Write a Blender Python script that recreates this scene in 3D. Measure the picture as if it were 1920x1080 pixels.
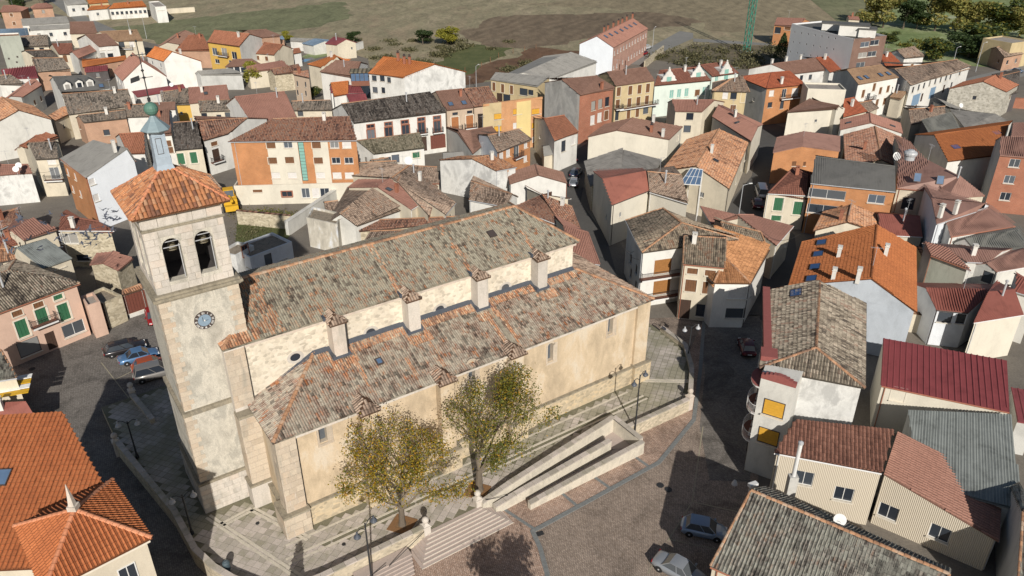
import bpy, bmesh, math, random
import numpy as np
from mathutils import Matrix, Vector
random.seed(7); RNG=np.random.default_rng(7)
SC=bpy.context.scene
COL=SC.collection
for _o in list(bpy.data.objects): bpy.data.objects.remove(_o)
# ---------------------------------------------------------------- camera, world, sun
cam=bpy.data.cameras.new('camera'); camo=bpy.data.objects.new('camera',cam); COL.objects.link(camo)
camo.location=(0,0,50); camo.rotation_euler=(math.radians(90-28.2),0,0)
cam.sensor_width=36; cam.lens=36*1454/1920; cam.clip_start=0.5; cam.clip_end=6000
SC.camera=camo
SUN_EL=29.0; SUN_AZ=-10.5          # light travels towards azimuth SUN_AZ (clockwise from +Y)
w=bpy.data.worlds.new('World'); SC.world=w; w.use_nodes=True
nt=w.node_tree; nt.nodes.clear()
sky=nt.nodes.new('ShaderNodeTexSky'); sky.sky_type='NISHITA'; sky.sun_disc=False
sky.sun_elevation=math.radians(SUN_EL); sky.sun_rotation=math.radians(SUN_AZ+180); sky.air_density=1.1; sky.dust_density=1.0
bg=nt.nodes.new('ShaderNodeBackground'); bg.inputs[1].default_value=0.058
wo=nt.nodes.new('ShaderNodeOutputWorld'); nt.links.new(sky.outputs[0],bg.inputs[0]); nt.links.new(bg.outputs[0],wo.inputs[0])
sun=bpy.data.lights.new('sun','SUN'); sun.energy=5.0; sun.angle=math.radians(0.53); sun.color=(1.0,.94,.85)
suno=bpy.data.objects.new('sun',sun); COL.objects.link(suno)
_a,_e=math.radians(SUN_AZ),math.radians(SUN_EL)
suno.rotation_euler=Vector((math.sin(_a)*math.cos(_e),math.cos(_a)*math.cos(_e),-math.sin(_e))).to_track_quat('-Z','Y').to_euler()
SC.view_settings.view_transform='Standard'; SC.view_settings.look='None'; SC.view_settings.gamma=1; SC.view_settings.use_curve_mapping=False
SC.view_settings.exposure=0.0
SC.render.engine='CYCLES'; SC.cycles.max_bounces=5; SC.cycles.diffuse_bounces=3; SC.cycles.glossy_bounces=2
# ---------------------------------------------------------------- materials
MATS={}
class NT:
    def __init__(s,name):
        s.m=bpy.data.materials.new(name); s.m.use_nodes=True; s.t=s.m.node_tree; s.t.nodes.clear()
        s.out=s.t.nodes.new('ShaderNodeOutputMaterial'); s.b=s.t.nodes.new('ShaderNodeBsdfPrincipled')
        s.t.links.new(s.b.outputs[0],s.out.inputs[0]); s.b.inputs['Roughness'].default_value=.85
        s.b.inputs['Specular IOR Level'].default_value=.3
    def n(s,typ,inp={},**kw):
        n=s.t.nodes.new(typ)
        for k,v in kw.items(): setattr(n,k,v)
        for k,v in inp.items():
            if hasattr(v,'default_value') or hasattr(v,'is_linked'): s.t.links.new(v,n.inputs[k])
            else: n.inputs[k].default_value=v
        return n
    def pos(s): return s.n('ShaderNodeNewGeometry').outputs['Position']
    def uv(s): return s.n('ShaderNodeUVMap').outputs[0]
    def scale(s,v,sc): return s.n('ShaderNodeVectorMath',{0:v,1:sc},operation='MULTIPLY').outputs[0]
    def noise(s,v,sc,det=3,rough=.6,dist=0.): return s.n('ShaderNodeTexNoise',{'Vector':v,'Scale':sc,'Detail':det,'Roughness':rough,'Distortion':dist}).outputs['Fac']
    def ramp(s,f,stops,interp='LINEAR'):
        r=s.n('ShaderNodeValToRGB',{'Fac':f}); cr=r.color_ramp; cr.interpolation=interp
        while len(cr.elements)<len(stops): cr.elements.new(.5)
        for e,(p,c) in zip(cr.elements,stops):
            e.position=p; e.color=(c[0],c[1],c[2],1) if not isinstance(c,(int,float)) else (c,c,c,1)
        return r.outputs[0]
    def mix(s,f,a,b,mode='MIX'):
        n=s.t.nodes.new('ShaderNodeMix'); n.data_type='RGBA'; n.blend_type=mode
        for i,v in ((0,f),(6,a),(7,b)):
            if hasattr(v,'is_linked'): s.t.links.new(v,n.inputs[i])
            else: n.inputs[i].default_value=v if (i==0 or len(v)==4) else (v[0],v[1],v[2],1)
        return n.outputs[2]
    def math(s,op,a,b=0.,clamp=False): 
        n=s.n('ShaderNodeMath',{0:a,1:b},operation=op); n.use_clamp=clamp; return n.outputs[0]
    def bump(s,h,st=.3,d=.05):
        b=s.n('ShaderNodeBump',{'Height':h,'Strength':st,'Distance':d}); s.t.links.new(b.outputs[0],s.b.inputs['Normal'])
    def col(s,c): 
        if hasattr(c,'is_linked'): s.t.links.new(c,s.b.inputs['Base Color'])
        else: s.b.inputs['Base Color'].default_value=(c[0],c[1],c[2],1)
    def set(s,**k):
        for a,v in k.items(): s.b.inputs[a.replace('_',' ')].default_value=v
def tint(c,f): return tuple(min(1,max(0,x*f)) for x in c)
def hsvj(c,r): return tuple(min(1,max(0,x*r)) for x in c)
# roof tiles: UV.x counts columns, UV.y counts courses -> one random value per tile
def roofmat(name,cols,lich=None,lamt=.35,rough=.9,patch=.3,tilevar=1.0,groove_shade=None,acc=None):
    if groove_shade is None: groove_shade=.62 if name[:3] in('old','lic','ais','new','mos','tow','dar') else (.25 if name[:4] in('pink','brow','tan') and name!='brownt' else .55)
    m=NT('roof_'+name); uv=m.uv(); P=m.pos()
    fl=m.n('ShaderNodeVectorMath',{0:uv},operation='FLOOR').outputs[0]
    wn=m.n('ShaderNodeTexWhiteNoise',{'Vector':fl},noise_dimensions='3D').outputs['Value']
    big=m.noise(P,.22,3,.6); mid=m.noise(P,1.3,3,.65); fine=m.noise(P,9,2,.7)
    sx=m.n('ShaderNodeSeparateXYZ',{0:fl}).outputs[0]
    cw=m.n('ShaderNodeTexWhiteNoise',{'W':sx},noise_dimensions='1D').outputs['Value']
    f=m.math('ADD',m.math('MULTIPLY',m.math('SUBTRACT',wn,.5),.32*tilevar),m.math('MULTIPLY',m.math('SUBTRACT',cw,.5),.26*tilevar))
    f=m.math('ADD',f,m.math('MULTIPLY',m.math('SUBTRACT',big,.5),.8)); f=m.math('ADD',f,m.math('MULTIPLY',m.math('SUBTRACT',mid,.5),.7*min(1,tilevar+.3)))
    st_=m.noise(m.scale(uv,(.45,.07,1)),1.0,4,.65,.3); f=m.math('ADD',f,m.math('MULTIPLY',m.math('SUBTRACT',st_,.5),.55*min(1,tilevar)))
    f=m.math('ADD',f,.46)
    G_=1.28 if name[:3] in('old','lic','ais','new','mos','tow','rid') else (1.12 if name!='darkold' else 1.1)
    cols=[tint(c,G_) for c in cols]
    if lich: lich=tint(lich,G_)
    k=len(cols); c=m.ramp(f,[(.15+.62*i/max(1,k-1),cols[i]) for i in range(k)])
    if acc: c=m.mix(m.ramp(wn,[(.0,0),(.885,1)],'CONSTANT'),c,m.ramp(mid,[(.35,tint(acc,.6)),(.65,acc)])); c=m.mix(m.ramp(wn,[(0,1),(.05,0)],'CONSTANT'),c,(.13,.10,.08))
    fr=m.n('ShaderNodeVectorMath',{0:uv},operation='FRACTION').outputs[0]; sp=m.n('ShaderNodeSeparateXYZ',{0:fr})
    gx=m.ramp(m.math('ABSOLUTE',m.math('SUBTRACT',sp.outputs[0],.5)),[(.2,1),(.37,1-groove_shade)]); gy=m.ramp(sp.outputs[1],[(.1,1-groove_shade*.8),(.24,1)])  # painted shade: dark lines along tile channels and course seams
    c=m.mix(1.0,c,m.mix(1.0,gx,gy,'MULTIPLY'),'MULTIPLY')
    if lich:
        g=m.ramp(m.noise(P,.9,4,.7),[(.5-lamt*.5,0),(.62-lamt*.3,1)])
        c=m.mix(m.math('MULTIPLY',m.math('MULTIPLY',g,m.ramp(wn,[(0,.35),(1,1.)])),.85),c,lich)
    c=m.mix(1.0,c,m.ramp(m.math('ADD',m.math('MULTIPLY',fine,.8),m.math('MULTIPLY',wn,.2*tilevar)),[(.25,.68),(.75,1.15)]),'MULTIPLY')
    m.col(c); m.set(Roughness=rough); m.bump(fine,.25,.02)
    MATS[name]=m.m
def RGB(*a): return a
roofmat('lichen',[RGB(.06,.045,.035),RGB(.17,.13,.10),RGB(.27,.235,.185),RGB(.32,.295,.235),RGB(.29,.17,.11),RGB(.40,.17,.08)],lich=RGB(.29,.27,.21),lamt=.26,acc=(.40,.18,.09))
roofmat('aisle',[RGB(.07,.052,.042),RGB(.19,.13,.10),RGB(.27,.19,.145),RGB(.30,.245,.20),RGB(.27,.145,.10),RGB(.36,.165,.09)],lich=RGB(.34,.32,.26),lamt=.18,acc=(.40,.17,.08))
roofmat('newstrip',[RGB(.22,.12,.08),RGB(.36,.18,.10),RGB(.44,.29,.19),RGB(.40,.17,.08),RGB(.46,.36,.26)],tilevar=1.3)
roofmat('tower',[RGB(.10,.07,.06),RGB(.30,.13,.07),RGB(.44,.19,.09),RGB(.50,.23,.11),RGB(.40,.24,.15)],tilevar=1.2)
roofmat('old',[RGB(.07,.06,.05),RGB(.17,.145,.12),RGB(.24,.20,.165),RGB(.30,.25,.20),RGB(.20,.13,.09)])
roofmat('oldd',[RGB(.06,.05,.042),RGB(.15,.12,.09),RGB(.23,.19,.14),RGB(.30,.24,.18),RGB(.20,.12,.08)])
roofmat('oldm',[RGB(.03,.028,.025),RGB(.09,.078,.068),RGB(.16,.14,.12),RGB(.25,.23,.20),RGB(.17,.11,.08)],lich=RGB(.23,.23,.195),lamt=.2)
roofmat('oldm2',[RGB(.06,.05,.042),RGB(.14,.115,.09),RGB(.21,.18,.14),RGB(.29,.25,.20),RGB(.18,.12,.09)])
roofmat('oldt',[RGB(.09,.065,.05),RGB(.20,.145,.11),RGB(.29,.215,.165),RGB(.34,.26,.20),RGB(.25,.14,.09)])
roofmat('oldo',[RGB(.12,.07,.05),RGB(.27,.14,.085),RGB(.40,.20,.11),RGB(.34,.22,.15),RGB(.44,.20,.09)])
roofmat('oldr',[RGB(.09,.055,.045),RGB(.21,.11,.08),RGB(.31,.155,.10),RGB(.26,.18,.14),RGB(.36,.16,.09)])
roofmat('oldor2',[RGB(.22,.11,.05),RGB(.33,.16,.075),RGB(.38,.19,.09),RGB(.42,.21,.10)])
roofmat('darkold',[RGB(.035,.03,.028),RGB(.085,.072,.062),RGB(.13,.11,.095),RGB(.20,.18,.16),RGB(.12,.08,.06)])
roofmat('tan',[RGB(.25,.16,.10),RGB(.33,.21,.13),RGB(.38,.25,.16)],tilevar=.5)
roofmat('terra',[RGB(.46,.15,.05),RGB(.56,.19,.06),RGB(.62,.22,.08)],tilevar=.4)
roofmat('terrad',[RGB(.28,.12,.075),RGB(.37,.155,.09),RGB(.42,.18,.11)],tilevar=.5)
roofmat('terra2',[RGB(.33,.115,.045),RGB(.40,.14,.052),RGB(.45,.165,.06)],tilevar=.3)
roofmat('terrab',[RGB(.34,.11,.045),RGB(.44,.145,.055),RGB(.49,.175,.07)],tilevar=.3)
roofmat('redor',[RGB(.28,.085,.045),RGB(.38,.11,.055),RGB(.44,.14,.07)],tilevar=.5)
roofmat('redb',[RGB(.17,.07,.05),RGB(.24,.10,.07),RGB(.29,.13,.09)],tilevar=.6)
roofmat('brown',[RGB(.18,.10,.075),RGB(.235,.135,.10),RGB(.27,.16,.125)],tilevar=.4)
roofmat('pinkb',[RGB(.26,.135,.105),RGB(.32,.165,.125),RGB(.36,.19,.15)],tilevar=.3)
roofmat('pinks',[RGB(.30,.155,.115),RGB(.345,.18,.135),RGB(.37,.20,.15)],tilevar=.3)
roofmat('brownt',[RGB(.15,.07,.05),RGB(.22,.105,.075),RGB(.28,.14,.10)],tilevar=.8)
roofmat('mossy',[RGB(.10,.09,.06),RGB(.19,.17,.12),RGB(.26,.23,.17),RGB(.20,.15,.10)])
roofmat('ridge',[RGB(.17,.11,.08),RGB(.31,.17,.10),RGB(.38,.21,.12),RGB(.36,.27,.20)],groove_shade=.2)
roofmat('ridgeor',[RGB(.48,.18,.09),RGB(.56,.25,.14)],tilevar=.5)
def ribmat(name,c,period,rough=.5,var=.12,dark=.6,stain=.3):
    m=NT('metal_'+name); uv=m.uv(); P=m.pos()
    n1=m.noise(P,.5,5,.7,.5); n2=m.noise(m.scale(uv,(2.5,.25,1)),.6,5,.75)
    f=m.math('ADD',m.math('MULTIPLY',n1,.6),m.math('MULTIPLY',n2,.4))
    m.col(m.ramp(f,[(.34,tint(c,1-stain*1.2)),(.48,c),(.62,tint(c,1+var)),(.72,tuple(x*.8+.07 for x in c))])); m.set(Roughness=rough); MATS[name]=m.m
ribmat('maroon',RGB(.20,.055,.06),1); ribmat('redm2',RGB(.20,.048,.052),1,.6,stain=.25); ribmat('redm',RGB(.36,.14,.10),1)
ribmat('redrib',RGB(.25,.09,.07),1); ribmat('pinkrib',RGB(.27,.155,.125),1); ribmat('greyrib',RGB(.17,.17,.155),1)
ribmat('fibre',RGB(.27,.26,.24),1,.8); ribmat('fibg',RGB(.20,.215,.205),1,.8,.25,.6,.5); ribmat('bluem',RGB(.16,.22,.29),1); ribmat('slate',RGB(.115,.113,.108),1,.7)
ribmat('slatey',RGB(.20,.19,.175),1,.8,.3,.6,.45); ribmat('gravel',RGB(.30,.27,.24),1,.9,.2,.6,.3)
def plaster(name,c,stain=.25,c2=None,sc=.35,fine=.12,st=.2):
    m=NT('wall_'+name); P=m.pos()
    n1=m.noise(m.scale(P,(1,1,.6)),sc,5,.65,.4); n2=m.noise(m.scale(P,(1.6,1.6,.5)),.9,6,.72,.6); n3=m.noise(P,14,2,.6)
    a=m.ramp(n1,[(.3,tint(c,1-stain)),(.52,c),(.75,tint(c,1.06))])
    if c2: a=m.mix(m.ramp(n1,[(.52,0),(.62,1)]),a,c2)
    a=m.mix(m.math('MULTIPLY',m.ramp(n2,[(.52,0),(.72,1)]),.42*stain/.25,True),a,tint(c,.62))
    a=m.mix(1.0,a,m.ramp(n3,[(.2,1-fine),(.8,1+fine*.5)]),'MULTIPLY')
    m.col(a); m.set(Roughness=.92); m.bump(n3,st,.02); MATS[name]=m.m
plaster('white',RGB(.66,.65,.615),.24); plaster('whitew',RGB(.73,.71,.67),.17); plaster('bluebright',RGB(.78,.82,.87),.06); plaster('bluegrey',RGB(.47,.51,.56),.2); plaster('paleyellow',RGB(.66,.53,.25),.1); plaster('bluewhite',RGB(.68,.71,.75),.18); plaster('whitepeel',RGB(.66,.66,.64),.4,RGB(.44,.44,.43))
plaster('cream',RGB(.60,.54,.43),.2); plaster('cream2',RGB(.63,.59,.50),.13); plaster('creamst',RGB(.58,.52,.42),.15); plaster('ochre',RGB(.52,.42,.25),.2); plaster('yellow',RGB(.62,.40,.10),.15)
plaster('pink',RGB(.60,.42,.33),.14); plaster('pinkstone',RGB(.52,.41,.31),.2); plaster('greywall',RGB(.50,.50,.48),.25); plaster('greywhite',RGB(.60,.59,.55),.25); plaster('greengrey',RGB(.36,.38,.33),.2)
plaster('greenish',RGB(.42,.43,.36),.3); plaster('greydark',RGB(.24,.21,.20),.3); plaster('concrete',RGB(.52,.51,.48),.4,RGB(.38,.375,.36)); plaster('greypanel',RGB(.66,.67,.68),.06); plaster('mint',RGB(.62,.69,.63),.12)
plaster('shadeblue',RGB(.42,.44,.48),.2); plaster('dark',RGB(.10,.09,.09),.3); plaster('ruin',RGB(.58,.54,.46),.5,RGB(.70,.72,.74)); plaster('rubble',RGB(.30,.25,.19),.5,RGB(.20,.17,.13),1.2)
plaster('glazed',RGB(.20,.26,.30),.3)
plaster('lime',RGB(.58,.545,.47),.42,RGB(.41,.39,.34),.6,.3,.8)
plaster('aislewall',RGB(.58,.465,.325),.34,RGB(.61,.53,.42),.35,.18,.5)
plaster('ledge',RGB(.33,.29,.22),.45,RGB(.24,.215,.17),1.2,.25,.5)
plaster('terracestone',RGB(.60,.55,.46),.25,RGB(.50,.46,.39),.8,.2,.4)
def stonewall(name,c,c2,sc=2.6,cont=.35):
    m=NT('stone_'+name); P=m.pos()
    v=m.n('ShaderNodeTexVoronoi',{'Vector':m.scale(P,(1,1,1.5)),'Scale':sc}); ve=m.n('ShaderNodeTexVoronoi',{'Vector':m.scale(P,(1,1,1.5)),'Scale':sc},feature='DISTANCE_TO_EDGE')
    sep=m.n('ShaderNodeSeparateColor',{0:v.outputs['Color']}).outputs[0]
    a=m.ramp(sep,[(0,tint(c,.72)),(.5,c),(1,c2)]); e=m.ramp(ve.outputs['Distance'],[(.0,1),(.09,0)])
    a=m.mix(m.math('MULTIPLY',e,cont),a,tint(c,1.15)); n=m.noise(P,.6,4,.7); a=m.mix(1.0,a,m.ramp(n,[(.3,.78),(.7,1.1)]),'MULTIPLY')
    m.col(a); m.bump(m.math('ADD',ve.outputs['Distance'],m.math('MULTIPLY',m.noise(P,12,2),.15)),.5,.05); MATS[name]=m.m
stonewall('stone',RGB(.46,.40,.29),RGB(.56,.50,.38)); stonewall('greystone',RGB(.38,.36,.31),RGB(.46,.44,.39),2.2)
stonewall('clere',RGB(.66,.59,.48),RGB(.68,.62,.52),2.6,.3); stonewall('parapet',RGB(.48,.42,.32),RGB(.58,.50,.38),3.2)
stonewall('plinth',RGB(.50,.42,.30),RGB(.58,.46,.30),2.4)
def brickm(name,c1,c2,mort,w=.26,h=.075):
    m=NT('brick_'+name); uv=m.uv(); P=m.pos()
    b=m.n('ShaderNodeTexBrick',{'Vector':uv,'Color1':(*c1,1),'Color2':(*c2,1),'Mortar':(*mort,1),'Scale':1.0,'Mortar Size':.012,'Brick Width':w,'Row Height':h})
    n=m.noise(P,.5,4,.6); m.col(m.mix(1.0,b.outputs[0],m.ramp(n,[(.3,.82),(.7,1.12)]),'MULTIPLY')); m.bump(b.outputs['Fac'],-.2,.01); MATS[name]=m.m
brickm('brickor',RGB(.50,.21,.08),RGB(.43,.17,.065),RGB(.42,.25,.14)); brickm('brickyel',RGB(.56,.27,.12),RGB(.50,.23,.10),RGB(.5,.33,.2)); brickm('brickred',RGB(.36,.13,.075),RGB(.30,.10,.06),RGB(.34,.2,.14))
brickm('brickbrown',RGB(.20,.12,.09),RGB(.17,.10,.08),RGB(.22,.15,.12)); brickm('brickpale',RGB(.44,.26,.17),RGB(.38,.21,.14),RGB(.42,.3,.22)); brickm('brickpink',RGB(.45,.25,.19),RGB(.40,.21,.17),RGB(.45,.32,.26))
m=NT('wall_cladding'); uv=m.uv(); wv=m.n('ShaderNodeTexWave',{'Vector':uv,'Scale':2.2},wave_type='BANDS',bands_direction='X').outputs['Fac']
m.col(m.ramp(wv,[(.1,RGB(.40,.34,.26)),(.35,RGB(.60,.54,.44))])); m.bump(wv,.8,.03); MATS['cladding']=m.m
def blockmat(name,cols,bump=.3):   # ashlar blocks: colour per object + fine grain
    m=NT('ashlar_'+name); P=m.pos(); oi=m.n('ShaderNodeObjectInfo').outputs['Random']
    n=m.noise(P,1.6,4,.7); n3=m.noise(P,11,3,.7)
    f=m.math('ADD',m.math('MULTIPLY',oi,.6),m.math('MULTIPLY',n,.4)); k=len(cols)
    a=m.ramp(f,[(.15+.7*i/(k-1),cols[i]) for i in range(k)])
    a=m.mix(1.0,a,m.ramp(n3,[(.25,.8),(.75,1.1)]),'MULTIPLY')
    if name!='stepst': a=m.mix(m.ramp(m.noise(m.scale(P,(1.,1.,.4)),.7,5,.7,.5),[(.5,0),(.68,.6)]),a,RGB(.30,.28,.235) if name!='slabobj' else RGB(.25,.24,.16))
    m.col(a); m.bump(n3,bump,.02); MATS[name]=m.m
blockmat('ashlar',[RGB(.42,.35,.27),RGB(.52,.44,.35),RGB(.56,.48,.38),RGB(.50,.39,.29)])
blockmat('ashlarw',[RGB(.46,.43,.39),RGB(.56,.515,.465),RGB(.60,.55,.49),RGB(.57,.475,.40)])
blockmat('slabobj',[RGB(.34,.31,.26),RGB(.43,.39,.34),RGB(.51,.455,.41),RGB(.56,.50,.45)])
blockmat('stepst',[RGB(.38,.315,.28),RGB(.44,.37,.33),RGB(.48,.40,.36)],.15)
def uvcell(name,cols,dirt=None,damt=.5,var=.8):
    m=NT('cell_'+name); uv=m.uv(); P=m.pos(); fl=m.n('ShaderNodeVectorMath',{0:uv},operation='FLOOR').outputs[0]
    wn=m.n('ShaderNodeTexWhiteNoise',{'Vector':fl},noise_dimensions='3D').outputs['Value']; n=m.noise(P,.25,5,.65)
    k=len(cols); a=m.ramp(wn,[(i/(k-1),cols[i]) for i in range(k)])
    if dirt: a=m.mix(m.ramp(m.math('ADD',n,m.math('MULTIPLY',wn,.12)),[(.47,0),(.62,damt)]),a,dirt)
    a=m.mix(1.0,a,m.ramp(m.noise(P,8,3,.7),[(.25,.8),(.75,1.12)]),'MULTIPLY'); m.col(a); MATS[name]=m.m
uvcell('slabs',[RGB(.34,.31,.26),RGB(.43,.39,.34),RGB(.51,.455,.41),RGB(.56,.50,.45)],RGB(.25,.24,.16),.75)
def flat(name,c,rough=.6,metal=0.,spec=.4,var=.1,sc=3):
    m=NT(name); P=m.pos(); n=m.noise(P,sc,3,.6); m.col(m.ramp(n,[(.3,tint(c,1-var)),(.7,tint(c,1+var*.6))])); m.set(Roughness=rough,Metallic=metal); m.b.inputs['Specular IOR Level'].default_value=spec; MATS[name]=m.m
for n_,c_,r_ in [('wood_brown',(.16,.075,.035),.7),('wood_dark',(.06,.035,.025),.6),('blind_brown',(.30,.14,.045),.6),('blind_yellow',(.60,.33,.04),.6),('blind_orange',(.36,.15,.06),.6),
  ('blind_white',(.62,.60,.58),.6),('shutter_green',(.035,.13,.065),.6),('frame_white',(.66,.66,.65),.5),('frame_dark',(.07,.055,.05),.5),('trim_cream',(.66,.61,.52),.8),('mint_glass',(.22,.42,.37),.3),
  ('garage_brown',(.15,.05,.035),.6),('garage_blue',(.20,.30,.42),.5),('door_pink',(.5,.15,.22),.5),('iron',(.03,.032,.035),.5),('steel',(.42,.43,.45),.35),('flashing',(.075,.085,.105),.5),
  ('copper_green',(.09,.19,.15),.6),('lead_blue',(.33,.40,.47),.45),('lead_cap',(.22,.29,.32),.5),('chimney_white',(.62,.60,.56),.85),('chimney_brick',(.32,.13,.08),.85),('chimney_dark',(.06,.045,.045),.7),('trunk',(.13,.105,.08),.9),('limb',(.20,.165,.125),.9),
  ('rubber',(.015,.015,.016),.8),('hub',(.5,.5,.52),.35),('bronze',(.14,.12,.08),.5),('soil',(.20,.12,.06),.9),('corten',(.22,.12,.055),.8),('crane_green',(.03,.22,.16),.5),('pigeon',(.09,.10,.13),.7),
  ('yellow_paint',(.50,.40,.10),.8),('asphalt_line',(.30,.27,.20),.8),('red_parapet',(.27,.085,.075),.8),('brick_balc',(.20,.085,.055),.8),('lampglass',(.10,.17,.26),.25),('hedge_wall',(.3,.3,.3),.8),('green_door',(.01,.07,.02),.6),('paper',(.8,.8,.78),.7),('amber',(.62,.36,.02),.6),('clockface',(.22,.30,.38),.4),('wire',(.05,.045,.04),.7),('poolblue',(.12,.30,.5),.3),('bin_blue',(.07,.10,.12),.5),('roofglass',(.03,.08,.22),.15)]:
    flat(n_,c_,r_)
m=NT('glass'); oi=m.n('ShaderNodeObjectInfo').outputs['Random']; m.col(m.ramp(oi,[(.0,RGB(.02,.025,.035)),(.45,RGB(.04,.05,.065)),(.7,RGB(.09,.10,.11)),(.86,RGB(.10,.12,.15)),(.95,RGB(.30,.29,.27))])); m.set(Roughness=.12); m.b.inputs['Specular IOR Level'].default_value=.6; MATS['glass']=m.m
flat('skyglass',(.10,.16,.26),.1,0,.7,.2,.8)
def carpaint(name,c,metal=.3):
    m=NT('paint_'+name); m.col(c); m.set(Roughness=.32,Metallic=metal); m.b.inputs['Coat Weight'].default_value=.5; m.b.inputs['Coat Roughness'].default_value=.1; MATS['car_'+name]=m.m
for n_,c_ in [('silver',(.30,.32,.35)),('blue',(.10,.20,.36)),('black',(.03,.027,.03)),('orange',(.42,.09,.03)),('grey',(.22,.21,.20)),('white',(.62,.63,.65)),('red',(.32,.015,.02)),('maroon',(.10,.015,.02)),('iceblue',(.22,.29,.40)),('darkblue',(.05,.07,.12))]: carpaint(n_,c_)
def leafm(name,cols):
    m=NT('leaf_'+name); P=m.pos(); n=m.noise(P,.9,3,.7); wn=m.n('ShaderNodeTexWhiteNoise',{'Vector':m.n('ShaderNodeVectorMath',{0:m.uv()},operation='FLOOR').outputs[0]},noise_dimensions='3D').outputs['Value']
    f=m.math('ADD',m.math('MULTIPLY',n,.6),m.math('MULTIPLY',wn,.5)); k=len(cols)
    m.col(m.ramp(f,[(.25+.6*i/(k-1),cols[i]) for i in range(k)])); m.set(Roughness=.6)
    tr=m.n('ShaderNodeBsdfTranslucent',{'Color':(*tint(cols[-1],1.2),1)}).outputs[0]; mx=m.n('ShaderNodeMixShader',{0:.25,1:m.b.outputs[0],2:tr}); m.t.links.new(mx.outputs[0],m.out.inputs[0]); MATS[name]=m.m
leafm('leaf_yellow',[RGB(.09,.105,.012),RGB(.22,.19,.018),RGB(.40,.27,.02),RGB(.45,.21,.02)])
leafm('leaf_green',[RGB(.04,.06,.012),RGB(.08,.105,.02),RGB(.14,.15,.03),RGB(.26,.20,.04)])
leafm('leaf_dark',[RGB(.02,.035,.012),RGB(.035,.06,.018),RGB(.06,.085,.025)])
leafm('leaf_poplar',[RGB(.08,.10,.03),RGB(.15,.16,.045),RGB(.25,.23,.065),RGB(.32,.26,.08)])
leafm('leaf_bright',[RGB(.12,.13,.02),RGB(.22,.21,.03),RGB(.34,.30,.04)])
leafm('leaf_scrub',[RGB(.06,.06,.03),RGB(.11,.105,.05),RGB(.17,.15,.08)])
# grounds
def ground(name,stops,sc=.02,sc2=.3,fine=6.,stretch=None,furrow=None,fa=.2,rough=.95,bump=.2):
    m=NT('ground_'+name); P=m.pos()
    V=m.scale(P,stretch) if stretch else P
    f=m.math('ADD',m.math('MULTIPLY',m.noise(V,sc,5,.6,.5),.6),m.math('MULTIPLY',m.noise(V,sc2,4,.7),.4))
    a=m.ramp(f,stops)
    if furrow:
        ang,fs=furrow; mp=m.n('ShaderNodeMapping',{'Vector':P,'Rotation':(0,0,ang)}).outputs[0]
        wv=m.n('ShaderNodeTexWave',{'Vector':mp,'Scale':fs,'Distortion':9.0,'Detail':3.,'Detail Scale':.7},bands_direction='X').outputs['Fac']
        a=m.mix(1.0,a,m.ramp(wv,[(0,1-fa),(1,1+fa*.6)]),'MULTIPLY')
    n=m.noise(P,fine,3,.7); a=m.mix(1.0,a,m.ramp(n,[(.25,.75),(.75,1.15)]),'MULTIPLY')
    if sc<=.03: a=m.mix(1.0,a,m.ramp(m.noise(m.scale(P,(1,.45,1)),.28,6,.8,.8),[(.3,.62),(.5,1.),(.7,1.28)]),'MULTIPLY')
    m.col(a); m.set(Roughness=rough); m.bump(n,bump,.05); MATS[name]=m.m
ground('field',[(.3,RGB(.20,.16,.105)),(.42,RGB(.31,.25,.165)),(.5,RGB(.26,.23,.145)),(.58,RGB(.34,.285,.19)),(.7,RGB(.39,.32,.22))],.010,.12,1.2,(1,.35,1),(.5,.02),.08)
ground('fieldgreen',[(.3,RGB(.13,.14,.075)),(.5,RGB(.18,.185,.10)),(.7,RGB(.24,.22,.135))],.015,.15,1.2,(1,.4,1),(1.3,.03),.05)
ground('ploughed',[(.3,RGB(.10,.058,.035)),(.55,RGB(.15,.085,.05)),(.75,RGB(.21,.14,.09))],.03,.3,3.,None,(1.0,.2),.08)
ground('ploughed2',[(.3,RGB(.13,.10,.068)),(.5,RGB(.18,.135,.09)),(.7,RGB(.25,.20,.135))],.02,.16,2.,(1,.3,1),(.45,.06),.12)
ground('straw',[(.3,RGB(.20,.165,.105)),(.55,RGB(.27,.225,.145)),(.75,RGB(.33,.275,.18))],.015,.2,2.,(1,.3,1),(.45,.05),.08)
ground('meadow',[(.3,RGB(.11,.16,.055)),(.48,RGB(.21,.26,.11)),(.62,RGB(.38,.40,.26))],.03,.3,2.)
ground('scrub',[(.3,RGB(.08,.07,.045)),(.5,RGB(.14,.12,.08)),(.7,RGB(.22,.17,.11))],.08,.5,3.)
ground('town_ground',[(.3,RGB(.13,.115,.10)),(.55,RGB(.19,.17,.145)),(.75,RGB(.24,.21,.17))],.05,.5,5.)
ground('asphalt',[(.3,RGB(.075,.072,.07)),(.6,RGB(.10,.097,.093)),(.8,RGB(.13,.125,.12))],.06,.6,9.)
ground('paleroad',[(.3,RGB(.19,.185,.175)),(.6,RGB(.24,.235,.22)),(.8,RGB(.28,.27,.25))],.06,.6,9.)
ground('grass',[(.3,RGB(.06,.075,.025)),(.55,RGB(.11,.12,.045)),(.75,RGB(.18,.155,.08))],.2,1.5,6.)
ground('slabbase',[(.3,RGB(.13,.13,.08)),(.55,RGB(.20,.185,.13)),(.75,RGB(.26,.24,.19))],.2,1.5,8.)
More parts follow.
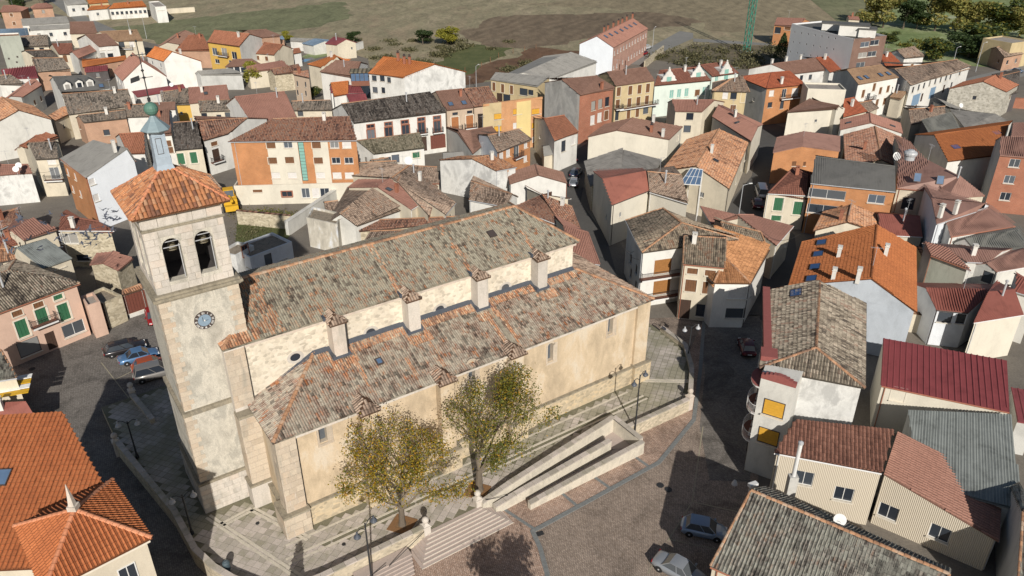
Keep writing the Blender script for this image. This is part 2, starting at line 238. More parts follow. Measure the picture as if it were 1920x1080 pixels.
def cobble(name,c1,c2,mort,sc,rot,damp=.25):
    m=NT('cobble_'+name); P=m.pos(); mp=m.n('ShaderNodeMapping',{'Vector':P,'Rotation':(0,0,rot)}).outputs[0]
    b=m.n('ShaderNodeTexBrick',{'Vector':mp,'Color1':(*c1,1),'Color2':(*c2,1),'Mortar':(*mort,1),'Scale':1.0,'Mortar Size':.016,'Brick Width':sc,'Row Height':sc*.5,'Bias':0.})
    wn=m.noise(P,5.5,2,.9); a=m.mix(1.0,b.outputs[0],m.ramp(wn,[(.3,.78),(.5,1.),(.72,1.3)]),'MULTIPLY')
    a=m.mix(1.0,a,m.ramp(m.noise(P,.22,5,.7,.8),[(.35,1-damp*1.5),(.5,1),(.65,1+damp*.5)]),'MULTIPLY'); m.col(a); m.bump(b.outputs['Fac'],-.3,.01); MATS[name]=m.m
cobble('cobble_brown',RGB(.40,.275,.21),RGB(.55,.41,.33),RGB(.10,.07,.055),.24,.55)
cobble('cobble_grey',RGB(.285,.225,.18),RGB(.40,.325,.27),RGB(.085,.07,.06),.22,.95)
cobble('cobble_dark',RGB(.17,.155,.14),RGB(.24,.22,.20),RGB(.07,.062,.055),.24,.3)  # darker cobble; on the street east of the terrace it paints in shade
flat('granite',(.19,.20,.20),.8,0,.3,.2,4); flat('tilefloor',(.28,.12,.07),.8)
# ---------------------------------------------------------------- mesh helpers
class MB:
    def __init__(s): s.v=[];s.f=[];s.uv=[];s.mi=[];s.n=0;s.mats=[];s.arr=[]
    def mat(s,m):
        if m not in s.mats: s.mats.append(m)
        return s.mats.index(m)
    def face(s,pts,m,uv=None):
        i=len(s.v); s.v.extend([tuple(p) for p in pts]); s.f.append(list(range(i,i+len(pts)))); s.uv.append(uv or [(0,0)]*len(pts)); s.mi.append(s.mat(m))
    def wallq(s,a,b,z0,z1,m,za=None,zb=None):     # vertical quad with metre UV, a->b
        L=math.hypot(b[0]-a[0],b[1]-a[1]); za=z1 if za is None else za; zb=z1 if zb is None else zb
        s.face([(a[0],a[1],z0),(b[0],b[1],z0),(b[0],b[1],zb),(a[0],a[1],za)],m,[(0,z0),(L,z0),(L,zb),(0,za)])
    def box(s,c,d,m,rot=0.,skip=''):
        cx,cy,cz=c; hx,hy,hz=d[0]/2,d[1]/2,d[2]/2; cr,sr=math.cos(rot),math.sin(rot)
        P=[(cx+x*cr-y*sr,cy+x*sr+y*cr,cz+z) for z in(-hz,hz) for x,y in((-hx,-hy),(hx,-hy),(hx,hy),(-hx,hy))]
        for q,nm,ua in(((0,1,5,4),'f',0),((1,2,6,5),'r',1),((2,3,7,6),'b',0),((3,0,4,7),'l',1),((4,5,6,7),'t',2),((3,2,1,0),'d',2)):
            if nm in skip: continue
            pts=[P[i] for i in q]; w_=2*(hx if ua!=1 else hy); h_=2*(hz if ua!=2 else hy)
            s.face(pts,m,[(0,0),(w_,0),(w_,h_),(0,h_)])
    def prism(s,poly,z0,z1,m,side=None,bottom=True):
        n=len(poly); A=sum(poly[i][0]*poly[(i+1)%n][1]-poly[(i+1)%n][0]*poly[i][1] for i in range(n))
        if A<0: poly=poly[::-1]
        s.face([(p[0],p[1],z1) for p in poly],m,[(p[0],p[1]) for p in poly])
        if bottom: s.face([(p[0],p[1],z0) for p in poly[::-1]],m)
        for i in range(n): s.wallq(poly[i],poly[(i+1)%n],z0,z1,side or m)
    def slab(s,pts,th,m,mu=None):   # 3d planar polygon extruded straight down
        n=len(pts); lo=[(p[0],p[1],p[2]-th) for p in pts]
        s.face(pts,m,mu); s.face(lo[::-1],m)
        for i in range(n): s.face([pts[i],lo[i],lo[(i+1)%n],pts[(i+1)%n]],m)
    def tube(s,a,b,r0,r1,m,n=8,cap=True):
        a,b=Vector(a),Vector(b); d=(b-a); 
        if d.length<1e-6: return
        d.normalize(); u=d.orthogonal().normalized(); w_=d.cross(u)
        ra=[a+(u*math.cos(2*math.pi*i/n)+w_*math.sin(2*math.pi*i/n))*r0 for i in range(n)]
        rb=[b+(u*math.cos(2*math.pi*i/n)+w_*math.sin(2*math.pi*i/n))*r1 for i in range(n)]
        for i in range(n):
            j=(i+1)%n; s.face([ra[i],ra[j],rb[j],rb[i]],m)
        if cap: s.face(rb,m); s.face(ra[::-1],m)
    def lathe(s,c,prof,m,n=12,sq=False):   # prof [(r,z)]
        cx,cy,cz=c; off=math.pi/4 if sq else 0
        R=[[(cx+r*math.cos(2*math.pi*i/n+off),cy+r*math.sin(2*math.pi*i/n+off),cz+z) for i in range(n)] for r,z in prof]
        for k in range(len(R)-1):
            for i in range(n):
                j=(i+1)%n; s.face([R[k][i],R[k][j],R[k+1][j],R[k+1][i]],m)
        s.face(R[-1],m); s.face(R[0][::-1],m)
    def quads(s,V,UV,m): s.arr.append((V,UV,s.mat(m)))   # V (n,4,3), UV (n,4,2)
    def build(s,name,parent=None,origin=(0,0,0),smooth=False,kind=None,weld=False):
        me=bpy.data.meshes.new(name); nv=len(s.v); VV=[np.array(s.v,dtype=np.float64).reshape(-1,3)]
        lt=[len(f) for f in s.f]; lv=[i for f in s.f for i in f]; uv=[c for u in s.uv for c in u]; mi=list(s.mi)
        LT=[np.array(lt,dtype=np.int32)]; LV=[np.array(lv,dtype=np.int32)]; UVs=[np.array(uv,dtype=np.float64).reshape(-1,2)]; MI=[np.array(mi,dtype=np.int32)]
        off=nv
        for V,U,mm in s.arr:
            k=len(V); VV.append(V.reshape(-1,3)); LT.append(np.full(k,4,dtype=np.int32)); LV.append(np.arange(off,off+4*k,dtype=np.int32)); UVs.append(U.reshape(-1,2)); MI.append(np.full(k,mm,dtype=np.int32)); off+=4*k
        VV=np.concatenate(VV)-np.array(origin); LT=np.concatenate(LT); LV=np.concatenate(LV); UVs=np.concatenate(UVs); MI=np.concatenate(MI)
        me.vertices.add(len(VV)); me.vertices.foreach_set('co',VV.ravel().astype(np.float32))
        me.loops.add(len(LV)); me.loops.foreach_set('vertex_index',LV)
        me.polygons.add(len(LT)); ls=np.concatenate([[0],np.cumsum(LT)[:-1]]).astype(np.int32); me.polygons.foreach_set('loop_start',ls); me.polygons.foreach_set('loop_total',LT); me.polygons.foreach_set('material_index',MI)
        ul=me.uv_layers.new(name='UVMap'); ul.data.foreach_set('uv',UVs.ravel().astype(np.float32))
        for mm in s.mats: me.materials.append(MATS[mm])
        me.update(calc_edges=True)
        if weld:
            bm=bmesh.new(); bm.from_mesh(me); bmesh.ops.remove_doubles(bm,verts=bm.verts,dist=.002); bm.to_mesh(me); bm.free()
        if smooth: me.polygons.foreach_set('use_smooth',np.ones(len(me.polygons),dtype=bool))
        o=bpy.data.objects.new(name,me); COL.objects.link(o)
        if parent: o.parent=parent
        if kind: o['kind']=kind
        return o
def obj_of(mesh,name,parent=None,loc=(0,0,0),rz=0.,sc=None):
    o=bpy.data.objects.new(name,mesh); COL.objects.link(o); o.location=loc; o.rotation_euler=(0,0,rz)
    if parent: o.parent=parent
    if sc: o.scale=sc
    return o
def thing(name,label,cat,loc=(0,0,0),rz=0.,group=None):
    o=bpy.data.objects.new(name,None); COL.objects.link(o); o.empty_display_size=.5; o.location=loc; o.rotation_euler=(0,0,rz)
    o['label']=label; o['category']=cat
    if group: o['group']=group
    return o
def tagm(o,label,cat,group=None):
    o['label']=label; o['category']=cat
    if group: o['group']=group
    return o
def copy_tree(root,loc,rz,label,group=None,swap=None):
    r=root.copy(); COL.objects.link(r); r.location=loc; r.rotation_euler=(0,0,rz); r['label']=label
    if group: r['group']=group
    def rec(a,b):
        for ch in a.children:
            c=ch.copy(); COL.objects.link(c); c.parent=b
            if swap and c.type=='MESH' and swap[0] in [s.material for s in c.material_slots]:
                for sl in c.material_slots:
                    sl.link='OBJECT'
                    if c.data.materials[sl.slot_index]==swap[0]: sl.material=swap[1]
                    else: sl.material=c.data.materials[sl.slot_index]
            rec(ch,c)
    rec(root,r); return r
# ---------------------------------------------------------------- roof tile geometry
TILE={ # kind: (pitch width, course length, amplitude)
 'barrel':(.27,.42,.10),'fine':(.215,.40,.085),'wide':(.33,.42,.085),'rib':(.30,0,.045),'seam':(.55,0,.05),'corr':(.24,0,.045)}
def roof_kind(mt):
    if mt in('pinkrib','redrib','greyrib','redm','redm2','maroon','bluem'): return 'seam' if mt in('redm2','redm','maroon') else 'rib'
    if mt in('fibre','fibg','slatey'): return 'corr'
    if mt in('terra','terrad','terra2','terrab','brown','pinkb','pinks','brownt','tan','redor','redb','slate'): return 'wide'
    if mt=='gravel': return None
    return 'barrel'
def tile_slope(mb,poly,kind,mat,lod,seed=0,jit=1.0,drop=0.):
    """poly: planar 3D points, poly[0]->poly[1] is the eave. Adds tile rows on top of the plane."""
    P=[Vector(p) for p in poly]; U=(P[1]-P[0]); U.z=0; U.normalize()
    nrm=Vector((0,0,0))
    for i in range(len(P)): nrm+=(P[i]-P[0]).cross(P[(i+1)%len(P)]-P[0])
    if nrm.z<0: nrm=-nrm
    if nrm.length<1e-6: return
    nrm.normalize(); Vd=nrm.cross(U)
    if Vd.z<0: Vd=-Vd
    q=[((p-P[0]).dot(U),(p-P[0]).dot(Vd)) for p in P]
    pw,cl,am=TILE[kind]; rs=np.random.RandomState(seed%99991)
    u0=min(a[0] for a in q); u1=max(a[0] for a in q); nc=max(1,int(round((u1-u0)/pw))); pw=(u1-u0)/nc
    def span(u):
        ys=[]
        for i in range(len(q)):
            (a,b),(c,d)=q[i],q[(i+1)%len(q)]
            if (a-u)*(c-u)<=0 and abs(a-c)>1e-9: ys.append(b+(d-b)*(u-a)/(c-a))
        return (min(ys),max(ys)) if len(ys)>=2 else None
    if kind in('barrel','wide','corr','fine'): xs=np.array([0,.25,.5,.75,1.]); zs=np.array([0,(.2 if kind in('barrel','fine') else .35),1,(.2 if kind in('barrel','fine') else .35),0])
    else: xs=np.array([0,.1,.2,.3]) if kind=='seam' else np.array([0,.18,.36,.54,]); zs=np.array([0,1,1,0])
    if lod==1 and kind=='barrel': xs=np.array([0,.2,.5,.8,1.]); zs=np.array([0,.2,1,.2,0])
    o=np.array(P[0]); Ua,Va,Na=np.array(U),np.array(Vd),np.array(nrm)
    cells=[]
    for k in range(nc):
        uc=u0+(k+.5)*pw; sp=span(uc)
        if not sp or sp[1]-sp[0]<.12: continue
        if cl and lod==0:
            nv=max(1,int(math.ceil((sp[1]-sp[0])/cl-.25))); ph=rs.uniform(-.06,.06)*jit
            e=[sp[0]]+[min(sp[1],max(sp[0],sp[0]+cl*j+ph*cl)) for j in range(1,nv)]+[sp[1]]
            for j in range(nv):
                if e[j+1]-e[j]>.03 and not(drop and rs.uniform()<drop*(1.5 if (k==0 or k==nc-1) else .7)): cells.append((k,j,e[j],e[j+1]))
        else: cells.append((k,0,sp[0]-.02,sp[1]))
    if not cells: return
    C=np.array(cells); n=len(C); ku=u0+C[:,0]*pw
    du=rs.uniform(-.012,.012,n)*jit; dz=rs.uniform(-.008,.012,n)*jit; rot=rs.uniform(-.012,.012,n)*jit
    am_=am*(1+rs.uniform(-.12,.12,n)*jit); lift=.035 if (cl and lod==0) else 0.
    courses=lod==0 and cl
    def pt(i,xi,zi,v,up):  # arrays
        return (o[None,:]+Ua[None,:]*(ku+pw*xs[xi]+du+rot*up)[:,None]+Va[None,:]*v[:,None]+Na[None,:]*(am_*zs[xi]+dz+(lift if not up else 0)+.012)[:,None])
    quads=[];uvs=[]
    for i in range(len(xs)-1):
        a=pt(0,i,0,C[:,2],0); b=pt(0,i+1,0,C[:,2],0); c=pt(0,i+1,0,C[:,3],1); d=pt(0,i,0,C[:,3],1)
        quads.append(np.stack([a,b,c,d],1))
        j0=C[:,1]+.1 if courses else (C[:,2]/(cl or 1.))
        j1=C[:,1]+.9 if courses else (C[:,3]/(cl or 1.))
        kk=C[:,0]+seed%37*50; uvs.append(np.stack([np.stack([kk+.1+.8*xs[i],j0],1),np.stack([kk+.1+.8*xs[i+1],j0],1),np.stack([kk+.1+.8*xs[i+1],j1],1),np.stack([kk+.1+.8*xs[i],j1],1)],1))
        if courses:
            base=-Na[None,:]*(.05+am_*zs[i]*0)[:,None]
            quads.append(np.stack([a+base,b+base,b,a],1)); uvs.append(uvs[-1])
    VQ=np.concatenate(quads)
    if len(P)==4 and abs((P[3]-P[0]).dot(nrm))>.02 or len(P)==4 and abs((P[2]-P[0]).dot(nrm))>.02:
        pz=lambda X,Y,n,p: p.z-((X-p.x)*n.x+(Y-p.y)*n.y)/n.z
        nA=(P[1]-P[0]).cross(P[2]-P[0]); nB=(P[2]-P[0]).cross(P[3]-P[0])
        if nA.z*nB.z>0 and abs(nA.normalized().z)>.7 and abs(nB.normalized().z)>.7:
            X,Y=VQ[...,0],VQ[...,1]; dx,dy=P[2].x-P[0].x,P[2].y-P[0].y; sg=(dx*(Y-P[0].y)-dy*(X-P[0].x))*(1 if dx*(P[1].y-P[0].y)-dy*(P[1].x-P[0].x)>0 else -1)
            zz=np.where(sg>0,pz(X,Y,nA,P[0]),pz(X,Y,nB,P[0])); VQ=VQ.copy(); VQ[...,2]+=np.clip(zz-pz(X,Y,nrm,P[0]),-.9,.9)
    mb.quads(VQ,np.concatenate(uvs),mat)
def cap_row(mb,a,b,mat,lod,r=.14,seed=0):
    a,b=Vector(a),Vector(b); d=b-a; L=d.length
    if L<.2: return
    d.normalize(); sd=d.cross(Vector((0,0,1))).normalized(); up=sd.cross(d); n=max(1,int(L/.42)) if lod==0 else 1
    if up.z<0: up=-up
    rs=np.random.RandomState(seed%9999); Q=[];UV=[]
    for i in range(n):
        p0=a+d*(L*i/n); p1=a+d*(L*(i+1)/n); r0,r1=(r*1.12,r*.92) if lod==0 else (r,r); j=rs.uniform(-.01,.02)
        for k in range(4):
            t0,t1=math.pi*k/4,math.pi*(k+1)/4
            f=lambda p,rr,t: p+sd*(math.cos(t)*rr)+up*(math.sin(t)*rr*.8+j+.03)
            Q.append([f(p0,r0,t0),f(p0,r0,t1),f(p1,r1,t1),f(p1,r1,t0)]); UV.append([(seed%50+.5,i+.1),(seed%50+.5,i+.1),(seed%50+.5,i+.9),(seed%50+.5,i+.9)])
    mb.quads(np.array(Q,dtype=float),np.array(UV,dtype=float),mat)

HDATA=[
{"P":[[-186.88,297.04],[-179.91,298.27],[-182.0,307.36],[-188.81,305.42]],"R":[[-187.55,301.3],[-183.78,302.17]],"z":5.0,"zr":6.6,"e":"hh","ro":"pinkb","wa":"brickpale","wi":[[0,3.23,0.3,1.0,1.15,"b"],[0,3.13,3.3,1.0,1.15,"b"]],"label":"salmon brick villa with brown hipped roof at the far top left corner"},
{"P":[[-179.44,304.56],[-172.46,306.71],[-177.29,314.4],[-182.26,309.05]],"R":[[-179.08,307.91],[-176.22,309.71]],"z":5.0,"zr":6.29,"e":"hh","ro":"pinkb","wa":"brickpale","wi":[[0,3.45,0.3,1.0,1.15,"p"],[0,3.33,3.3,1.0,1.15,"p"],[3,3.07,2.7,0.8,0.9,"p"]],"label":"salmon brick villa with brown hipped roof beside the road at far left"},
{"n":"workshop","P":[[-176.96,324.72],[-170.99,329.46],[-172.98,331.05],[-179.98,328.58]],"R":[[-179.98,328.58],[-172.98,331.05]],"z":3.5,"zr":4.84,"t":"shed","ro":"fibre","wa":"white","wi":[[0,2.04,0.82,1.0,1.15,"p"],[0,5.63,0.82,1.0,1.15,"p"]],"label":"grey roofed white workshop beyond the far road junction"},
{"P":[[-171.32,331.07],[-165.63,335.95],[-168.51,340.18],[-175.05,336.99]],"R":[[-173.18,334.03],[-167.07,338.06]],"z":3.0,"zr":4.09,"ro":"terra","wa":"ochre","wi":[[0,1.94,0.65,1.0,1.15,"w"],[0,5.51,0.65,1.0,1.15,"w"],[3,1.41,1.0,0.5,0.8,"b"]],"label":"ochre house cut by the top edge beside the grey workshop"},
{"P":[[-157.45,318.1],[-144.8,323.54],[-151.0,331.48],[-155.93,325.49]],"R":[[-156.69,321.79],[-147.9,327.51]],"z":3.0,"zr":4.45,"ro":"terra","wa":"white","wi":[[0,0.83,0.65,1.0,1.15,"p"],[0,2.5,0.65,1.0,1.15,"p"],[0,4.17,0.65,1.0,1.15,"p"],[0,5.84,0.65,1.0,1.15,"p"],[0,7.51,0.65,1.0,1.15,"p"],[0,9.18,0.65,1.0,1.15,"p"],[0,10.85,0.65,1.0,1.15,"p"],[0,12.52,0.65,1.0,1.15,"p"]],"ch":[[-151.66,323.0,3.8,"b"]],"label":"long white farmhouse with orange roof beside the green field"},
{"P":[[-164.2,314.56],[-158.55,318.99],[-157.85,324.39],[-164.96,323.32]],"R":[[-164.58,318.94],[-158.2,321.69]],"z":3.0,"zr":3.8,"ro":"terra","wa":"white","wi":[[0,3.37,0.65,1.0,1.15,"w"],[1,2.41,1.0,0.5,0.8,"p"],[1,3.53,1.0,0.5,0.8,"w"]],"ch":[[-160.65,319.88,3.62,"b"]],"label":"small white wing with orange roof at the left end of the farmhouse"},
{"o":0,"P":[[-135.89,310.56],[-132.32,312.32],[-140.49,326.04],[-144.06,324.27]],"R":[[-144.06,324.27],[-140.49,326.04]],"z":4.5,"zr":4.5,"t":"flat","ro":"gravel","wa":"white","wi":[[0,1.92,3.48,2.5,1,"p"]],"label":"two storey flat white block at the right end of the farmhouse"},
{"n":"warehouse","P":[[-170.67,281.41],[-156.8,286.48],[-159.29,290.36],[-172.65,285.02]],"R":[[-172.65,285.02],[-159.29,290.36]],"z":3.0,"zr":4.56,"t":"shed","ro":"fibre","wa":"white","wi":[[0,1.97,0.65,1.0,1.15,"t"],[0,5.56,0.65,1.0,1.15,"t"],[0,9.15,0.65,1.0,1.15,"t"],[0,12.72,0.65,1.0,1.15,"t"]],"label":"long low grey warehouse with white front below the far road"},
{"n":"warehouse","P":[[-162.59,271.75],[-151.13,275.82],[-152.31,278.08],[-163.96,274.23]],"R":[[-163.96,274.23],[-152.31,278.08]],"z":3.0,"zr":3.97,"t":"shed","ro":"fibre","wa":"white","wi":[[0,2.19,0.65,1.0,1.15,"p"],[0,5.83,0.65,1.0,1.15,"p"],[0,10.13,0.65,1.0,1.15,"p"]],"label":"second long grey warehouse with white bays and bushes in front"},
{"n":"warehouse","P":[[-162.53,254.66],[-154.11,255.57],[-156.38,260.26],[-164.34,258.65]],"R":[[-164.34,258.65],[-156.38,260.26]],"z":4.0,"zr":5.65,"t":"shed","ro":"bluem","wa":"white","wi":[[0,2.19,1.0,1.0,1.15,"p"],[0,6.17,1.0,1.0,1.15,"p"]],"label":"warehouse with blue metal roof at the left edge of the town"},
{"o":0,"P":[[-142.32,232.24],[-145.35,237.0],[-150.98,235.63],[-147.95,230.87]],"R":[[-147.95,230.87],[-150.98,235.63]],"z":8.0,"zr":8.0,"t":"flat","ro":"oldo","wa":"greengrey","wm":{"1":"white"},"wi":[[3,3.48,2.16,0.5,0.5,"v"],[3,1.12,1.77,0.5,0.5,"v"],[3,2.93,0.66,0.5,0.5,"v"]],"label":"tall grey green concrete block at the left edge with vent holes"},
{"n":"barn","P":[[-144.38,262.4],[-135.68,263.03],[-143.56,276.73],[-149.82,275.97]],"R":[[-147.1,269.19],[-139.62,269.88]],"z":3.5,"zr":6.06,"ro":"brown","wa":"cream","wi":[[0,2.26,0.82,1.0,1.15,"p"],[0,6.5,0.82,1.0,1.15,"p"]],"label":"barn with broad brown roof beside the road kerb, far left"},
{"P":[[-145.01,236.12],[-137.11,236.12],[-143.72,249.46],[-150.77,245.42]],"R":[[-147.89,240.77],[-140.42,242.79]],"z":4.5,"zr":6.56,"ro":"old","wa":"cream","wi":[[0,2.62,3.27,1.4,0.9,"p"],[0,5.51,3.22,1.4,0.9,"p"],[3,5.48,1.79,1.0,1.2,"p"]],"label":"cream house with old grey roof behind the concrete block"},
{"P":[[-129.99,227.65],[-125.92,227.65],[-130.94,238.74],[-138.03,237.67]],"R":[[-134.01,232.66],[-128.43,233.19]],"z":4.0,"zr":5.92,"ro":"redb","wa":"cream","wi":[[0,1.59,1.69,1.2,2,"b"],[1,7.24,1.96,0.6,0.6,"p"],[3,3.93,1.79,0.6,0.6,"w"]],"ch":[[-131.71,231.52,5.44,"m"]],"label":"low cream house with dark red brown roof and a shaded yard"},
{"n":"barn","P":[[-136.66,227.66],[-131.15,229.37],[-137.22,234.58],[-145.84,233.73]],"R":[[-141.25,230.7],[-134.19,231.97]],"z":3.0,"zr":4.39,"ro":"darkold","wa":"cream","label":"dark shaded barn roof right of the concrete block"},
{"P":[[-119.69,230.93],[-115.28,234.08],[-124.52,241.31],[-131.08,241.05]],"R":[[-125.38,235.99],[-119.9,237.7]],"z":5.5,"zr":7.88,"ro":"brown","wa":"white","wi":[[0,0.74,4.32,1.5,1.2,"p"],[0,2.87,4.23,1.5,1.2,"p"],[0,0.6,2.4,1.2,1.2,"p"],[0,2.61,2.03,1.5,1.2,"p"],[3,8.59,3.34,0.8,0.9,"p"]],"label":"white two storey house with dark windows and brown roof at far left"},
{"P":[[-118.15,238.96],[-110.76,240.07],[-118.37,251.89],[-130.97,247.0]],"R":[[-124.56,242.98],[-114.56,245.98]],"z":5.5,"zr":7.56,"ro":"tan","wa":"cream","wi":[[0,1.41,3.58,1.6,1.8,"p"],[0,4.32,3.6,1.4,1.6,"W"],[3,3.96,1.67,0.8,0.9,"w"]],"ch":[[-115.33,243.07,6.74,"w"]],"bl":[[0,1.96,3.33,5]],"label":"cream house with wide tan roof and a dark balcony below"},
{"P":[[-121.65,222.11],[-121.47,234.48],[-126.85,238.14],[-127.95,228.88]],"R":[[-124.8,225.49],[-124.16,236.31]],"z":4.0,"zr":5.08,"ro":"pinkb","wa":"white","wi":[[0,2.19,1.0,1.0,1.15,"t"],[0,5.95,1.0,1.0,1.15,"t"],[0,9.96,1.0,1.0,1.15,"t"]],"label":"white gabled house with pinkish roof left of the white two storey house"},
{"n":"shed","P":[[-117.42,215.44],[-109.71,225.26],[-111.84,229.13],[-122.13,224.73]],"R":[[-119.77,220.08],[-110.77,227.19]],"z":3.0,"zr":3.59,"ro":"terra","wa":"brickpale","wi":[[0,2.11,0.65,1.0,1.15,"p"],[0,6.29,0.65,1.0,1.15,"p"],[0,10.2,0.65,1.0,1.15,"p"]],"label":"low red brick shed with flat orange roof among the far left houses"},
{"P":[[-124.0,205.2],[-117.5,209.36],[-123.19,215.42],[-132.44,218.23]],"R":[[-128.22,211.71],[-120.35,212.39]],"z":4.0,"zr":6.15,"ro":"old","wa":"brickpale","wi":[[0,5.55,1.0,1.0,1.15,"t"],[3,3.9,1.75,0.6,0.6,"b"]],"label":"pale brick house whose old grey roof has an orange stripe"},
{"n":"shed","P":[[-131.28,201.59],[-122.96,203.16],[-126.52,208.98],[-132.89,204.77]],"R":[[-132.89,204.77],[-126.52,208.98]],"z":3.0,"zr":4.78,"t":"shed","ro":"maroon","wa":"white","wi":[[0,2.1,0.65,1.0,1.15,"w"],[0,6.05,0.65,1.0,1.15,"w"]],"label":"white shed with wide maroon metal roof at the left edge"},
{"n":"shed","P":[[-116.31,214.12],[-111.24,216.27],[-112.22,218.88],[-117.22,215.98]],"R":[[-117.22,215.98],[-112.22,218.88]],"z":2.0,"zr":2.88,"t":"shed","ro":"maroon","wa":"dark","wi":[[0,2.76,0.3,1.0,1.15,"p"]],"label":"small open shed with maroon roof and dark interior"},
{"P":[[-101.75,175.07],[-92.98,180.48],[-104.11,184.62],[-111.01,187.54]],"R":[[-106.38,181.31],[-98.54,182.55]],"z":6.0,"zr":8.26,"ro":"slate","wa":"white","wi":[[0,2.58,0.47,1.0,1.15,"p"],[0,7.37,0.47,1.0,1.15,"p"]],"sk":[[0,-100.99,176.88,6.55,"D"],[0,-98.95,178.29,6.62,"D"],[0,-97.05,179.4,6.59,"D"],[0,-94.99,180.14,6.37,"w"]],"label":"white house with dark slate roof and three white dormers"},
{"o":0.15,"P":[[-84.39,191.49],[-90.94,201.23],[-99.77,196.65],[-93.23,186.91]],"R":[[-88.56,189.33],[-95.1,199.07]],"z":6.0,"zr":10.08,"ro":"pinkb","wa":"whitew","wi":[[2,5.82,0.47,1.0,1.15,"w"],[2,9.56,-0.95,1.1,2.1,"d"],[2,2.1,3.98,1.0,1.15,"w"],[2,5.64,3.98,1.0,1.15,"w"],[2,9.79,3.98,1.0,1.15,"w"],[3,5.18,2.88,0.6,0.6,"p"]],"ch":[[-90.88,195.12,8.94,"m"]],"label":"big white gable house with brown roof in the middle of the left quarter"},
{"o":0.15,"P":[[-81.89,208.68],[-89.14,215.27],[-99.32,215.27],[-92.07,208.68]],"R":[[-89.21,208.68],[-96.45,215.27]],"z":6.0,"zr":8.52,"ro":"terra","wa":"whitew","wi":[[2,7.06,0.47,1.0,1.15,"w"],[2,2.32,3.98,1.0,1.15,"w"],[2,7.13,3.98,1.0,1.15,"w"]],"ch":[[-88.01,210.81,7.3,"w"]],"label":"white walled house with bright orange roof right of the big gable house"},
{"P":[[-93.27,188.79],[-93.09,196.59],[-96.32,198.99],[-101.29,202.19]],"R":[[-97.28,195.49],[-94.71,197.79]],"z":3.5,"zr":4.55,"ro":"old","wa":"white","wi":[[0,1.82,1.1,1.0,1.2,"p"]],"ch":[[-95.7,195.63,4.37,"w"]],"label":"small old grey roofed cottage under the big white gable house"},
{"P":[[-100.63,241.97],[-102.39,259.57],[-108.58,259.77],[-106.0,237.04]],"R":[[-103.32,239.51],[-105.49,259.67]],"z":4.0,"zr":5.09,"ro":"brown","wa":"cream","wi":[[0,2.42,1.0,1.0,1.15,"w"],[0,6.8,1.0,1.0,1.15,"w"],[0,11.3,1.0,1.0,1.15,"w"]],"ch":[[-103.24,247.89,4.73,"b"]],"label":"brown roofed cream house at the field edge, left of the yellow house"},
{"P":[[-98.53,232.68],[-88.13,232.68],[-97.9,250.31],[-94.99,247.43]],"R":[[-96.76,240.05],[-93.01,241.49]],"z":4.0,"zr":6.95,"ro":"terrad","wa":"brickpale","wi":[[0,2.46,1.0,1.0,1.15,"b"]],"ch":[[-93.13,239.28,6.29,"b"]],"label":"brick house with broad terracotta roof directly left of the yellow house"},
{"P":[[-85.5,224.24],[-74.58,217.95],[-71.89,230.8],[-84.95,236.68]],"R":[[-85.23,230.46],[-73.24,224.38]],"z":8.0,"zr":10.14,"ro":"terrad","wa":"yellow","wm":{"1":"white"},"wi":[[0,2.19,4.58,2,2,"w"],[0,6.06,4.52,2.2,2.4,"w"],[0,9.87,4.29,2,2,"w"],[0,2.51,2.32,1.8,1.2,"w"],[0,8.1,2.57,1.8,1.2,"w"]],"ch":[[-76.19,223.57,9.43,"w"]],"bl":[[0,5.85,4.88,4]],"label":"yellow house with white window bays and terracotta roof near the field"},
{"P":[[-79.92,251.97],[-74.09,257.4],[-83.01,258.48],[-88.59,259.49]],"R":[[-84.25,255.73],[-78.55,257.94]],"z":4.0,"zr":5.66,"ro":"brown","wa":"brickpale","wi":[[0,1.89,1.0,1.0,1.15,"p"],[3,7.19,1.22,1.0,1.2,"p"],[3,2.54,1.71,0.8,0.9,"p"]],"label":"brown roofed house behind the blue glasshouse at the field edge"},
{"n":"greenhouse","P":[[-80.94,255.39],[-74.49,262.3],[-75.33,263.28],[-82.04,258.64]],"R":[[-82.04,258.64],[-75.33,263.28]],"z":2.0,"zr":2.78,"t":"shed","ro":"bluem","wa":"brickpale","wi":[[0,2.48,0.3,1.0,1.15,"t"],[0,7.04,0.3,1.0,1.15,"t"]],"label":"low glasshouse with pale blue roof at the field edge"},
{"P":[[-73.98,226.4],[-67.37,224.45],[-64.07,233.1],[-69.93,237.46]],"R":[[-71.96,231.93],[-65.72,228.77]],"z":4.5,"zr":6.41,"ro":"terrad","wa":"cream","wi":[[0,1.25,2.68,1,1.2,"b"],[0,4.12,2.6,1,1.2,"b"],[1,1.84,1.83,0.5,0.8,"p"]],"label":"cream gabled house with terracotta roof right of the yellow house"},
{"P":[[-80.34,233.86],[-76.68,233.86],[-74.83,239.76],[-77.94,242.98]],"R":[[-79.14,238.42],[-75.75,236.81]],"z":3.0,"zr":4.37,"ro":"terrad","wa":"cream","wi":[[0,1.82,0.9,0.8,0.9,"b"],[0,0.97,1.2,0.6,0.6,"b"],[1,2.76,0.6,1.0,1.2,"b"]],"label":"small cream annexe with terracotta roof between the yellow and cream houses"},
{"P":[[-77.76,213.37],[-68.15,216.0],[-74.81,220.03],[-75.54,221.29]],"R":[[-76.65,217.33],[-71.48,218.02]],"z":3.5,"zr":4.66,"ro":"brown","wa":"white","wi":[[0,1.2,1.89,1.3,1.5,"p"],[0,2.8,1.75,1.3,1.5,"p"],[0,4.4,1.61,1.3,1.5,"p"]],"label":"white house with red brown roof below the yellow house"},
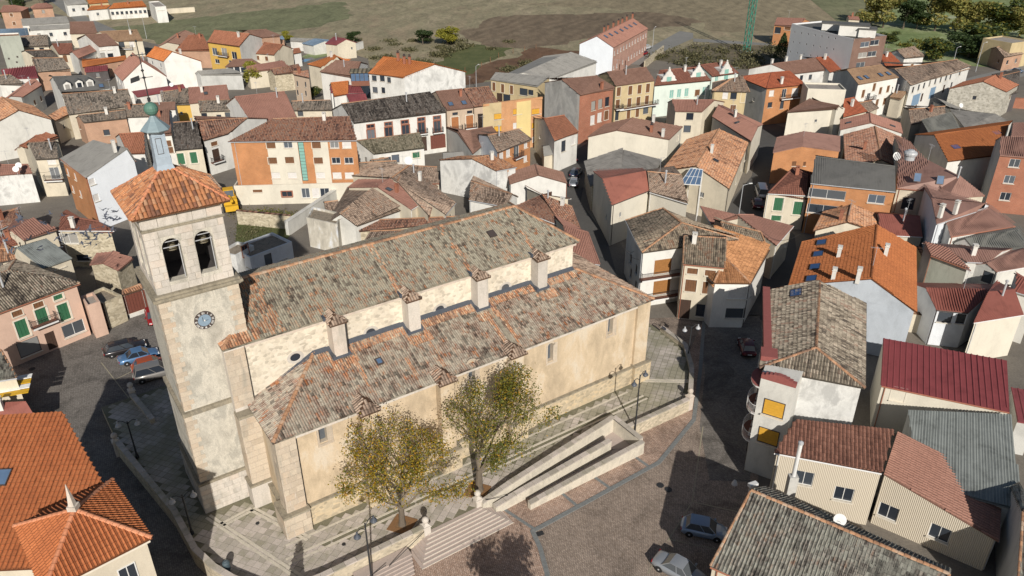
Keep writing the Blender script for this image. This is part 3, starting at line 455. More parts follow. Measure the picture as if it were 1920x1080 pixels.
{"n":"barn","P":[[-81.95,206.57],[-70.71,206.57],[-80.07,213.19],[-84.1,208.16]],"R":[[-83.02,207.36],[-75.39,209.88]],"z":3.0,"zr":3.75,"ro":"fibre","wa":"greywall","label":"grey walled barn with pale grey roof below the yellow house"},
{"P":[[-69.48,207.43],[-60.15,212.28],[-64.9,218.79],[-71.47,210.48]],"R":[[-70.48,208.96],[-62.53,215.54]],"z":3.5,"zr":4.55,"ro":"pinkb","wa":"cream","wi":[[0,7.59,0.82,1.0,1.15,"p"]],"label":"cream house with pinkish roof right of the grey barn"},
{"n":"barn","P":[[-61.85,204.37],[-55.4,207.43],[-58.76,214.7],[-64.61,207.14]],"R":[[-63.23,205.76],[-57.08,211.06]],"z":3.5,"zr":4.56,"ro":"oldr","wa":"stone","label":"stone barn with mottled old roof right of the pinkish roof"},
{"P":[[-52.87,189.36],[-48.08,185.69],[-50.3,194.08],[-52.81,190.41]],"R":[[-52.84,189.88],[-49.19,189.88]],"z":7.0,"zr":7.56,"ro":"oldr","wa":"pinkstone","wi":[[0,0.92,4.24,0.6,1.2,"p"],[0,4.01,4.48,0.6,1.2,"p"],[0,0.6,2.02,0.6,1.2,"p"],[0,3.72,2.3,0.6,1.2,"p"]],"ch":[[-51.26,189.16,7.36,"b"]],"label":"tall narrow pink stone house with slit windows and tiled eave"},
{"P":[[-88.09,181.69],[-79.63,189.85],[-80.55,191.0],[-89.94,184.0]],"R":[[-89.94,184.0],[-80.55,191.0]],"z":3.5,"zr":4.3,"t":"shed","ro":"maroon","wa":"white","wi":[[0,2.6,1.83,0.8,1,"p"]],"label":"white house with long maroon metal roof behind the church spire"},
{"P":[[-78.36,172.71],[-72.29,173.01],[-77.47,185.88],[-81.89,180.6]],"R":[[-80.12,176.65],[-74.88,179.45]],"z":4.0,"zr":5.92,"ro":"old","wa":"yellow","wi":[[0,3.71,1.71,0.6,0.6,"p"],[1,9.33,1.78,0.5,0.8,"w"],[1,8.01,1.57,0.5,0.8,"p"]],"ch":[[-75.95,177.78,5.62,"b"]],"label":"old grey roofed house with yellow side wall behind the spire"},
{"P":[[-72.03,172.03],[-64.29,175.73],[-67.96,185.5],[-76.0,183.48]],"R":[[-74.01,177.76],[-66.12,180.61]],"z":4.5,"zr":6.54,"ro":"pinkb","wa":"cream","wi":[[0,4.63,2.6,0.6,0.6,"b"],[0,2.21,1.98,1.0,1.2,"b"]],"ch":[[-70.69,176.91,5.86,"w"]],"sk":[[0,-69.62,176.31,5.61,"d"]],"label":"cream house with smooth brown pink roof and one tiny skylight"},
{"P":[[-66.53,163.51],[-59.21,164.35],[-62.5,171.38],[-69.45,171.03]],"R":[[-67.99,167.27],[-60.86,167.86]],"z":5.0,"zr":6.38,"ro":"old","wa":"cream","wi":[[0,0.66,3.11,1.2,1.5,"p"],[0,3.65,3.14,1,1,"p"],[0,5.86,3.31,1.8,1.3,"p"]],"ch":[[-63.43,166.74,6.05,"w"]],"label":"cream house with old grey roof and three dark front windows"},
{"P":[[-52.58,153.78],[-44.54,158.04],[-52.02,171.35],[-62.31,166.76]],"R":[[-57.45,160.27],[-48.28,164.7]],"z":5.5,"zr":8.98,"ro":"pinkb","wa":"whitew","wi":[[0,2.33,0.39,1.0,1.15,"b"],[0,6.79,0.39,1.0,1.15,"b"],[0,6.8,3.64,1.0,1.15,"b"]],"ch":[[-49.34,162.51,8.3,"m"]],"label":"large house with plain pink brown roof behind the orange brick block"},
{"P":[[-47.88,168.0],[-39.45,168.29],[-41.32,175.64],[-49.85,174.1]],"R":[[-48.87,171.05],[-40.39,171.96]],"z":4.0,"zr":5.24,"ro":"old","wa":"cream","wi":[[0,1.41,2.67,1.2,1.2,"p"],[0,4.03,2.82,1,1.1,"p"]],"ch":[[-46.28,170.74,5.02,"m"]],"label":"low cream house with dark old roof above the orange brick block"},
{"P":[[-94.45,162.96],[-83.89,170.53],[-88.77,178.94],[-103.42,177.97]],"R":[[-98.93,170.46],[-86.33,174.74]],"z":4.5,"zr":6.96,"ro":"old","wa":"cream","wi":[[0,6.55,3.85,1.2,0.8,"p"],[0,10.71,4.01,0.5,0.5,"p"]],"ch":[[-88.52,172.88,6.5,"w"]],"label":"long cream house with sagging old grey roof left of the spire"},
{"P":[[-89.28,158.7],[-81.77,162.01],[-84.2,167.4],[-92.83,162.43]],"R":[[-91.06,160.57],[-82.99,164.71]],"z":4.0,"zr":4.98,"ro":"old","wa":"brickpale","wi":[[0,3.82,0.77,1.2,1.2,"p"],[1,3.93,1.16,1.0,1.2,"p"],[3,1.15,1.84,0.8,0.9,"b"]],"ch":[[-85.95,162.41,4.73,"w"]],"label":"lower house with old grey roof over a band of pale brick"},
{"P":[[-82.33,162.69],[-77.31,163.37],[-80.43,171.7],[-85.59,170.92]],"R":[[-83.96,166.81],[-78.87,167.54]],"z":4.0,"zr":5.57,"ro":"old","wa":"white","ch":[[-82.36,165.51,5.02,"b"]],"label":"white walled house with old grey roof just left of the spire"},
{"P":[[-68.33,142.6],[-64.74,143.72],[-70.86,159.73],[-72.7,154.46]],"R":[[-70.52,148.53],[-67.8,151.73]],"z":6.0,"zr":8.7,"ro":"brown","wa":"white","wm":{"1":"shadeblue"},"wi":[[0,2.51,3.68,1.6,1.2,"b"],[0,2.63,2.37,1.6,1.2,"b"],[0,2.23,0.48,1.2,1.5,"w"],[1,7.47,3.19,0.8,0.9,"w"]],"ch":[[-68.5,148.58,8.08,"b"]],"sk":[[0,-67.47,147.54,7.41,"w"]],"label":"tall pink brown roofed house right behind the green copper ball"},
{"P":[[-75.14,160.7],[-70.98,161.8],[-72.27,166.12],[-76.97,165.79]],"R":[[-76.05,163.24],[-71.62,163.96]],"z":6.0,"zr":6.9,"ro":"brown","wa":"white","wi":[[1,2.85,3.32,0.5,0.8,"p"],[1,0.8,2.97,1.0,1.2,"p"]],"ch":[[-74.59,162.92,6.7,"m"]],"label":"small brown roof stepping down behind the green copper ball"},
{"P":[[-61.18,135.94],[-56.65,137.28],[-63.0,151.72],[-66.5,151.17]],"R":[[-63.84,143.56],[-59.82,144.5]],"z":5.5,"zr":8.39,"ro":"darkold","wa":"cream","wi":[[0,0.6,2.58,1.3,2.2,"g"],[0,2.8,2.59,1.3,2.2,"g"]],"ch":[[-59.8,142.25,7.58,"m"]],"label":"cream house with near black mossy roof and green shutters"},
{"P":[[-57.41,140.18],[-54.31,144.41],[-49.46,154.75],[-64.68,155.28]],"R":[[-61.04,147.73],[-51.88,149.58]],"z":6.0,"zr":7.53,"ro":"oldr","wa":"white","wi":[[0,2.02,4.35,1.4,0.8,"b"],[0,2.02,1.32,1.5,2.4,"d"]],"bl":[[0,1.79,1.41,2.4]],"label":"red roofed white house with brick trim and big maroon garage door"},
{"P":[[-68.86,133.93],[-65.96,134.23],[-70.35,145.86],[-75.67,143.95]],"R":[[-72.26,138.94],[-68.15,140.04]],"z":5.5,"zr":7.57,"ro":"terrad","wa":"white","wi":[[1,2.78,2.53,1.0,1.2,"b"]],"label":"terracotta roofed house between the white gable building and the spire"},
{"P":[[-66.58,114.79],[-75.31,124.0],[-69.62,127.04],[-62.1,122.84]],"R":[[-62.68,121.79],[-70.37,126.64]],"z":8.0,"zr":10.37,"ro":"fibre","wa":"bluebright","wm":{"0":"brickor"},"wi":[[0,11.1,5.37,1,1.2,"W"],[0,7.13,5.57,1,1.2,"W"],[0,10.78,2.43,1,1.2,"W"],[0,6.78,2.7,1,1.2,"W"],[3,7.99,3.72,1,1.2,"W"],[3,7.99,6.51,1,1,"W"]],"ch":[[-64.08,120.79,10.61,"w"]],"label":"brick apartment house with huge plain white gable and grey corrugated roof"},
{"P":[[-82.77,129.33],[-79.17,129.9],[-83.57,138.74],[-88.85,137.46]],"R":[[-85.81,133.4],[-81.37,134.32]],"z":6.0,"zr":7.67,"ro":"old","wa":"cream","wm":{"3":"cream"},"wi":[[0,2.4,4.84,1.4,0.9,"W"],[0,2.39,2.13,1.6,2.2,"w"],[1,2.5,3.57,0.6,0.6,"w"],[3,6.97,2.02,0.6,0.6,"w"],[3,6.7,3.06,0.6,0.6,"b"]],"ch":[[-81.16,131.99,6.85,"m"]],"bl":[[0,2.11,2.16,3]],"label":"cream house with dark old roof and balcony left of the white gable block"},
{"n":"barn","o":0.15,"P":[[-94.03,155.82],[-103.4,166.2],[-112.87,158.41],[-103.5,148.04]],"R":[[-98.04,152.52],[-107.42,162.89]],"z":5.5,"zr":8.31,"ro":"oldo","wa":"greywhite","wi":[[2,2.37,0.39,1.0,1.15,"p"],[2,6.83,0.39,1.0,1.15,"p"],[2,11.74,-0.95,1.1,2.1,"d"],[2,2.3,3.64,1.0,1.15,"p"],[2,11.72,3.64,1.0,1.15,"p"]],"label":"grey rendered barn with orange roof at the left edge"},
{"P":[[-95.89,160.01],[-95.26,165.45],[-99.92,170.96],[-99.27,162.34]],"R":[[-97.58,161.17],[-97.59,168.2]],"z":4.0,"zr":4.81,"ro":"oldo","wa":"cream","wi":[[0,2.37,1.67,0.5,0.8,"p"]],"label":"low cream cottage with rusty old roof beside the grey barn"},
{"P":[[-112.33,177.78],[-113.9,188.75],[-119.88,195.03],[-115.09,173.41]],"R":[[-113.71,175.6],[-116.89,191.89]],"z":4.5,"zr":5.26,"ro":"pinkb","wa":"greywhite","wi":[[0,2.13,1.17,1.0,1.15,"b"],[0,5.85,1.17,1.0,1.15,"b"],[0,9.68,1.17,1.0,1.15,"b"]],"ch":[[-115.08,186.24,5.02,"m"]],"label":"grey gabled house with brown pink roof left of the slate roof"},
{"P":[[-125.91,191.72],[-119.49,191.18],[-131.66,201.69],[-133.64,197.31]],"R":[[-129.78,194.52],[-125.57,196.43]],"z":4.0,"zr":5.31,"ro":"old","wa":"white","wi":[[0,3.13,1.21,1.0,1.2,"p"]],"ch":[[-125.58,194.28,4.88,"m"]],"label":"white cottage with old grey roof at the left edge under the maroon shed"},
{"P":[[-91.88,141.91],[-89.27,148.62],[-94.52,149.9],[-93.6,140.81]],"R":[[-92.74,141.36],[-91.9,149.26]],"z":4.0,"zr":4.59,"ro":"terrad","wa":"cream","wi":[[0,2.63,1.42,1.0,1.2,"b"]],"label":"small orange roofed house squeezed left of the cream balcony house"},
{"P":[[-88.82,125.13],[-82.54,126.91],[-84.93,130.0],[-91.64,130.85]],"R":[[-90.23,127.99],[-83.73,128.45]],"z":4.5,"zr":5.4,"ro":"pinkb","wa":"whitepeel","ch":[[-88.16,126.92,4.99,"m"]],"label":"white peeling wall house with pink roof and two dishes at the left edge"},
{"P":[[-34.13,186.06],[-25.44,182.25],[-10.78,187.36],[-28.68,200.22]],"R":[[-31.41,193.14],[-18.11,184.81]],"z":8.0,"zr":10.34,"ro":"terra","wa":"white","wm":{"1":"whitepeel"},"wi":[[0,1.38,6.25,1.3,1.3,"p"],[0,3.61,6.37,1.3,1.3,"p"],[0,5.45,6.21,1,1.3,"p"],[0,1.36,3.42,1.4,1.4,"p"],[0,3.65,3.56,1,1.4,"p"]],"ch":[[-27.24,189.58,10.65,"d"],[-24.23,187.23,10.23,"d"],[-25.56,187.74,10.21,"d"]],"label":"large white house with bright orange roof and glazed corner bay"},
{"n":"terraced_houses","o":0.15,"P":[[28.28,221.65],[42.48,251.57],[33.29,256.89],[19.09,226.97]],"R":[[23.7,224.3],[37.9,254.22]],"z":7.0,"zr":9.63,"ro":"pinkb","wa":"bluebright","wm":{"0":"brickpink"},"wi":[[0,1.38,0.65,1.0,1.15,"w"],[0,4.13,0.65,1.0,1.15,"w"],[0,6.88,-0.95,1.1,2.1,"d"],[0,9.63,0.65,1.0,1.15,"w"],[0,12.38,-0.95,1.1,2.1,"d"],[0,15.13,0.65,1.0,1.15,"w"],[0,17.88,0.65,1.0,1.15,"w"],[0,20.63,0.65,1.0,1.15,"w"],[0,23.38,0.65,1.0,1.15,"w"],[0,26.13,0.65,1.0,1.15,"w"],[0,28.88,0.65,1.0,1.15,"w"],[0,31.63,0.65,1.0,1.15,"w"],[0,1.38,4.65,1.0,1.15,"w"],[0,4.13,4.65,1.0,1.15,"w"],[0,6.88,4.65,1.0,1.15,"w"],[0,9.63,4.65,1.0,1.15,"w"],[0,12.38,4.65,1.0,1.15,"w"],[0,15.13,4.65,1.0,1.15,"w"],[0,17.88,4.65,1.0,1.15,"w"],[0,20.63,4.65,1.0,1.15,"w"],[0,23.38,4.65,1.0,1.15,"w"],[0,26.13,4.65,1.0,1.15,"w"],[0,28.88,4.65,1.0,1.15,"w"],[0,31.63,4.65,1.0,1.15,"w"]],"ch":[[27.46,239.85,8.01,"d"],[28.61,240.0,8.49,"d"],[30.83,245.41,8.34,"d"],[32.47,246.67,8.8,"d"],[33.65,246.82,9.3,"d"],[35.35,249.52,9.48,"d"],[37.74,253.89,9.63,"d"]],"sk":[[0,26.5,226.88,8.92,"w"],[0,28.3,230.31,8.84,"w"],[0,30.27,233.97,8.74,"w"],[0,32.35,238.19,8.7,"w"],[0,34.14,241.87,8.68,"w"],[0,35.98,245.65,8.66,"w"],[0,37.88,249.55,8.64,"w"]],"label":"long row of terraced houses with white gable and chimneys beyond the field"},
{"n":"warehouse","P":[[10.36,198.26],[23.44,217.03],[9.21,225.16],[-5.01,195.7]],"R":[[2.68,196.98],[16.32,221.1]],"z":4.0,"zr":5.71,"ro":"fibre","wa":"white","label":"long grey fibre cement warehouse roof beside the ploughed field"},
{"n":"apartment_building","P":[[-5.11,184.25],[5.79,177.21],[8.83,183.46],[-3.92,188.22]],"R":[[-3.92,188.22],[8.83,183.46]],"z":7.0,"zr":7.76,"t":"shed","ro":"fibre","wa":"ochre","wi":[[0,0.81,4.33,0.9,2,"b"],[0,3.28,4.24,0.9,2,"b"],[0,5.77,4.24,0.9,2,"b"],[0,9.1,4.4,2.2,1.6,"p"],[0,11.03,4.73,1.4,1.2,"p"],[0,2.41,1.98,1.6,2,"d"],[0,4.42,1.97,2,2,"p"]],"label":"ochre three storey block with shops and grey flat roof by the field"},
{"n":"apartment_building","P":[[14.11,159.68],[22.05,166.43],[14.64,170.49],[6.92,170.75]],"R":[[10.52,165.22],[18.34,168.46]],"z":9.5,"zr":11.41,"ro":"brown","wa":"brickred","wm":{"3":"concrete"},"wi":[[0,4.23,5.47,1.3,2,"p"],[0,6.33,5.57,1.3,2,"p"],[0,8.41,5.63,1.3,2,"p"],[0,4.18,2.42,1.3,2,"W"],[0,6.29,2.62,1.3,2,"W"],[0,8.37,2.7,1.3,2,"b"]],"ch":[[18.96,164.24,9.66,"b"]],"label":"red brick apartment house with raw concrete side wall and brown roof"},
{"P":[[23.2,173.74],[32.76,178.93],[29.9,188.84],[20.14,184.17]],"R":[[21.67,178.95],[31.33,183.89]],"z":8.0,"zr":9.88,"ro":"brown","wa":"ochre","wi":[[0,0.93,5.54,1.1,2,"b"],[0,4.12,5.44,1.1,2,"b"],[0,6.72,5.38,1.1,2,"b"],[0,9.08,5.39,1.1,2,"b"],[0,0.86,2.73,1.1,2,"b"],[0,4.12,2.65,1.1,2,"b"],[0,6.63,2.62,1.1,2,"b"],[0,9.06,2.65,1.1,2,"b"],[0,0.87,-0.02,1,2.2,"p"],[0,4.1,-0.04,1,2.2,"b"],[0,6.62,-0.04,1,2.2,"b"],[0,9.0,0.41,1.5,1.5,"p"]],"ch":[[26.02,179.15,9.23,"m"]],"bl":[[0,6.48,2.49,11],[0,0.99,2.7,2]],"label":"ochre house with two rows of brown balcony doors and long balcony"},
{"P":[[32.88,180.11],[47.21,185.32],[43.48,195.65],[37.19,193.23]],"R":[[35.04,186.67],[45.35,190.48]],"z":6.5,"zr":8.49,"ro":"redb","wa":"mint","wi":[[0,4.73,3.02,1.1,2,"m"],[0,6.73,3.06,1.1,2,"m"],[0,8.74,3.09,1.1,2,"m"],[0,11.69,3.01,1.3,1.5,"b"],[0,13.61,3.02,1.1,2,"m"]],"ch":[[41.25,187.74,8.07,"w"]],"sk":[[0,44.17,186.27,7.2,"O"],[0,36.61,182.82,6.96,"O"]],"label":"mint and white town house with ornate gable, left of the pair"},
{"P":[[48.46,189.32],[55.88,193.08],[51.52,201.48],[44.15,198.36]],"R":[[46.3,193.84],[53.7,197.28]],"z":6.5,"zr":8.27,"ro":"redb","wa":"mint","wi":[[0,1.56,4.61,1,1.6,"m"],[0,7.59,4.84,1,1.6,"m"],[3,6.51,3.44,1.0,1.2,"w"]],"ch":[[51.51,194.68,7.75,"w"]],"sk":[[0,52.27,191.84,6.7,"O"]],"label":"mint and white town house with ornate gable, right of the pair"},
{"P":[[-30.56,147.07],[-13.29,154.89],[-20.69,167.45],[-36.81,157.04]],"R":[[-33.69,152.05],[-16.99,161.17]],"z":7.3,"zr":9.68,"ro":"darkold","wa":"white","wi":[[0,3.3,5.8,1.5,0.7,"k"],[0,6.89,5.83,1.5,0.7,"k"],[0,10.25,5.82,1.5,0.7,"k"],[0,13.71,5.95,1.5,0.7,"k"],[0,17.02,5.89,1.5,0.7,"k"],[0,3.26,3.51,1.6,2,"k"],[0,6.84,3.53,1.6,2,"k"],[0,10.33,3.57,1.6,2,"k"],[0,13.68,3.29,1.5,2.4,"k"],[0,17.01,3.21,1.5,2.4,"k"],[0,17.05,-0.22,3.4,3,"G"],[0,13.79,-0.28,1.6,3,"d"]],"ch":[[-21.33,156.21,8.88,"m"]],"bl":[[0,13.62,3.58,2.2],[0,16.96,3.42,2.2]],"label":"long white old house with brick window surrounds and mossy dark roof"},
{"P":[[-13.3,157.31],[-7.94,159.63],[-13.25,171.34],[-18.84,169.1]],"R":[[-16.07,163.21],[-10.59,165.48]],"z":7.0,"zr":9.35,"ro":"brown","wa":"pinkstone","wi":[[0,1.68,2.71,1.6,2.6,"o"],[0,4.92,2.72,1.6,2.6,"o"],[0,1.76,5.69,1.2,0.6,"p"],[0,4.97,5.71,1.2,0.6,"p"],[3,5.08,2.53,0.6,0.6,"w"]],"ch":[[-10.82,162.84,8.49,"b"]],"sk":[[0,-12.7,159.41,7.62,"w"],[0,-10.0,160.55,7.61,"w"]],"bl":[[0,1.83,2.67,2.6],[0,5.0,2.75,2.6]],"label":"pink stone house with arched brown windows and two roof windows"},
{"P":[[-7.83,159.77],[-2.7,162.58],[-7.27,173.28],[-12.81,172.04]],"R":[[-10.32,165.91],[-4.98,167.93]],"z":7.0,"zr":9.25,"ro":"oldr","wa":"pinkstone","wi":[[0,4.07,1.86,0.8,0.9,"p"]],"label":"old mottled roofed house joining the pink stone house"},
{"n":"apartment_building","o":0,"P":[[-2.49,154.34],[6.59,159.2],[2.9,157.86],[-6.19,153.0]],"R":[[-6.19,153.0],[2.9,157.86]],"z":9.0,"zr":9.0,"t":"flat","ro":"gravel","wa":"brickyel","wm":{"3":"ochre"},"wi":[[3,3.33,5.95,2,1.2,"y"],[0,3.64,6.43,2,1.2,"y"],[0,8.11,5.85,2.2,1.2,"y"],[0,8.16,2.93,2.2,1.2,"y"],[3,3.33,3.38,2,1.2,"y"],[0,3.65,3.55,2,1.2,"W"],[0,8.21,-0.02,2,1.2,"W"]],"label":"yellow and orange brick apartment block with yellow blinds","st":[[0,3.44,6.8,"paleyellow"]]},
{"P":[[-7.33,139.95],[-2.88,153.1],[-4.99,152.55],[-14.2,157.72]],"R":[[-10.77,148.83],[-3.93,152.83]],"z":3.5,"zr":4.9,"ro":"brown","wa":"greywhite","wi":[[0,8.31,1.1,1.0,1.2,"p"]],"label":"low cream house with brown roof left of the small brick house"},
{"P":[[-2.56,134.73],[3.77,142.87],[-1.06,146.2],[-6.54,145.74]],"R":[[-4.55,140.24],[1.35,144.54]],"z":5.5,"zr":6.93,"ro":"oldt","wa":"brickor","wm":{"3":"bluewhite"},"wi":[[0,1.13,3.44,1.2,1.6,"W"],[0,3.13,3.69,1.2,1.4,"W"],[0,5.65,2.77,1.6,2.4,"w"],[0,8.51,4.01,1.1,1.2,"W"],[0,8.44,1.31,1.1,1.2,"W"]],"ch":[[-2.4,140.72,6.67,"m"]],"bl":[[0,5.66,3.03,2.6]],"label":"small brick fronted house with tan roof and blue white side wall"},
{"P":[[8.02,141.55],[12.98,147.45],[7.83,156.11],[4.49,156.98]],"R":[[6.26,149.26],[10.4,151.78]],"z":5.5,"zr":7.51,"ro":"terrad","wa":"white","wi":[[0,2.99,2.49,1.4,2.2,"p"],[0,6.16,3.08,1.2,1.4,"W"],[3,4.42,2.67,0.6,0.6,"b"],[3,11.98,1.39,1.0,1.2,"p"]],"label":"white house with terracotta roof beside the parked red car"},
{"o":0.15,"P":[[29.05,139.12],[33.14,147.37],[18.18,149.01],[14.09,140.76]],"R":[[19.4,140.18],[23.49,148.43]],"z":6.5,"zr":7.96,"ro":"brown","wa":"cream2","wi":[[0,2.17,0.56,1.0,1.15,"t"],[0,6.79,4.31,1.0,1.15,"t"],[3,7.14,1.55,0.5,0.8,"w"]],"ch":[[26.03,141.56,7.11,"d"],[27.97,140.04,6.72,"w"],[27.32,147.23,7.33,"w"]],"label":"big cream blank walled building with brown roof and several chimneys"},
{"n":"barn","P":[[13.14,122.87],[13.02,134.61],[27.55,136.61],[22.92,123.15]],"R":[[18.03,123.01],[20.28,135.61]],"z":3.5,"zr":5.71,"ro":"slatey","wa":"stone","label":"stone barn with warped slate grey hipped roof at the street bend"},
{"P":[[15.05,108.49],[21.51,114.47],[21.86,124.91],[13.56,123.45]],"R":[[14.3,115.97],[21.69,119.69]],"z":6.0,"zr":7.39,"ro":"redm","wa":"cream2","wi":[[0,2.17,3.2,0.5,0.8,"w"],[3,11.21,2.28,0.6,0.6,"w"]],"label":"cream house with ribbed red metal roof above the dark street"},
{"P":[[21.48,113.77],[26.5,108.91],[27.54,125.91],[22.15,124.04]],"R":[[21.82,118.91],[27.02,117.41]],"z":6.0,"zr":7.49,"ro":"oldt","wa":"cream2","wi":[[3,2.92,1.81,0.6,0.6,"w"]],"ch":[[24.14,115.52,6.9,"m"]],"label":"cream house with old mottled roof beside the glass canopy"},
{"o":0.15,"P":[[-2.67,126.22],[0.81,128.23],[-9.51,133.99],[-12.99,131.98]],"R":[[-6.91,128.59],[-3.42,130.59]],"z":5.0,"zr":6.38,"ro":"oldo","wa":"whitepeel","ch":[[-3.5,129.25,6.01,"w"]],"label":"white house with faded peeling wall behind the church roof"},
{"o":0.15,"P":[[9.35,124.39],[8.96,129.8],[-0.76,129.38],[-0.36,123.96]],"R":[[4.43,124.17],[4.04,129.59]],"z":3.5,"zr":5.01,"ro":"brown","wa":"white","label":"white gabled house with ribbed brown roof beside the two parked cars"},
{"n":"hut","o":0,"P":[[-0.77,127.35],[0.0,130.11],[-1.83,133.33],[-2.6,130.58]],"R":[[-2.6,130.58],[-1.83,133.33]],"z":4.5,"zr":4.5,"t":"flat","ro":"brown","wa":"brickpale","wi":[[3,2.05,1.42,2,0.8,"p"]],"label":"small boxy brown hut between two white gables"},
{"P":[[-26.18,141.35],[-16.92,145.0],[-19.62,154.11],[-33.27,147.41]],"R":[[-29.72,144.38],[-18.27,149.56]],"z":3.0,"zr":4.61,"ro":"mossy","wa":"white","wi":[[0,1.61,0.85,1,1.2,"b"],[0,2.99,0.96,0.8,1,"p"],[0,4.28,0.64,1.5,1.6,"p"],[0,8.38,1.05,1.5,1.2,"g"],[3,6.42,0.9,0.8,0.9,"p"]],"label":"low white house with mossy green grey roof below the striped house"},
{"P":[[-27.25,132.3],[-20.27,133.8],[-22.02,138.34],[-28.33,137.68]],"R":[[-27.79,134.99],[-21.15,136.07]],"z":2.5,"zr":3.44,"ro":"old","wa":"cream","wi":[[0,0.82,0.95,2,1.4,"p"]],"label":"low cream house with dark old roof touching the orange brick block"},
{"P":[[-12.69,110.11],[-12.47,125.25],[-23.79,129.32],[-24.65,128.82]],"R":[[-18.67,119.46],[-18.13,127.28]],"z":3.5,"zr":5.65,"ro":"oldt","wa":"cream","wi":[[0,8.5,1.5,0.5,0.8,"w"],[3,6.13,1.7,0.6,0.6,"p"]],"ch":[[-16.49,123.93,4.98,"m"]],"label":"old house with wide grey tile roof behind the peeling white wall"},
{"n":"barn","P":[[-23.35,107.48],[-16.54,114.71],[-27.86,123.74],[-28.27,108.58]],"R":[[-25.81,108.03],[-22.2,119.22]],"z":3.0,"zr":4.7,"ro":"oldt","wa":"greywhite","label":"old barn with broad sagging grey brown roof behind the church nave"},
{"P":[[-15.62,111.95],[-13.82,115.44],[-26.25,125.4],[-27.38,121.65]],"R":[[-21.5,116.8],[-20.03,120.42]],"z":3.8,"zr":5.7,"ro":"pinkb","wa":"cream","ch":[[-18.37,116.32,4.91,"b"]],"sk":[[0,-19.68,116.69,5.21,"d"]],"label":"patch of smooth pink roof with one dark roof window"},
{"P":[[-10.23,111.4],[-9.01,116.3],[-26.09,136.28],[-29.1,129.07]],"R":[[-19.67,120.24],[-17.55,126.29]],"z":3.2,"zr":5.94,"ro":"oldt","wa":"cream","wi":[[0,2.62,0.8,1.0,1.2,"p"],[3,14.21,0.8,1.0,1.2,"w"]],"ch":[[-15.19,121.54,5.03,"w"]],"label":"long old grey roof rising right of the smooth pink roof"},
{"P":[[-15.54,122.91],[-12.22,122.91],[-13.4,130.53],[-19.89,132.05]],"R":[[-17.72,127.48],[-12.81,126.72]],"z":4.0,"zr":5.52,"ro":"oldt","wa":"cream","wi":[[3,2.1,1.5,0.5,0.8,"p"]],"label":"old grey roofed house touching the faded white wall on its left"},
{"n":"lean_to","P":[[-23.19,107.71],[-8.72,111.1],[-8.4,112.65],[-22.62,111.64]],"R":[[-22.75,110.73],[-8.47,112.3]],"z":2.0,"zr":2.49,"ro":"oldr","wa":"stone","label":"long low rusty roof running along the church north side"},
{"n":"lean_to","P":[[-22.16,103.28],[-17.31,106.07],[-14.69,108.78],[-21.32,108.9]],"R":[[-21.52,107.61],[-15.3,108.16]],"z":1.6,"zr":2.05,"ro":"oldt","wa":"stone","label":"low grey brown roof tucked behind the nave ridge"},
{"P":[[-6.97,117.45],[-0.99,114.65],[0.99,118.87],[-6.69,127.76]],"R":[[-6.83,122.6],[0.0,116.76]],"z":3.2,"zr":4.48,"ro":"oldt","wa":"white","label":"white cottage with grey gabled roof beside the peeling wall house"},
{"n":"ruined_house","o":0,"P":[[-26.04,106.04],[-26.11,110.53],[-31.24,113.14],[-31.17,108.65]],"R":[[-31.17,108.65],[-31.24,113.14]],"z":3.5,"zr":3.5,"t":"flat","ro":"rubble","wa":"ruin","label":"roofless ruin with cream and white rendered walls"},
{"P":[[7.5,107.38],[10.33,105.87],[8.2,115.37],[2.11,123.81]],"R":[[4.8,115.59],[9.27,110.62]],"z":3.0,"zr":4.76,"ro":"oldr","wa":"cream","wi":[[3,9.66,1.2,0.6,0.6,"b"]],"ch":[[7.79,111.57,4.46,"w"]],"label":"half collapsed old house with rusty hipped roof behind the nave end"},
{"P":[[0.0,114.91],[7.37,107.51],[5.41,118.8],[9.7,118.69]],"R":[[4.85,116.8],[6.39,113.16]],"z":3.0,"zr":4.47,"ro":"oldr","wa":"cream","wi":[[0,2.63,0.6,1.0,1.2,"b"]],"ch":[[5.64,113.81,4.23,"m"]],"label":"old rusty gabled roof between the nave apex and the street"},
{"P":[[8.32,94.48],[11.83,93.4],[9.57,106.19],[6.45,109.84]],"R":[[7.39,102.16],[10.7,99.8]],"z":3.5,"zr":5.34,"ro":"pinkb","wa":"cream","wi":[[0,0.75,1.5,0.5,0.8,"p"]],"label":"low building with smooth pink brown roof beside the east street"},
{"P":[[86.71,267.12],[92.77,263.11],[100.9,271.97],[89.88,273.63]],"R":[[88.3,270.38],[96.83,267.54]],"z":5.5,"zr":7.23,"ro":"pinkb","wa":"brickor","wm":{"1":"brickor"},"wi":[[0,1.33,2.89,2,2,"p"],[0,4.4,4.24,2,1,"b"],[1,7.95,2.18,0.8,0.9,"b"]],"label":"brick house under construction with orange roof beyond the town"},
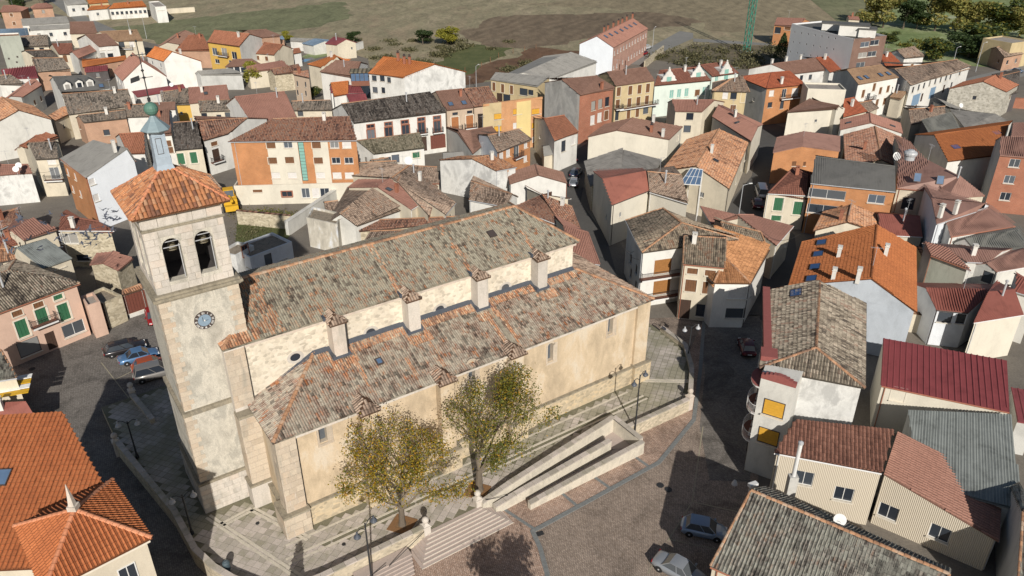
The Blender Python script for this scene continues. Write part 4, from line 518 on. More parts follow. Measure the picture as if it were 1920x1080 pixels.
{"n":"apartment_building","o":0,"P":[[85.22,199.61],[95.48,204.35],[87.1,226.83],[76.84,222.1]],"R":[[76.84,222.1],[87.1,226.83]],"z":13.0,"zr":13.0,"t":"flat","ro":"slate","wa":"greypanel","wm":{"0":"brickbrown"},"wi":[[0,4.09,11.07,3,1.3,"w"],[0,7.39,11.25,3,1.3,"w"],[0,4.06,8.45,3,1.3,"w"],[0,7.29,8.48,3,1.3,"w"],[0,4.02,6.01,3,1.3,"w"],[3,1.71,11.19,0.4,0.4,"v"],[3,4.48,11.37,0.4,0.4,"v"],[3,7.19,11.54,0.4,0.4,"v"],[3,9.84,11.71,0.4,0.4,"v"],[3,12.43,11.87,0.4,0.4,"v"],[3,14.97,12.03,0.4,0.4,"v"],[3,17.45,12.19,0.4,0.4,"v"],[3,1.65,8.58,0.4,0.4,"v"],[3,4.44,8.74,0.4,0.4,"v"],[3,7.18,8.9,0.4,0.4,"v"],[3,9.86,9.05,0.4,0.4,"v"],[3,12.48,9.2,0.4,0.4,"v"],[3,15.04,9.35,0.4,0.4,"v"],[3,17.55,9.5,0.4,0.4,"v"],[3,1.22,5.87,0.4,0.4,"v"],[3,4.04,6.06,0.4,0.4,"v"],[3,6.81,6.25,0.4,0.4,"v"],[3,9.51,6.44,0.4,0.4,"v"],[3,12.15,6.62,0.4,0.4,"v"]],"label":"tall grey panel apartment block with brown front and white penthouse"},
{"P":[[119.62,287.76],[123.0,286.26],[123.16,289.99],[120.44,292.35]],"R":[[120.03,290.05],[123.08,288.12]],"z":4.0,"zr":4.73,"ro":"pinkb","wa":"cream","ch":[[121.15,288.96,4.61,"b"]],"label":"small pink roofed house peeping behind the grey panel block"},
{"P":[[97.6,204.81],[102.83,206.91],[100.21,220.01],[96.85,215.24]],"R":[[97.22,210.03],[101.52,213.46]],"z":5.0,"zr":7.1,"ro":"redor","wa":"white","wi":[[0,2.5,1.38,1.0,1.2,"p"],[3,3.03,1.5,0.8,0.9,"b"]],"ch":[[99.28,210.3,6.66,"w"]],"label":"white house with red orange roof at the foot of the grey panel block"},
{"P":[[110.19,222.11],[116.79,224.49],[114.72,234.95],[108.04,229.21]],"R":[[109.11,225.66],[115.76,229.72]],"z":4.0,"zr":5.63,"ro":"oldt","wa":"white","wi":[[0,3.47,1.0,1.0,1.15,"b"]],"label":"white house with old brown roof beside the meadow"},
{"n":"terraced_houses","P":[[92.43,180.45],[117.18,201.03],[109.43,201.66],[92.76,200.81]],"R":[[92.59,190.63],[113.31,201.35]],"z":6.5,"zr":7.99,"ro":"oldt","wa":"white","wi":[[0,1.98,4.35,0.9,1.4,"p"],[0,4.74,4.46,0.9,1.4,"p"],[0,7.4,4.51,0.9,1.4,"p"],[0,10.27,4.58,0.9,1.4,"p"],[0,13.2,4.64,0.9,1.4,"p"],[0,16.05,4.6,0.9,1.4,"p"],[0,18.93,4.61,0.9,1.4,"p"],[0,21.37,4.6,0.9,1.4,"p"],[0,26.51,4.82,0.9,1.4,"p"],[0,4.86,0.79,4,2.8,"blu"],[0,13.16,1.15,3,2.8,"blu"],[0,7.77,1.3,1,2,"d"],[0,19.17,1.56,1,2,"d"],[0,23.28,1.58,1,2,"p"]],"label":"long white two storey row with many windows and blue garage doors"},
{"P":[[78.77,177.13],[91.1,184.24],[85.53,192.56],[77.41,189.46]],"R":[[78.09,183.3],[88.31,188.4]],"z":7.5,"zr":9.44,"ro":"tan","wa":"whitew","wm":{"3":"greywhite"},"wi":[[0,2.5,4.09,1,1.8,"b"],[0,5.98,5.18,1,1.8,"b"],[0,8.57,4.14,1,1.6,"b"],[0,11.28,4.22,1,1.6,"b"],[0,4.68,3.08,1.2,1.8,"w"],[0,8.3,1.37,1,1.6,"b"],[0,11.01,1.31,1,1.6,"b"],[3,2.73,4.49,0.6,0.6,"p"],[3,5.82,2.83,0.5,0.8,"p"]],"sk":[[0,79.89,179.84,8.19,"w"],[0,81.89,180.95,8.18,"w"],[0,86.15,183.35,8.16,"w"],[0,88.5,184.67,8.15,"w"]],"bl":[[0,4.9,3.33,3]],"label":"cream three storey house with tan roof, yellow eave and four roof windows"},
{"P":[[56.75,173.36],[66.65,177.13],[63.5,187.02],[53.24,184.38]],"R":[[59.61,180.33],[64.15,181.78]],"z":7.5,"zr":9.45,"e":"hh","ro":"redor","wa":"brickor","wm":{"3":"greywall"},"wi":[[0,1.5,5.55,1.3,1.3,"W"],[0,4.96,4.89,1.2,2,"w"],[0,8.0,5.0,1.8,1.8,"W"],[0,1.56,2.97,1.2,1.2,"p"],[0,4.89,2.36,1,1.8,"p"],[3,6.61,3.52,0.5,0.8,"p"]],"ch":[[60.82,176.16,7.93,"w"]],"bl":[[0,6.9,4.78,6]],"label":"orange brick house with red orange hipped roof and a balcony"},
{"P":[[70.58,196.55],[81.13,201.11],[76.72,211.37],[60.46,201.92]],"R":[[65.52,199.23],[78.93,206.24]],"z":5.5,"zr":7.33,"ro":"brown","wa":"white","wi":[[0,3.17,3.5,1,1.3,"p"],[0,6.06,3.41,1,1.3,"p"],[3,6.61,3.18,0.6,0.6,"p"]],"ch":[[67.12,203.99,6.09,"w"],[70.66,203.93,6.78,"w"],[76.04,208.84,6.2,"w"]],"label":"white house with brown roof between the orange house and panel block"},
{"P":[[80.28,198.11],[85.86,203.15],[81.63,211.35],[77.57,213.75]],"R":[[78.92,205.93],[83.75,207.25]],"z":5.5,"zr":7.53,"ro":"redor","wa":"white","wi":[[3,8.15,2.75,0.5,0.8,"w"],[3,9.27,2.94,0.8,0.9,"b"]],"ch":[[81.13,205.31,7.16,"w"]],"label":"house with red orange roof in front of the grey panel block"},
{"P":[[45.6,174.99],[53.39,174.19],[47.06,183.22],[45.16,175.61]],"R":[[49.9,178.47],[53.13,180.74]],"z":6.5,"zr":8.39,"e":"hh","ro":"oldt","wa":"ochre","wi":[[0,2.46,4.78,1.2,1.5,"W"],[0,4.29,4.71,1.4,1.5,"p"],[0,6.44,4.04,1,2.4,"b"],[0,4.53,2.01,1.2,1.4,"b"]],"ch":[[50.71,178.01,7.81,"m"]],"label":"ochre corner house with old brown hipped roof"},
{"P":[[41.35,158.04],[44.77,140.9],[50.26,152.33],[45.67,166.83]],"R":[[43.51,162.44],[47.52,146.61]],"z":5.5,"zr":6.74,"ro":"pinkb","wa":"cream2","ch":[[44.9,153.99,6.49,"w"]],"sk":[[0,45.55,152.81,6.5,"d"],[0,44.63,151.08,6.1,"d"]],"label":"cream house with wide dusky pink roof and two roof windows"},
{"P":[[34.18,160.28],[39.66,159.87],[46.3,167.66],[33.74,167.54]],"R":[[33.96,163.91],[42.98,163.77]],"z":6.0,"zr":7.41,"ro":"pinkb","wa":"cream","wi":[[0,3.08,4.1,1.5,1.5,"p"],[0,2.81,1.43,1.5,1.5,"p"]],"ch":[[38.94,162.13,6.78,"m"]],"label":"cream house with dusky pink gabled roof and dark windows behind the long roof"},
{"o":0,"P":[[64.65,169.89],[72.67,168.8],[73.48,174.75],[65.46,175.84]],"R":[[65.46,175.84],[73.48,174.75]],"z":8.0,"zr":8.0,"t":"flat","ro":"gravel","wa":"cream2","label":"tall blank cream building above the street with green gate"},
{"P":[[57.67,161.14],[70.79,164.2],[69.13,163.09],[66.1,169.48]],"R":[[64.69,168.09],[69.41,163.28]],"z":5.5,"zr":6.32,"ro":"brown","wa":"cream2","wi":[[0,7.02,2.8,0.6,0.6,"w"]],"label":"lower cream building with dark brown roof behind the green gate"},
{"P":[[70.6,162.69],[77.68,167.57],[74.84,177.15],[75.78,178.35]],"R":[[73.19,170.52],[76.26,172.36]],"z":4.0,"zr":5.77,"ro":"redor","wa":"cream","wi":[[0,2.63,1.93,0.6,0.6,"p"],[3,7.83,1.47,0.8,0.9,"p"]],"ch":[[74.31,168.28,4.91,"w"]],"label":"small house with red orange roof right of the blank cream building"},
{"n":"lean_to","P":[[79.15,170.19],[83.18,174.18],[80.89,178.14],[77.5,178.11]],"R":[[78.33,174.15],[82.04,176.16]],"z":3.0,"zr":4.02,"ro":"oldt","wa":"cream","label":"old grey roofed lean to beside the white garden wall"},
{"P":[[88.57,181.36],[90.27,179.27],[95.12,184.97],[91.82,184.21]],"R":[[90.19,182.79],[92.7,182.12]],"z":3.5,"zr":4.56,"ro":"tan","wa":"cream","ch":[[90.29,182.08,4.25,"m"]],"label":"small white house with tan roof beside the long white row"},
{"o":0.15,"P":[[76.41,147.92],[79.04,154.93],[67.66,157.3],[65.02,150.3]],"R":[[70.29,149.2],[72.92,156.2]],"z":5.0,"zr":6.75,"ro":"pinkb","wa":"greywhite","wi":[[3,8.85,1.71,0.5,0.8,"b"],[3,3.18,2.09,0.6,0.6,"p"]],"sk":[[1,67.75,153.09,5.52,"d"],[0,75.47,150.71,5.53,"d"]],"label":"grey walled building with dusky pink gabled roof and roof windows"},
{"P":[[58.35,129.64],[65.24,148.74],[75.92,146.73],[68.71,126.05]],"R":[[63.53,127.85],[70.58,147.74]],"z":4.5,"zr":6.47,"ro":"oldr","wa":"stone","wi":[[0,4.46,2.02,1.0,1.2,"p"],[0,7.77,1.79,0.8,0.9,"w"],[3,6.76,1.86,0.5,0.8,"b"],[3,5.89,1.72,0.6,0.6,"p"]],"ch":[[63.94,135.99,5.63,"b"]],"label":"old house with dark rusty left slope and orange right slope"},
{"o":0.15,"P":[[60.05,136.96],[63.53,146.18],[51.02,145.37],[47.53,136.14]],"R":[[52.76,136.48],[56.25,145.71]],"z":5.0,"zr":6.09,"ro":"pinkrib","wa":"brickor","wi":[[3,6.13,2.28,0.5,0.8,"b"],[3,4.15,2.31,0.8,0.9,"b"]],"label":"orange brick building with ribbed brown gabled roof beside the dark street"},
{"P":[[35.04,117.78],[44.78,142.26],[33.34,143.86],[25.55,126.2]],"R":[[30.29,121.99],[39.06,143.06]],"z":5.0,"zr":7.34,"ro":"oldo","wa":"cream","wi":[[0,20.88,1.18,1,1.5,"p"],[0,25.44,1.53,1,1.5,"p"],[0,13.56,1.08,1,1.5,"p"],[3,7.66,2.25,0.8,0.9,"w"],[3,4.44,3.1,0.6,0.6,"p"]],"ch":[[34.74,130.09,6.94,"w"]],"sk":[[0,34.78,127.04,6.53,"d"]],"label":"long cream house with patched orange and tan roof along the dark street"},
{"P":[[40.69,115.74],[46.6,114.82],[48.73,122.48],[54.82,121.08]],"R":[[46.38,122.05],[47.67,118.65]],"z":5.0,"zr":7.01,"e":"hg","ro":"redb","wa":"cream","wi":[[0,2.0,1.97,1.5,2.3,"g"],[0,5.1,1.49,1.5,2.3,"g"],[0,2.02,0.22,1.6,1,"g"]],"ch":[[46.24,119.7,6.65,"b"]],"label":"cream house with red brown roof and green shuttered windows"},
{"P":[[46.32,113.69],[57.92,110.04],[61.13,120.11],[51.33,126.03]],"R":[[48.83,119.86],[59.52,115.08]],"z":7.5,"zr":9.67,"ro":"slate","wa":"brickor","wi":[[0,2.61,5.13,5.4,1.5,"w"],[0,9.73,5.2,2.4,1.4,"w"],[0,2.5,2.56,4.8,1.5,"w"],[3,8.37,3.42,0.6,0.6,"p"],[3,10.01,3.27,0.5,0.8,"p"]],"label":"brick house with dark grey tile roof and glazed balconies"},
{"P":[[59.45,112.85],[71.35,109.71],[65.17,108.6],[70.84,140.17]],"R":[[65.15,126.51],[67.84,111.5]],"z":7.0,"zr":9.46,"e":"gh","ro":"pinkrib","wa":"cream","wi":[[0,2.09,3.55,1.8,2,"p"],[3,20.71,4.61,0.6,0.6,"p"],[3,5.7,3.3,0.5,0.8,"b"]],"ch":[[67.53,111.4,8.93,"m"],[60.89,114.11,11.66,"V"]],"sk":[[0,62.13,112.77,8.79,"w"],[0,65.23,111.92,8.68,"w"]],"label":"cream house with ribbed pink brown roof, steel dome vent and flue"},
{"P":[[76.2,129.76],[86.38,133.03],[101.77,154.95],[77.62,145.59]],"R":[[76.91,137.67],[94.07,143.99]],"z":5.5,"zr":7.85,"ro":"terra2","wa":"white","wi":[[1,16.83,2.7,0.5,0.8,"p"]],"sk":[[0,79.45,134.4,6.5,"b"],[0,89.98,140.51,7.25,"b"]],"label":"white house with big orange tile roof and two blue roof windows"},
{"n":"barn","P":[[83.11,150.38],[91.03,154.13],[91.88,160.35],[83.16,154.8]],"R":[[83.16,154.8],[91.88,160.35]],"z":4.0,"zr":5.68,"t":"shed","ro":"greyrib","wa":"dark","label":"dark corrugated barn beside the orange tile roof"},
{"P":[[82.59,157.41],[92.7,163.37],[95.0,170.18],[86.86,170.71]],"R":[[84.72,164.06],[93.85,166.77]],"z":4.0,"zr":5.27,"ro":"oldt","wa":"cream","ch":[[89.46,163.84,4.79,"b"]],"label":"old brown roofed house at the bend of the upper street"},
{"n":"barn","P":[[94.38,157.99],[106.37,162.15],[101.92,167.68],[97.96,179.82]],"R":[[96.17,168.9],[104.14,164.92]],"z":3.0,"zr":4.15,"ro":"slatey","wa":"greywhite","label":"broad grey roofed barn below the stone gable house"},
{"o":0.15,"P":[[114.94,180.36],[121.8,187.19],[109.92,190.21],[103.05,183.38]],"R":[[109.61,181.72],[116.47,188.55]],"z":5.0,"zr":7.1,"ro":"terrad","wa":"greystone","wi":[[0,5.32,2.33,0.8,0.9,"b"],[3,5.72,2.75,0.8,0.9,"p"]],"ch":[[116.54,186.77,6.52,"b"]],"label":"grey stone gable house with pink tiled roof by the upper street"},
{"n":"apartment_building","P":[[80.22,122.66],[87.05,120.69],[92.39,131.45],[83.95,130.87]],"R":[[82.08,126.76],[89.72,126.07]],"z":9.0,"zr":10.89,"ro":"pinkrib","wa":"brickred","wm":{"3":"greywall"},"wi":[[0,2.45,7.07,1.6,1.4,"w"],[0,2.46,4.23,1.6,1.4,"w"],[0,2.65,1.25,1.6,1.4,"w"]],"label":"red brick apartment block at the right edge with ribbed pink roof"},
{"P":[[90.25,136.44],[94.74,136.44],[98.53,144.27],[94.38,143.81]],"R":[[92.31,140.13],[96.64,140.36]],"z":8.0,"zr":9.38,"ro":"pinkrib","wa":"cream","wi":[[3,2.04,2.09,0.5,0.8,"w"]],"label":"pale pink ribbed roof house behind the right edge apartment block"},
{"P":[[142.02,228.39],[150.34,233.36],[147.21,242.16],[142.42,239.68]],"R":[[142.22,234.03],[148.78,237.76]],"z":3.0,"zr":4.7,"ro":"oldt","wa":"brickpale","wi":[[0,2.48,0.65,1.0,1.15,"p"],[0,6.92,0.65,1.0,1.15,"p"],[3,8.33,0.9,0.8,0.9,"b"]],"label":"low tan roofed stone house beside the far right road"},
{"o":0,"P":[[144.8,231.45],[152.83,235.46],[148.81,243.51],[140.78,239.5]],"R":[[140.78,239.5],[148.81,243.51]],"z":6.0,"zr":6.0,"t":"flat","ro":"gravel","wa":"ochre","label":"ochre block cut by the right edge above the meadow"},
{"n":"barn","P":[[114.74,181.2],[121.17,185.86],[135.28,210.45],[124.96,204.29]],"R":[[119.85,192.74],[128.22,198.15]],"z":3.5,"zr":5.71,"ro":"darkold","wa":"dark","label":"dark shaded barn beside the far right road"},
{"P":[[16.54,89.33],[15.85,99.82],[25.75,98.98],[29.97,93.43]],"R":[[22.38,94.24],[20.8,99.4]],"z":7.2,"zr":9.21,"e":"hg","ro":"oldd","wa":"white","wi":[[3,10.19,3.48,2.6,2.2,"B"],[3,10.03,0.37,2.6,2.2,"B"],[0,2.88,2.48,1,1.4,"p"],[0,6.4,2.35,1,1.4,"p"],[0,2.43,0.3,1,1.4,"p"],[0,5.72,0.47,1,1.4,"p"]],"bl":[[3,10.3,3.34,6.3],[3,10.07,0.26,5.6]],"label":"white three storey corner house with brown blinds and two balconies"},
{"P":[[21.3,86.52],[26.19,85.44],[28.67,95.12],[22.99,95.68]],"R":[[22.14,91.1],[27.43,90.28]],"z":7.0,"zr":8.76,"ro":"oldd","wa":"cream","wi":[[0,1.2,5.6,1.3,0.8,"b"],[0,3.38,5.56,1.3,0.8,"b"],[0,1.21,3.08,1.4,1.7,"b"],[0,3.37,3.0,1.4,1.7,"b"],[0,0.7,-0.95,1.6,2.8,"d"],[0,3.64,-0.38,2.8,1.8,"p"]],"ch":[[23.18,89.76,8.32,"w"]],"label":"cream house with old tile roof beside the brown blind corner house"},
{"P":[[29.29,84.15],[34.47,93.81],[21.5,98.84],[24.8,84.27]],"R":[[26.81,87.7],[27.06,96.68]],"z":5.5,"zr":7.29,"e":"hg","ro":"oldor2","wa":"whitew","wi":[[3,2.98,3.15,2.4,1.6,"W"],[3,3.03,0.4,2.4,1.4,"p"],[0,2.78,2.15,0.6,0.6,"w"]],"sk":[[0,29.22,93.8,6.55,"b"]],"label":"white house with orange brown roof in front of the dark alley"},
{"P":[[36.65,97.35],[41.14,104.08],[29.21,104.79],[29.11,111.79]],"R":[[32.88,104.57],[35.18,104.44]],"z":4.5,"zr":6.03,"ro":"pinkb","wa":"cream","wi":[[0,5.86,1.89,0.5,0.8,"w"]],"label":"low house with smooth pink metal roof and old tile border beside the alley"},
{"n":"ruined_house","P":[[29.31,96.31],[34.02,94.14],[33.61,98.73],[29.03,103.24]],"R":[[29.17,99.77],[33.81,96.43]],"z":6.0,"zr":6.92,"ro":"oldd","wa":"brickpale","label":"ruined house with broken old roof behind the cream house"},
{"P":[[43.87,103.42],[47.9,110.81],[55.62,109.64],[53.01,103.13]],"R":[[48.44,103.28],[51.76,110.23]],"z":4.0,"zr":5.41,"ro":"oldo","wa":"cream","wi":[[3,6.42,1.88,0.6,0.6,"b"]],"ch":[[48.25,105.13,5.07,"b"]],"label":"old house with two toned orange tile gabled roof beside white chimneys"},
{"P":[[33.61,83.21],[39.27,95.53],[54.02,93.92],[46.15,76.6]],"R":[[41.35,79.13],[48.38,94.54]],"z":5.8,"zr":8.8,"ro":"terra2","wa":"white","wm":{"3":"bluegrey"},"ch":[[40.93,87.59,7.47,"w"],[38.09,81.62,7.43,"w"],[40.17,79.89,8.34,"w"],[46.43,86.94,8.03,"w"]],"sk":[[0,41.04,93.38,6.67,"b"],[0,39.39,89.89,6.65,"b"],[0,37.71,86.23,6.65,"b"],[0,36.19,83.06,6.63,"b"]],"label":"orange roofed white house with four blue roof windows and white chimneys"},
{"P":[[53.57,103.15],[59.43,102.4],[61.61,110.44],[56.19,111.73]],"R":[[54.88,107.44],[60.52,106.42]],"z":3.5,"zr":5.06,"ro":"redrib","wa":"cream","wi":[[0,2.11,1.5,0.5,0.8,"p"],[0,3.7,1.5,0.5,0.8,"b"],[3,5.04,1.1,1.0,1.2,"p"]],"ch":[[57.76,105.66,4.6,"m"]],"label":"low house with ribbed red roof behind the large orange roof"},
{"P":[[58.24,97.83],[65.94,102.25],[69.25,104.61],[63.14,112.04]],"R":[[60.69,104.93],[67.6,103.43]],"z":7.5,"zr":8.32,"ro":"pinkrib","wa":"bluewhite","wm":{"3":"bluewhite"},"ch":[[58.71,98.42,8.7,"w"],[61.65,100.07,8.54,"w"]],"label":"blue white walled house with ribbed pink roof and two chimneys"},
{"P":[[60.08,96.9],[71.02,100.53],[67.64,108.65],[60.5,101.03]],"R":[[60.29,98.96],[69.33,104.59]],"z":6.0,"zr":7.14,"ro":"pinkrib","wa":"white","label":"house with dark ribbed pink roof in front of the pale ridge"},
{"P":[[62.63,94.86],[70.2,94.86],[71.46,104.03],[60.83,97.47]],"R":[[61.73,96.17],[70.83,99.45]],"z":5.0,"zr":6.07,"ro":"greyrib","wa":"white","wi":[[0,5.17,1.95,1.0,1.2,"b"]],"label":"white house with ribbed grey green roof at the right edge"},
{"P":[[62.67,89.23],[69.18,91.29],[71.6,99.3],[60.79,91.59]],"R":[[61.73,90.41],[70.39,95.29]],"z":4.5,"zr":5.2,"ro":"pinkrib","wa":"greywhite","wi":[[3,1.82,2.52,1.4,1.6,"p"]],"label":"ribbed pink roofed house at the right edge below the grey green roof"},
{"P":[[59.66,91.22],[62.17,90.91],[68.26,95.45],[56.53,97.13]],"R":[[58.1,94.18],[65.21,93.18]],"z":5.0,"zr":5.67,"ro":"pinkrib","wa":"greywhite","ch":[[61.02,92.56,5.37,"w"]],"label":"low ribbed pink roof behind the pale pink walled house"},
{"P":[[53.96,89.99],[56.92,85.79],[56.53,91.26],[54.5,93.13]],"R":[[54.5,93.13],[56.53,91.26]],"z":6.5,"zr":7.04,"t":"shed","ro":"pinkb","wa":"greenish","wm":{"3":"greydark"},"label":"pale grey walled house with sloping pink tile roof and brick band"},
{"P":[[50.69,80.31],[54.01,79.55],[63.14,86.69],[50.78,87.31]],"R":[[50.74,83.81],[58.58,83.12]],"z":4.0,"zr":5.14,"ro":"redrib","wa":"bluewhite","wi":[[0,1.21,2.23,1.6,1.4,"p"],[0,2.97,2.3,1,1.3,"p"],[1,5.05,1.87,0.6,0.6,"w"]],"label":"blue white house with ribbed red roof in the shaded courtyard"},
{"P":[[52.57,75.95],[59.35,77.76],[61.0,85.72],[60.81,86.28]],"R":[[56.69,81.11],[60.17,81.74]],"z":4.8,"zr":6.03,"ro":"redrib","wa":"cream2","ch":[[58.11,80.56,5.79,"m"]],"label":"cream walled house with ribbed red roof half in shadow"},
{"P":[[60.58,82.09],[62.3,80.32],[64.09,84.24],[63.37,87.13]],"R":[[61.97,84.61],[63.2,82.28]],"z":5.5,"zr":6.37,"ro":"redrib","wa":"white","label":"small white house at the right edge above the ribbed red roofs"},
{"P":[[37.17,64.09],[47.57,59.72],[50.8,66.63],[39.93,70.97]],"R":[[39.93,70.97],[50.8,66.63]],"z":4.5,"zr":5.83,"t":"shed","ro":"redm2","wa":"cream2","wi":[[0,1.65,2.86,1.3,1.6,"b"]],"label":"cream building with wide bright red metal roof beside the mansion"},
{"n":"shed","P":[[35.44,51.34],[42.33,48.04],[47.37,59.19],[38.04,60.1]],"R":[[38.04,60.1],[47.37,59.19]],"z":3.2,"zr":4.5,"t":"shed","ro":"fibg","wa":"greywhite","label":"shed with weathered green grey corrugated roof below the red roof"},
{"P":[[22.96,53.02],[31.27,50.4],[33.69,54.43],[25.57,55.94]],"R":[[25.57,55.94],[33.69,54.43]],"z":5.2,"zr":6.52,"t":"shed","ro":"brownt","wa":"cladding","wi":[[0,2.67,2.06,1.6,1.5,"w"],[0,6.13,1.16,1.6,1.5,"w"]],"label":"cream ribbed metal clad building with brown barrel tile roof"},
{"P":[[39.15,45.31],[43.12,51.99],[35.48,56.64],[31.8,50.94]],"R":[[31.8,50.94],[35.48,56.64]],"z":2.6,"zr":4.69,"t":"shed","ro":"pinks","wa":"cladding","wi":[[3,1.09,0.15,1.6,1.5,"w"],[3,5.2,0.18,1.6,1.5,"w"]],"label":"cream ribbed metal clad building with smooth pink roof"},
{"P":[[14.84,41.3],[26.81,33.65],[32.73,41.0],[21.3,49.7]],"R":[[19.01,46.72],[30.63,38.39]],"z":4.2,"zr":6.67,"ro":"oldm","wa":"cream","wi":[[1,5.6,2.04,0.8,0.9,"p"]],"label":"old house with dark mossy tile roof and orange ridge, bottom right"},
{"n":"mansion","P":[[22.99,59.99],[28.18,75.1],[37.83,72.21],[31.54,56.78]],"R":[[28.04,60.42],[33.01,73.65]],"z":9.4,"zr":11.35,"e":"hg","ro":"oldm2","wa":"greywhite","wm":{"3":"whitepeel"},"sk":[[0,30.22,72.36,10.49,"b"]],"label":"corner mansion with mossy hipped roof, red parapet and yellow blinds"},
{"P":[[36.86,39.46],[37.94,38.98],[43.42,50.62],[42.43,50.14]],"R":[[39.64,44.8],[40.68,44.8]],"z":4.0,"zr":6.26,"ro":"oldm","wa":"greywall","label":"dark tile roof piece at the right edge of the bottom corner"},
{"n":"shed","P":[[49.12,60.25],[50.6,59.7],[53.09,64.25],[50.92,64.86]],"R":[[50.92,64.86],[53.09,64.25]],"z":3.0,"zr":3.71,"t":"shed","ro":"maroon","wa":"greywall","label":"maroon roofed shed at the right edge below the ribbed red roof"},
{"P":[[-61.39,71.16],[-52.19,82.82],[-63.62,89.33],[-68.95,75.47]],"R":[[-62.98,77.16],[-60.02,82.36]],"z":6.2,"zr":8.17,"e":"hh","ro":"oldm2","wa":"pink","wi":[[0,7.3,2.06,1.3,2.3,"g"],[0,9.68,2.54,1.3,2.3,"g"],[0,12.08,2.11,1.3,2.3,"g"],[0,7.3,4.91,1.1,0.7,"b"],[0,9.67,4.97,1.1,0.7,"b"],[0,11.96,5.0,1.1,0.7,"g"],[0,12.54,-0.13,2.6,1.7,"w"],[0,9.79,-0.8,1.1,2.3,"d"],[0,7.33,-0.35,2.4,2,"p"],[3,4.93,2.79,0.8,0.9,"p"]],"ch":[[-59.12,79.48,7.4,"m"]],"bl":[[0,9.49,2.98,2.8]],"label":"pink two storey house with old hipped roof, green shutters and balcony"},
{"n":"annexe","o":0,"P":[[-51.61,81.84],[-50.48,83.03],[-52.44,85.48],[-53.57,84.29]],"R":[[-53.57,84.29],[-52.44,85.48]],"z":3.3,"zr":3.3,"t":"flat","ro":"gravel","wa":"pink","label":"low pink annexe with shaded terrace right of the pink house"},
{"n":"outbuilding","o":0,"P":[[-50.94,84.09],[-49.47,86.29],[-52.8,88.5],[-54.27,86.3]],"R":[[-54.27,86.3],[-52.8,88.5]],"z":2.4,"zr":2.4,"t":"flat","ro":"rubble","wa":"stone","wi":[[0,0.6,0.09,2,2.6,"d"]],"label":"low stone outbuilding with brown door between pink annexe and garage"},
{"n":"garage","P":[[-49.47,86.49],[-47.73,88.16],[-48.61,89.48],[-49.98,87.75]],"R":[[-49.72,87.12],[-48.17,88.82]],"z":2.6,"zr":2.9,"ro":"oldo","wa":"greywhite","wi":[[0,1.23,-0.51,3,2.8,"G"]],"label":"white garage with brown door and short orange tile roof"},
{"n":"shed","P":[[-61.82,91.24],[-59.56,94.45],[-65.62,98.45],[-68.26,95.67]],"R":[[-66.77,94.65],[-64.22,97.53]],"z":4.0,"zr":5.45,"ro":"fibg","wa":"cream","wi":[[0,2.09,3.06,1.6,1,"p"]],"label":"shed with pale green corrugated metal roof left of the stone gable house"},
{"P":[[-69.24,100.08],[-66.36,103.74],[-74.87,107.38],[-73.61,102.54]],"R":[[-71.42,101.31],[-70.62,105.56]],"z":4.0,"zr":4.99,"ro":"pinkb","wa":"cream","wi":[[3,3.41,1.55,0.5,0.8,"p"]],"label":"low cream house with smooth pink roof left of the stone gable house"},
{"P":[[-64.62,101.3],[-56.66,101.18],[-61.8,104.09],[-67.37,108.94]],"R":[[-65.99,105.12],[-59.23,102.63]],"z":5.0,"zr":5.75,"ro":"redb","wa":"stone","wi":[[0,0.99,2.79,2.6,1.6,"w"],[0,2.17,0.03,1.8,1,"p"]],"ch":[[-62.72,101.88,5.32,"w"]],"label":"stone walled house with red brown roof and arched window near the tower"},
{"P":[[-74.9,103.61],[-73.81,107.22],[-76.73,112.41],[-78.77,109.38]],"R":[[-76.84,106.5],[-75.27,109.81]],"z":4.0,"zr":4.88,"ro":"oldr","wa":"cream","wi":[[0,1.84,1.82,0.5,0.8,"b"],[1,2.15,1.73,0.8,0.9,"w"],[1,3.51,1.45,1.0,1.2,"b"]],"ch":[[-75.8,106.31,4.57,"b"]],"label":"old house with faded pink grey tile roof at the left edge"},
{"P":[[-72.56,99.49],[-70.48,101.65],[-72.02,101.55],[-75.15,104.57]],"R":[[-73.85,102.03],[-71.25,101.6]],"z":3.0,"zr":3.58,"ro":"redb","wa":"white","ch":[[-72.32,101.47,3.42,"b"]],"label":"low house with red brown roof at the left edge under the pigeons"},
{"P":[[-70.01,95.11],[-67.93,96.39],[-69.6,98.45],[-72.67,100.54]],"R":[[-71.34,97.83],[-68.76,97.42]],"z":3.0,"zr":3.79,"ro":"oldo","wa":"cream","ch":[[-69.72,96.89,3.48,"m"]],"label":"low old orange roofed house above the pink house"},
{"n":"hut","P":[[-52.38,92.0],[-51.92,95.61],[-57.77,97.4],[-57.06,93.73]],"R":[[-54.72,92.87],[-54.84,96.5]],"z":3.3,"zr":3.98,"ro":"pinkb","wa":"stone","label":"small stone hut with smooth pink roof beside the tower"},
{"P":[[-53.8,64.36],[-50.56,65.46],[-56.64,71.72],[-57.52,70.11]],"R":[[-55.66,67.23],[-53.6,68.59]],"z":4.5,"zr":5.82,"ro":"oldm","wa":"cream","label":"old grey roofed building with yellow awning at the left edge"},
{"n":"ruined_house","o":0,"P":[[-36.87,97.98],[-32.2,103.31],[-35.96,106.61],[-40.63,101.28]],"R":[[-40.63,101.28],[-35.96,106.61]],"z":2.0,"zr":2.0,"t":"flat","ro":"rubble","wa":"bluewhite","wi":[[3,4.4,0.46,1.2,1.6,"p"],[0,2.79,0.05,1.2,1.8,"p"],[0,5.2,0.17,1.2,1.8,"p"]],"label":"small white ruined house in the tower's shadow"},
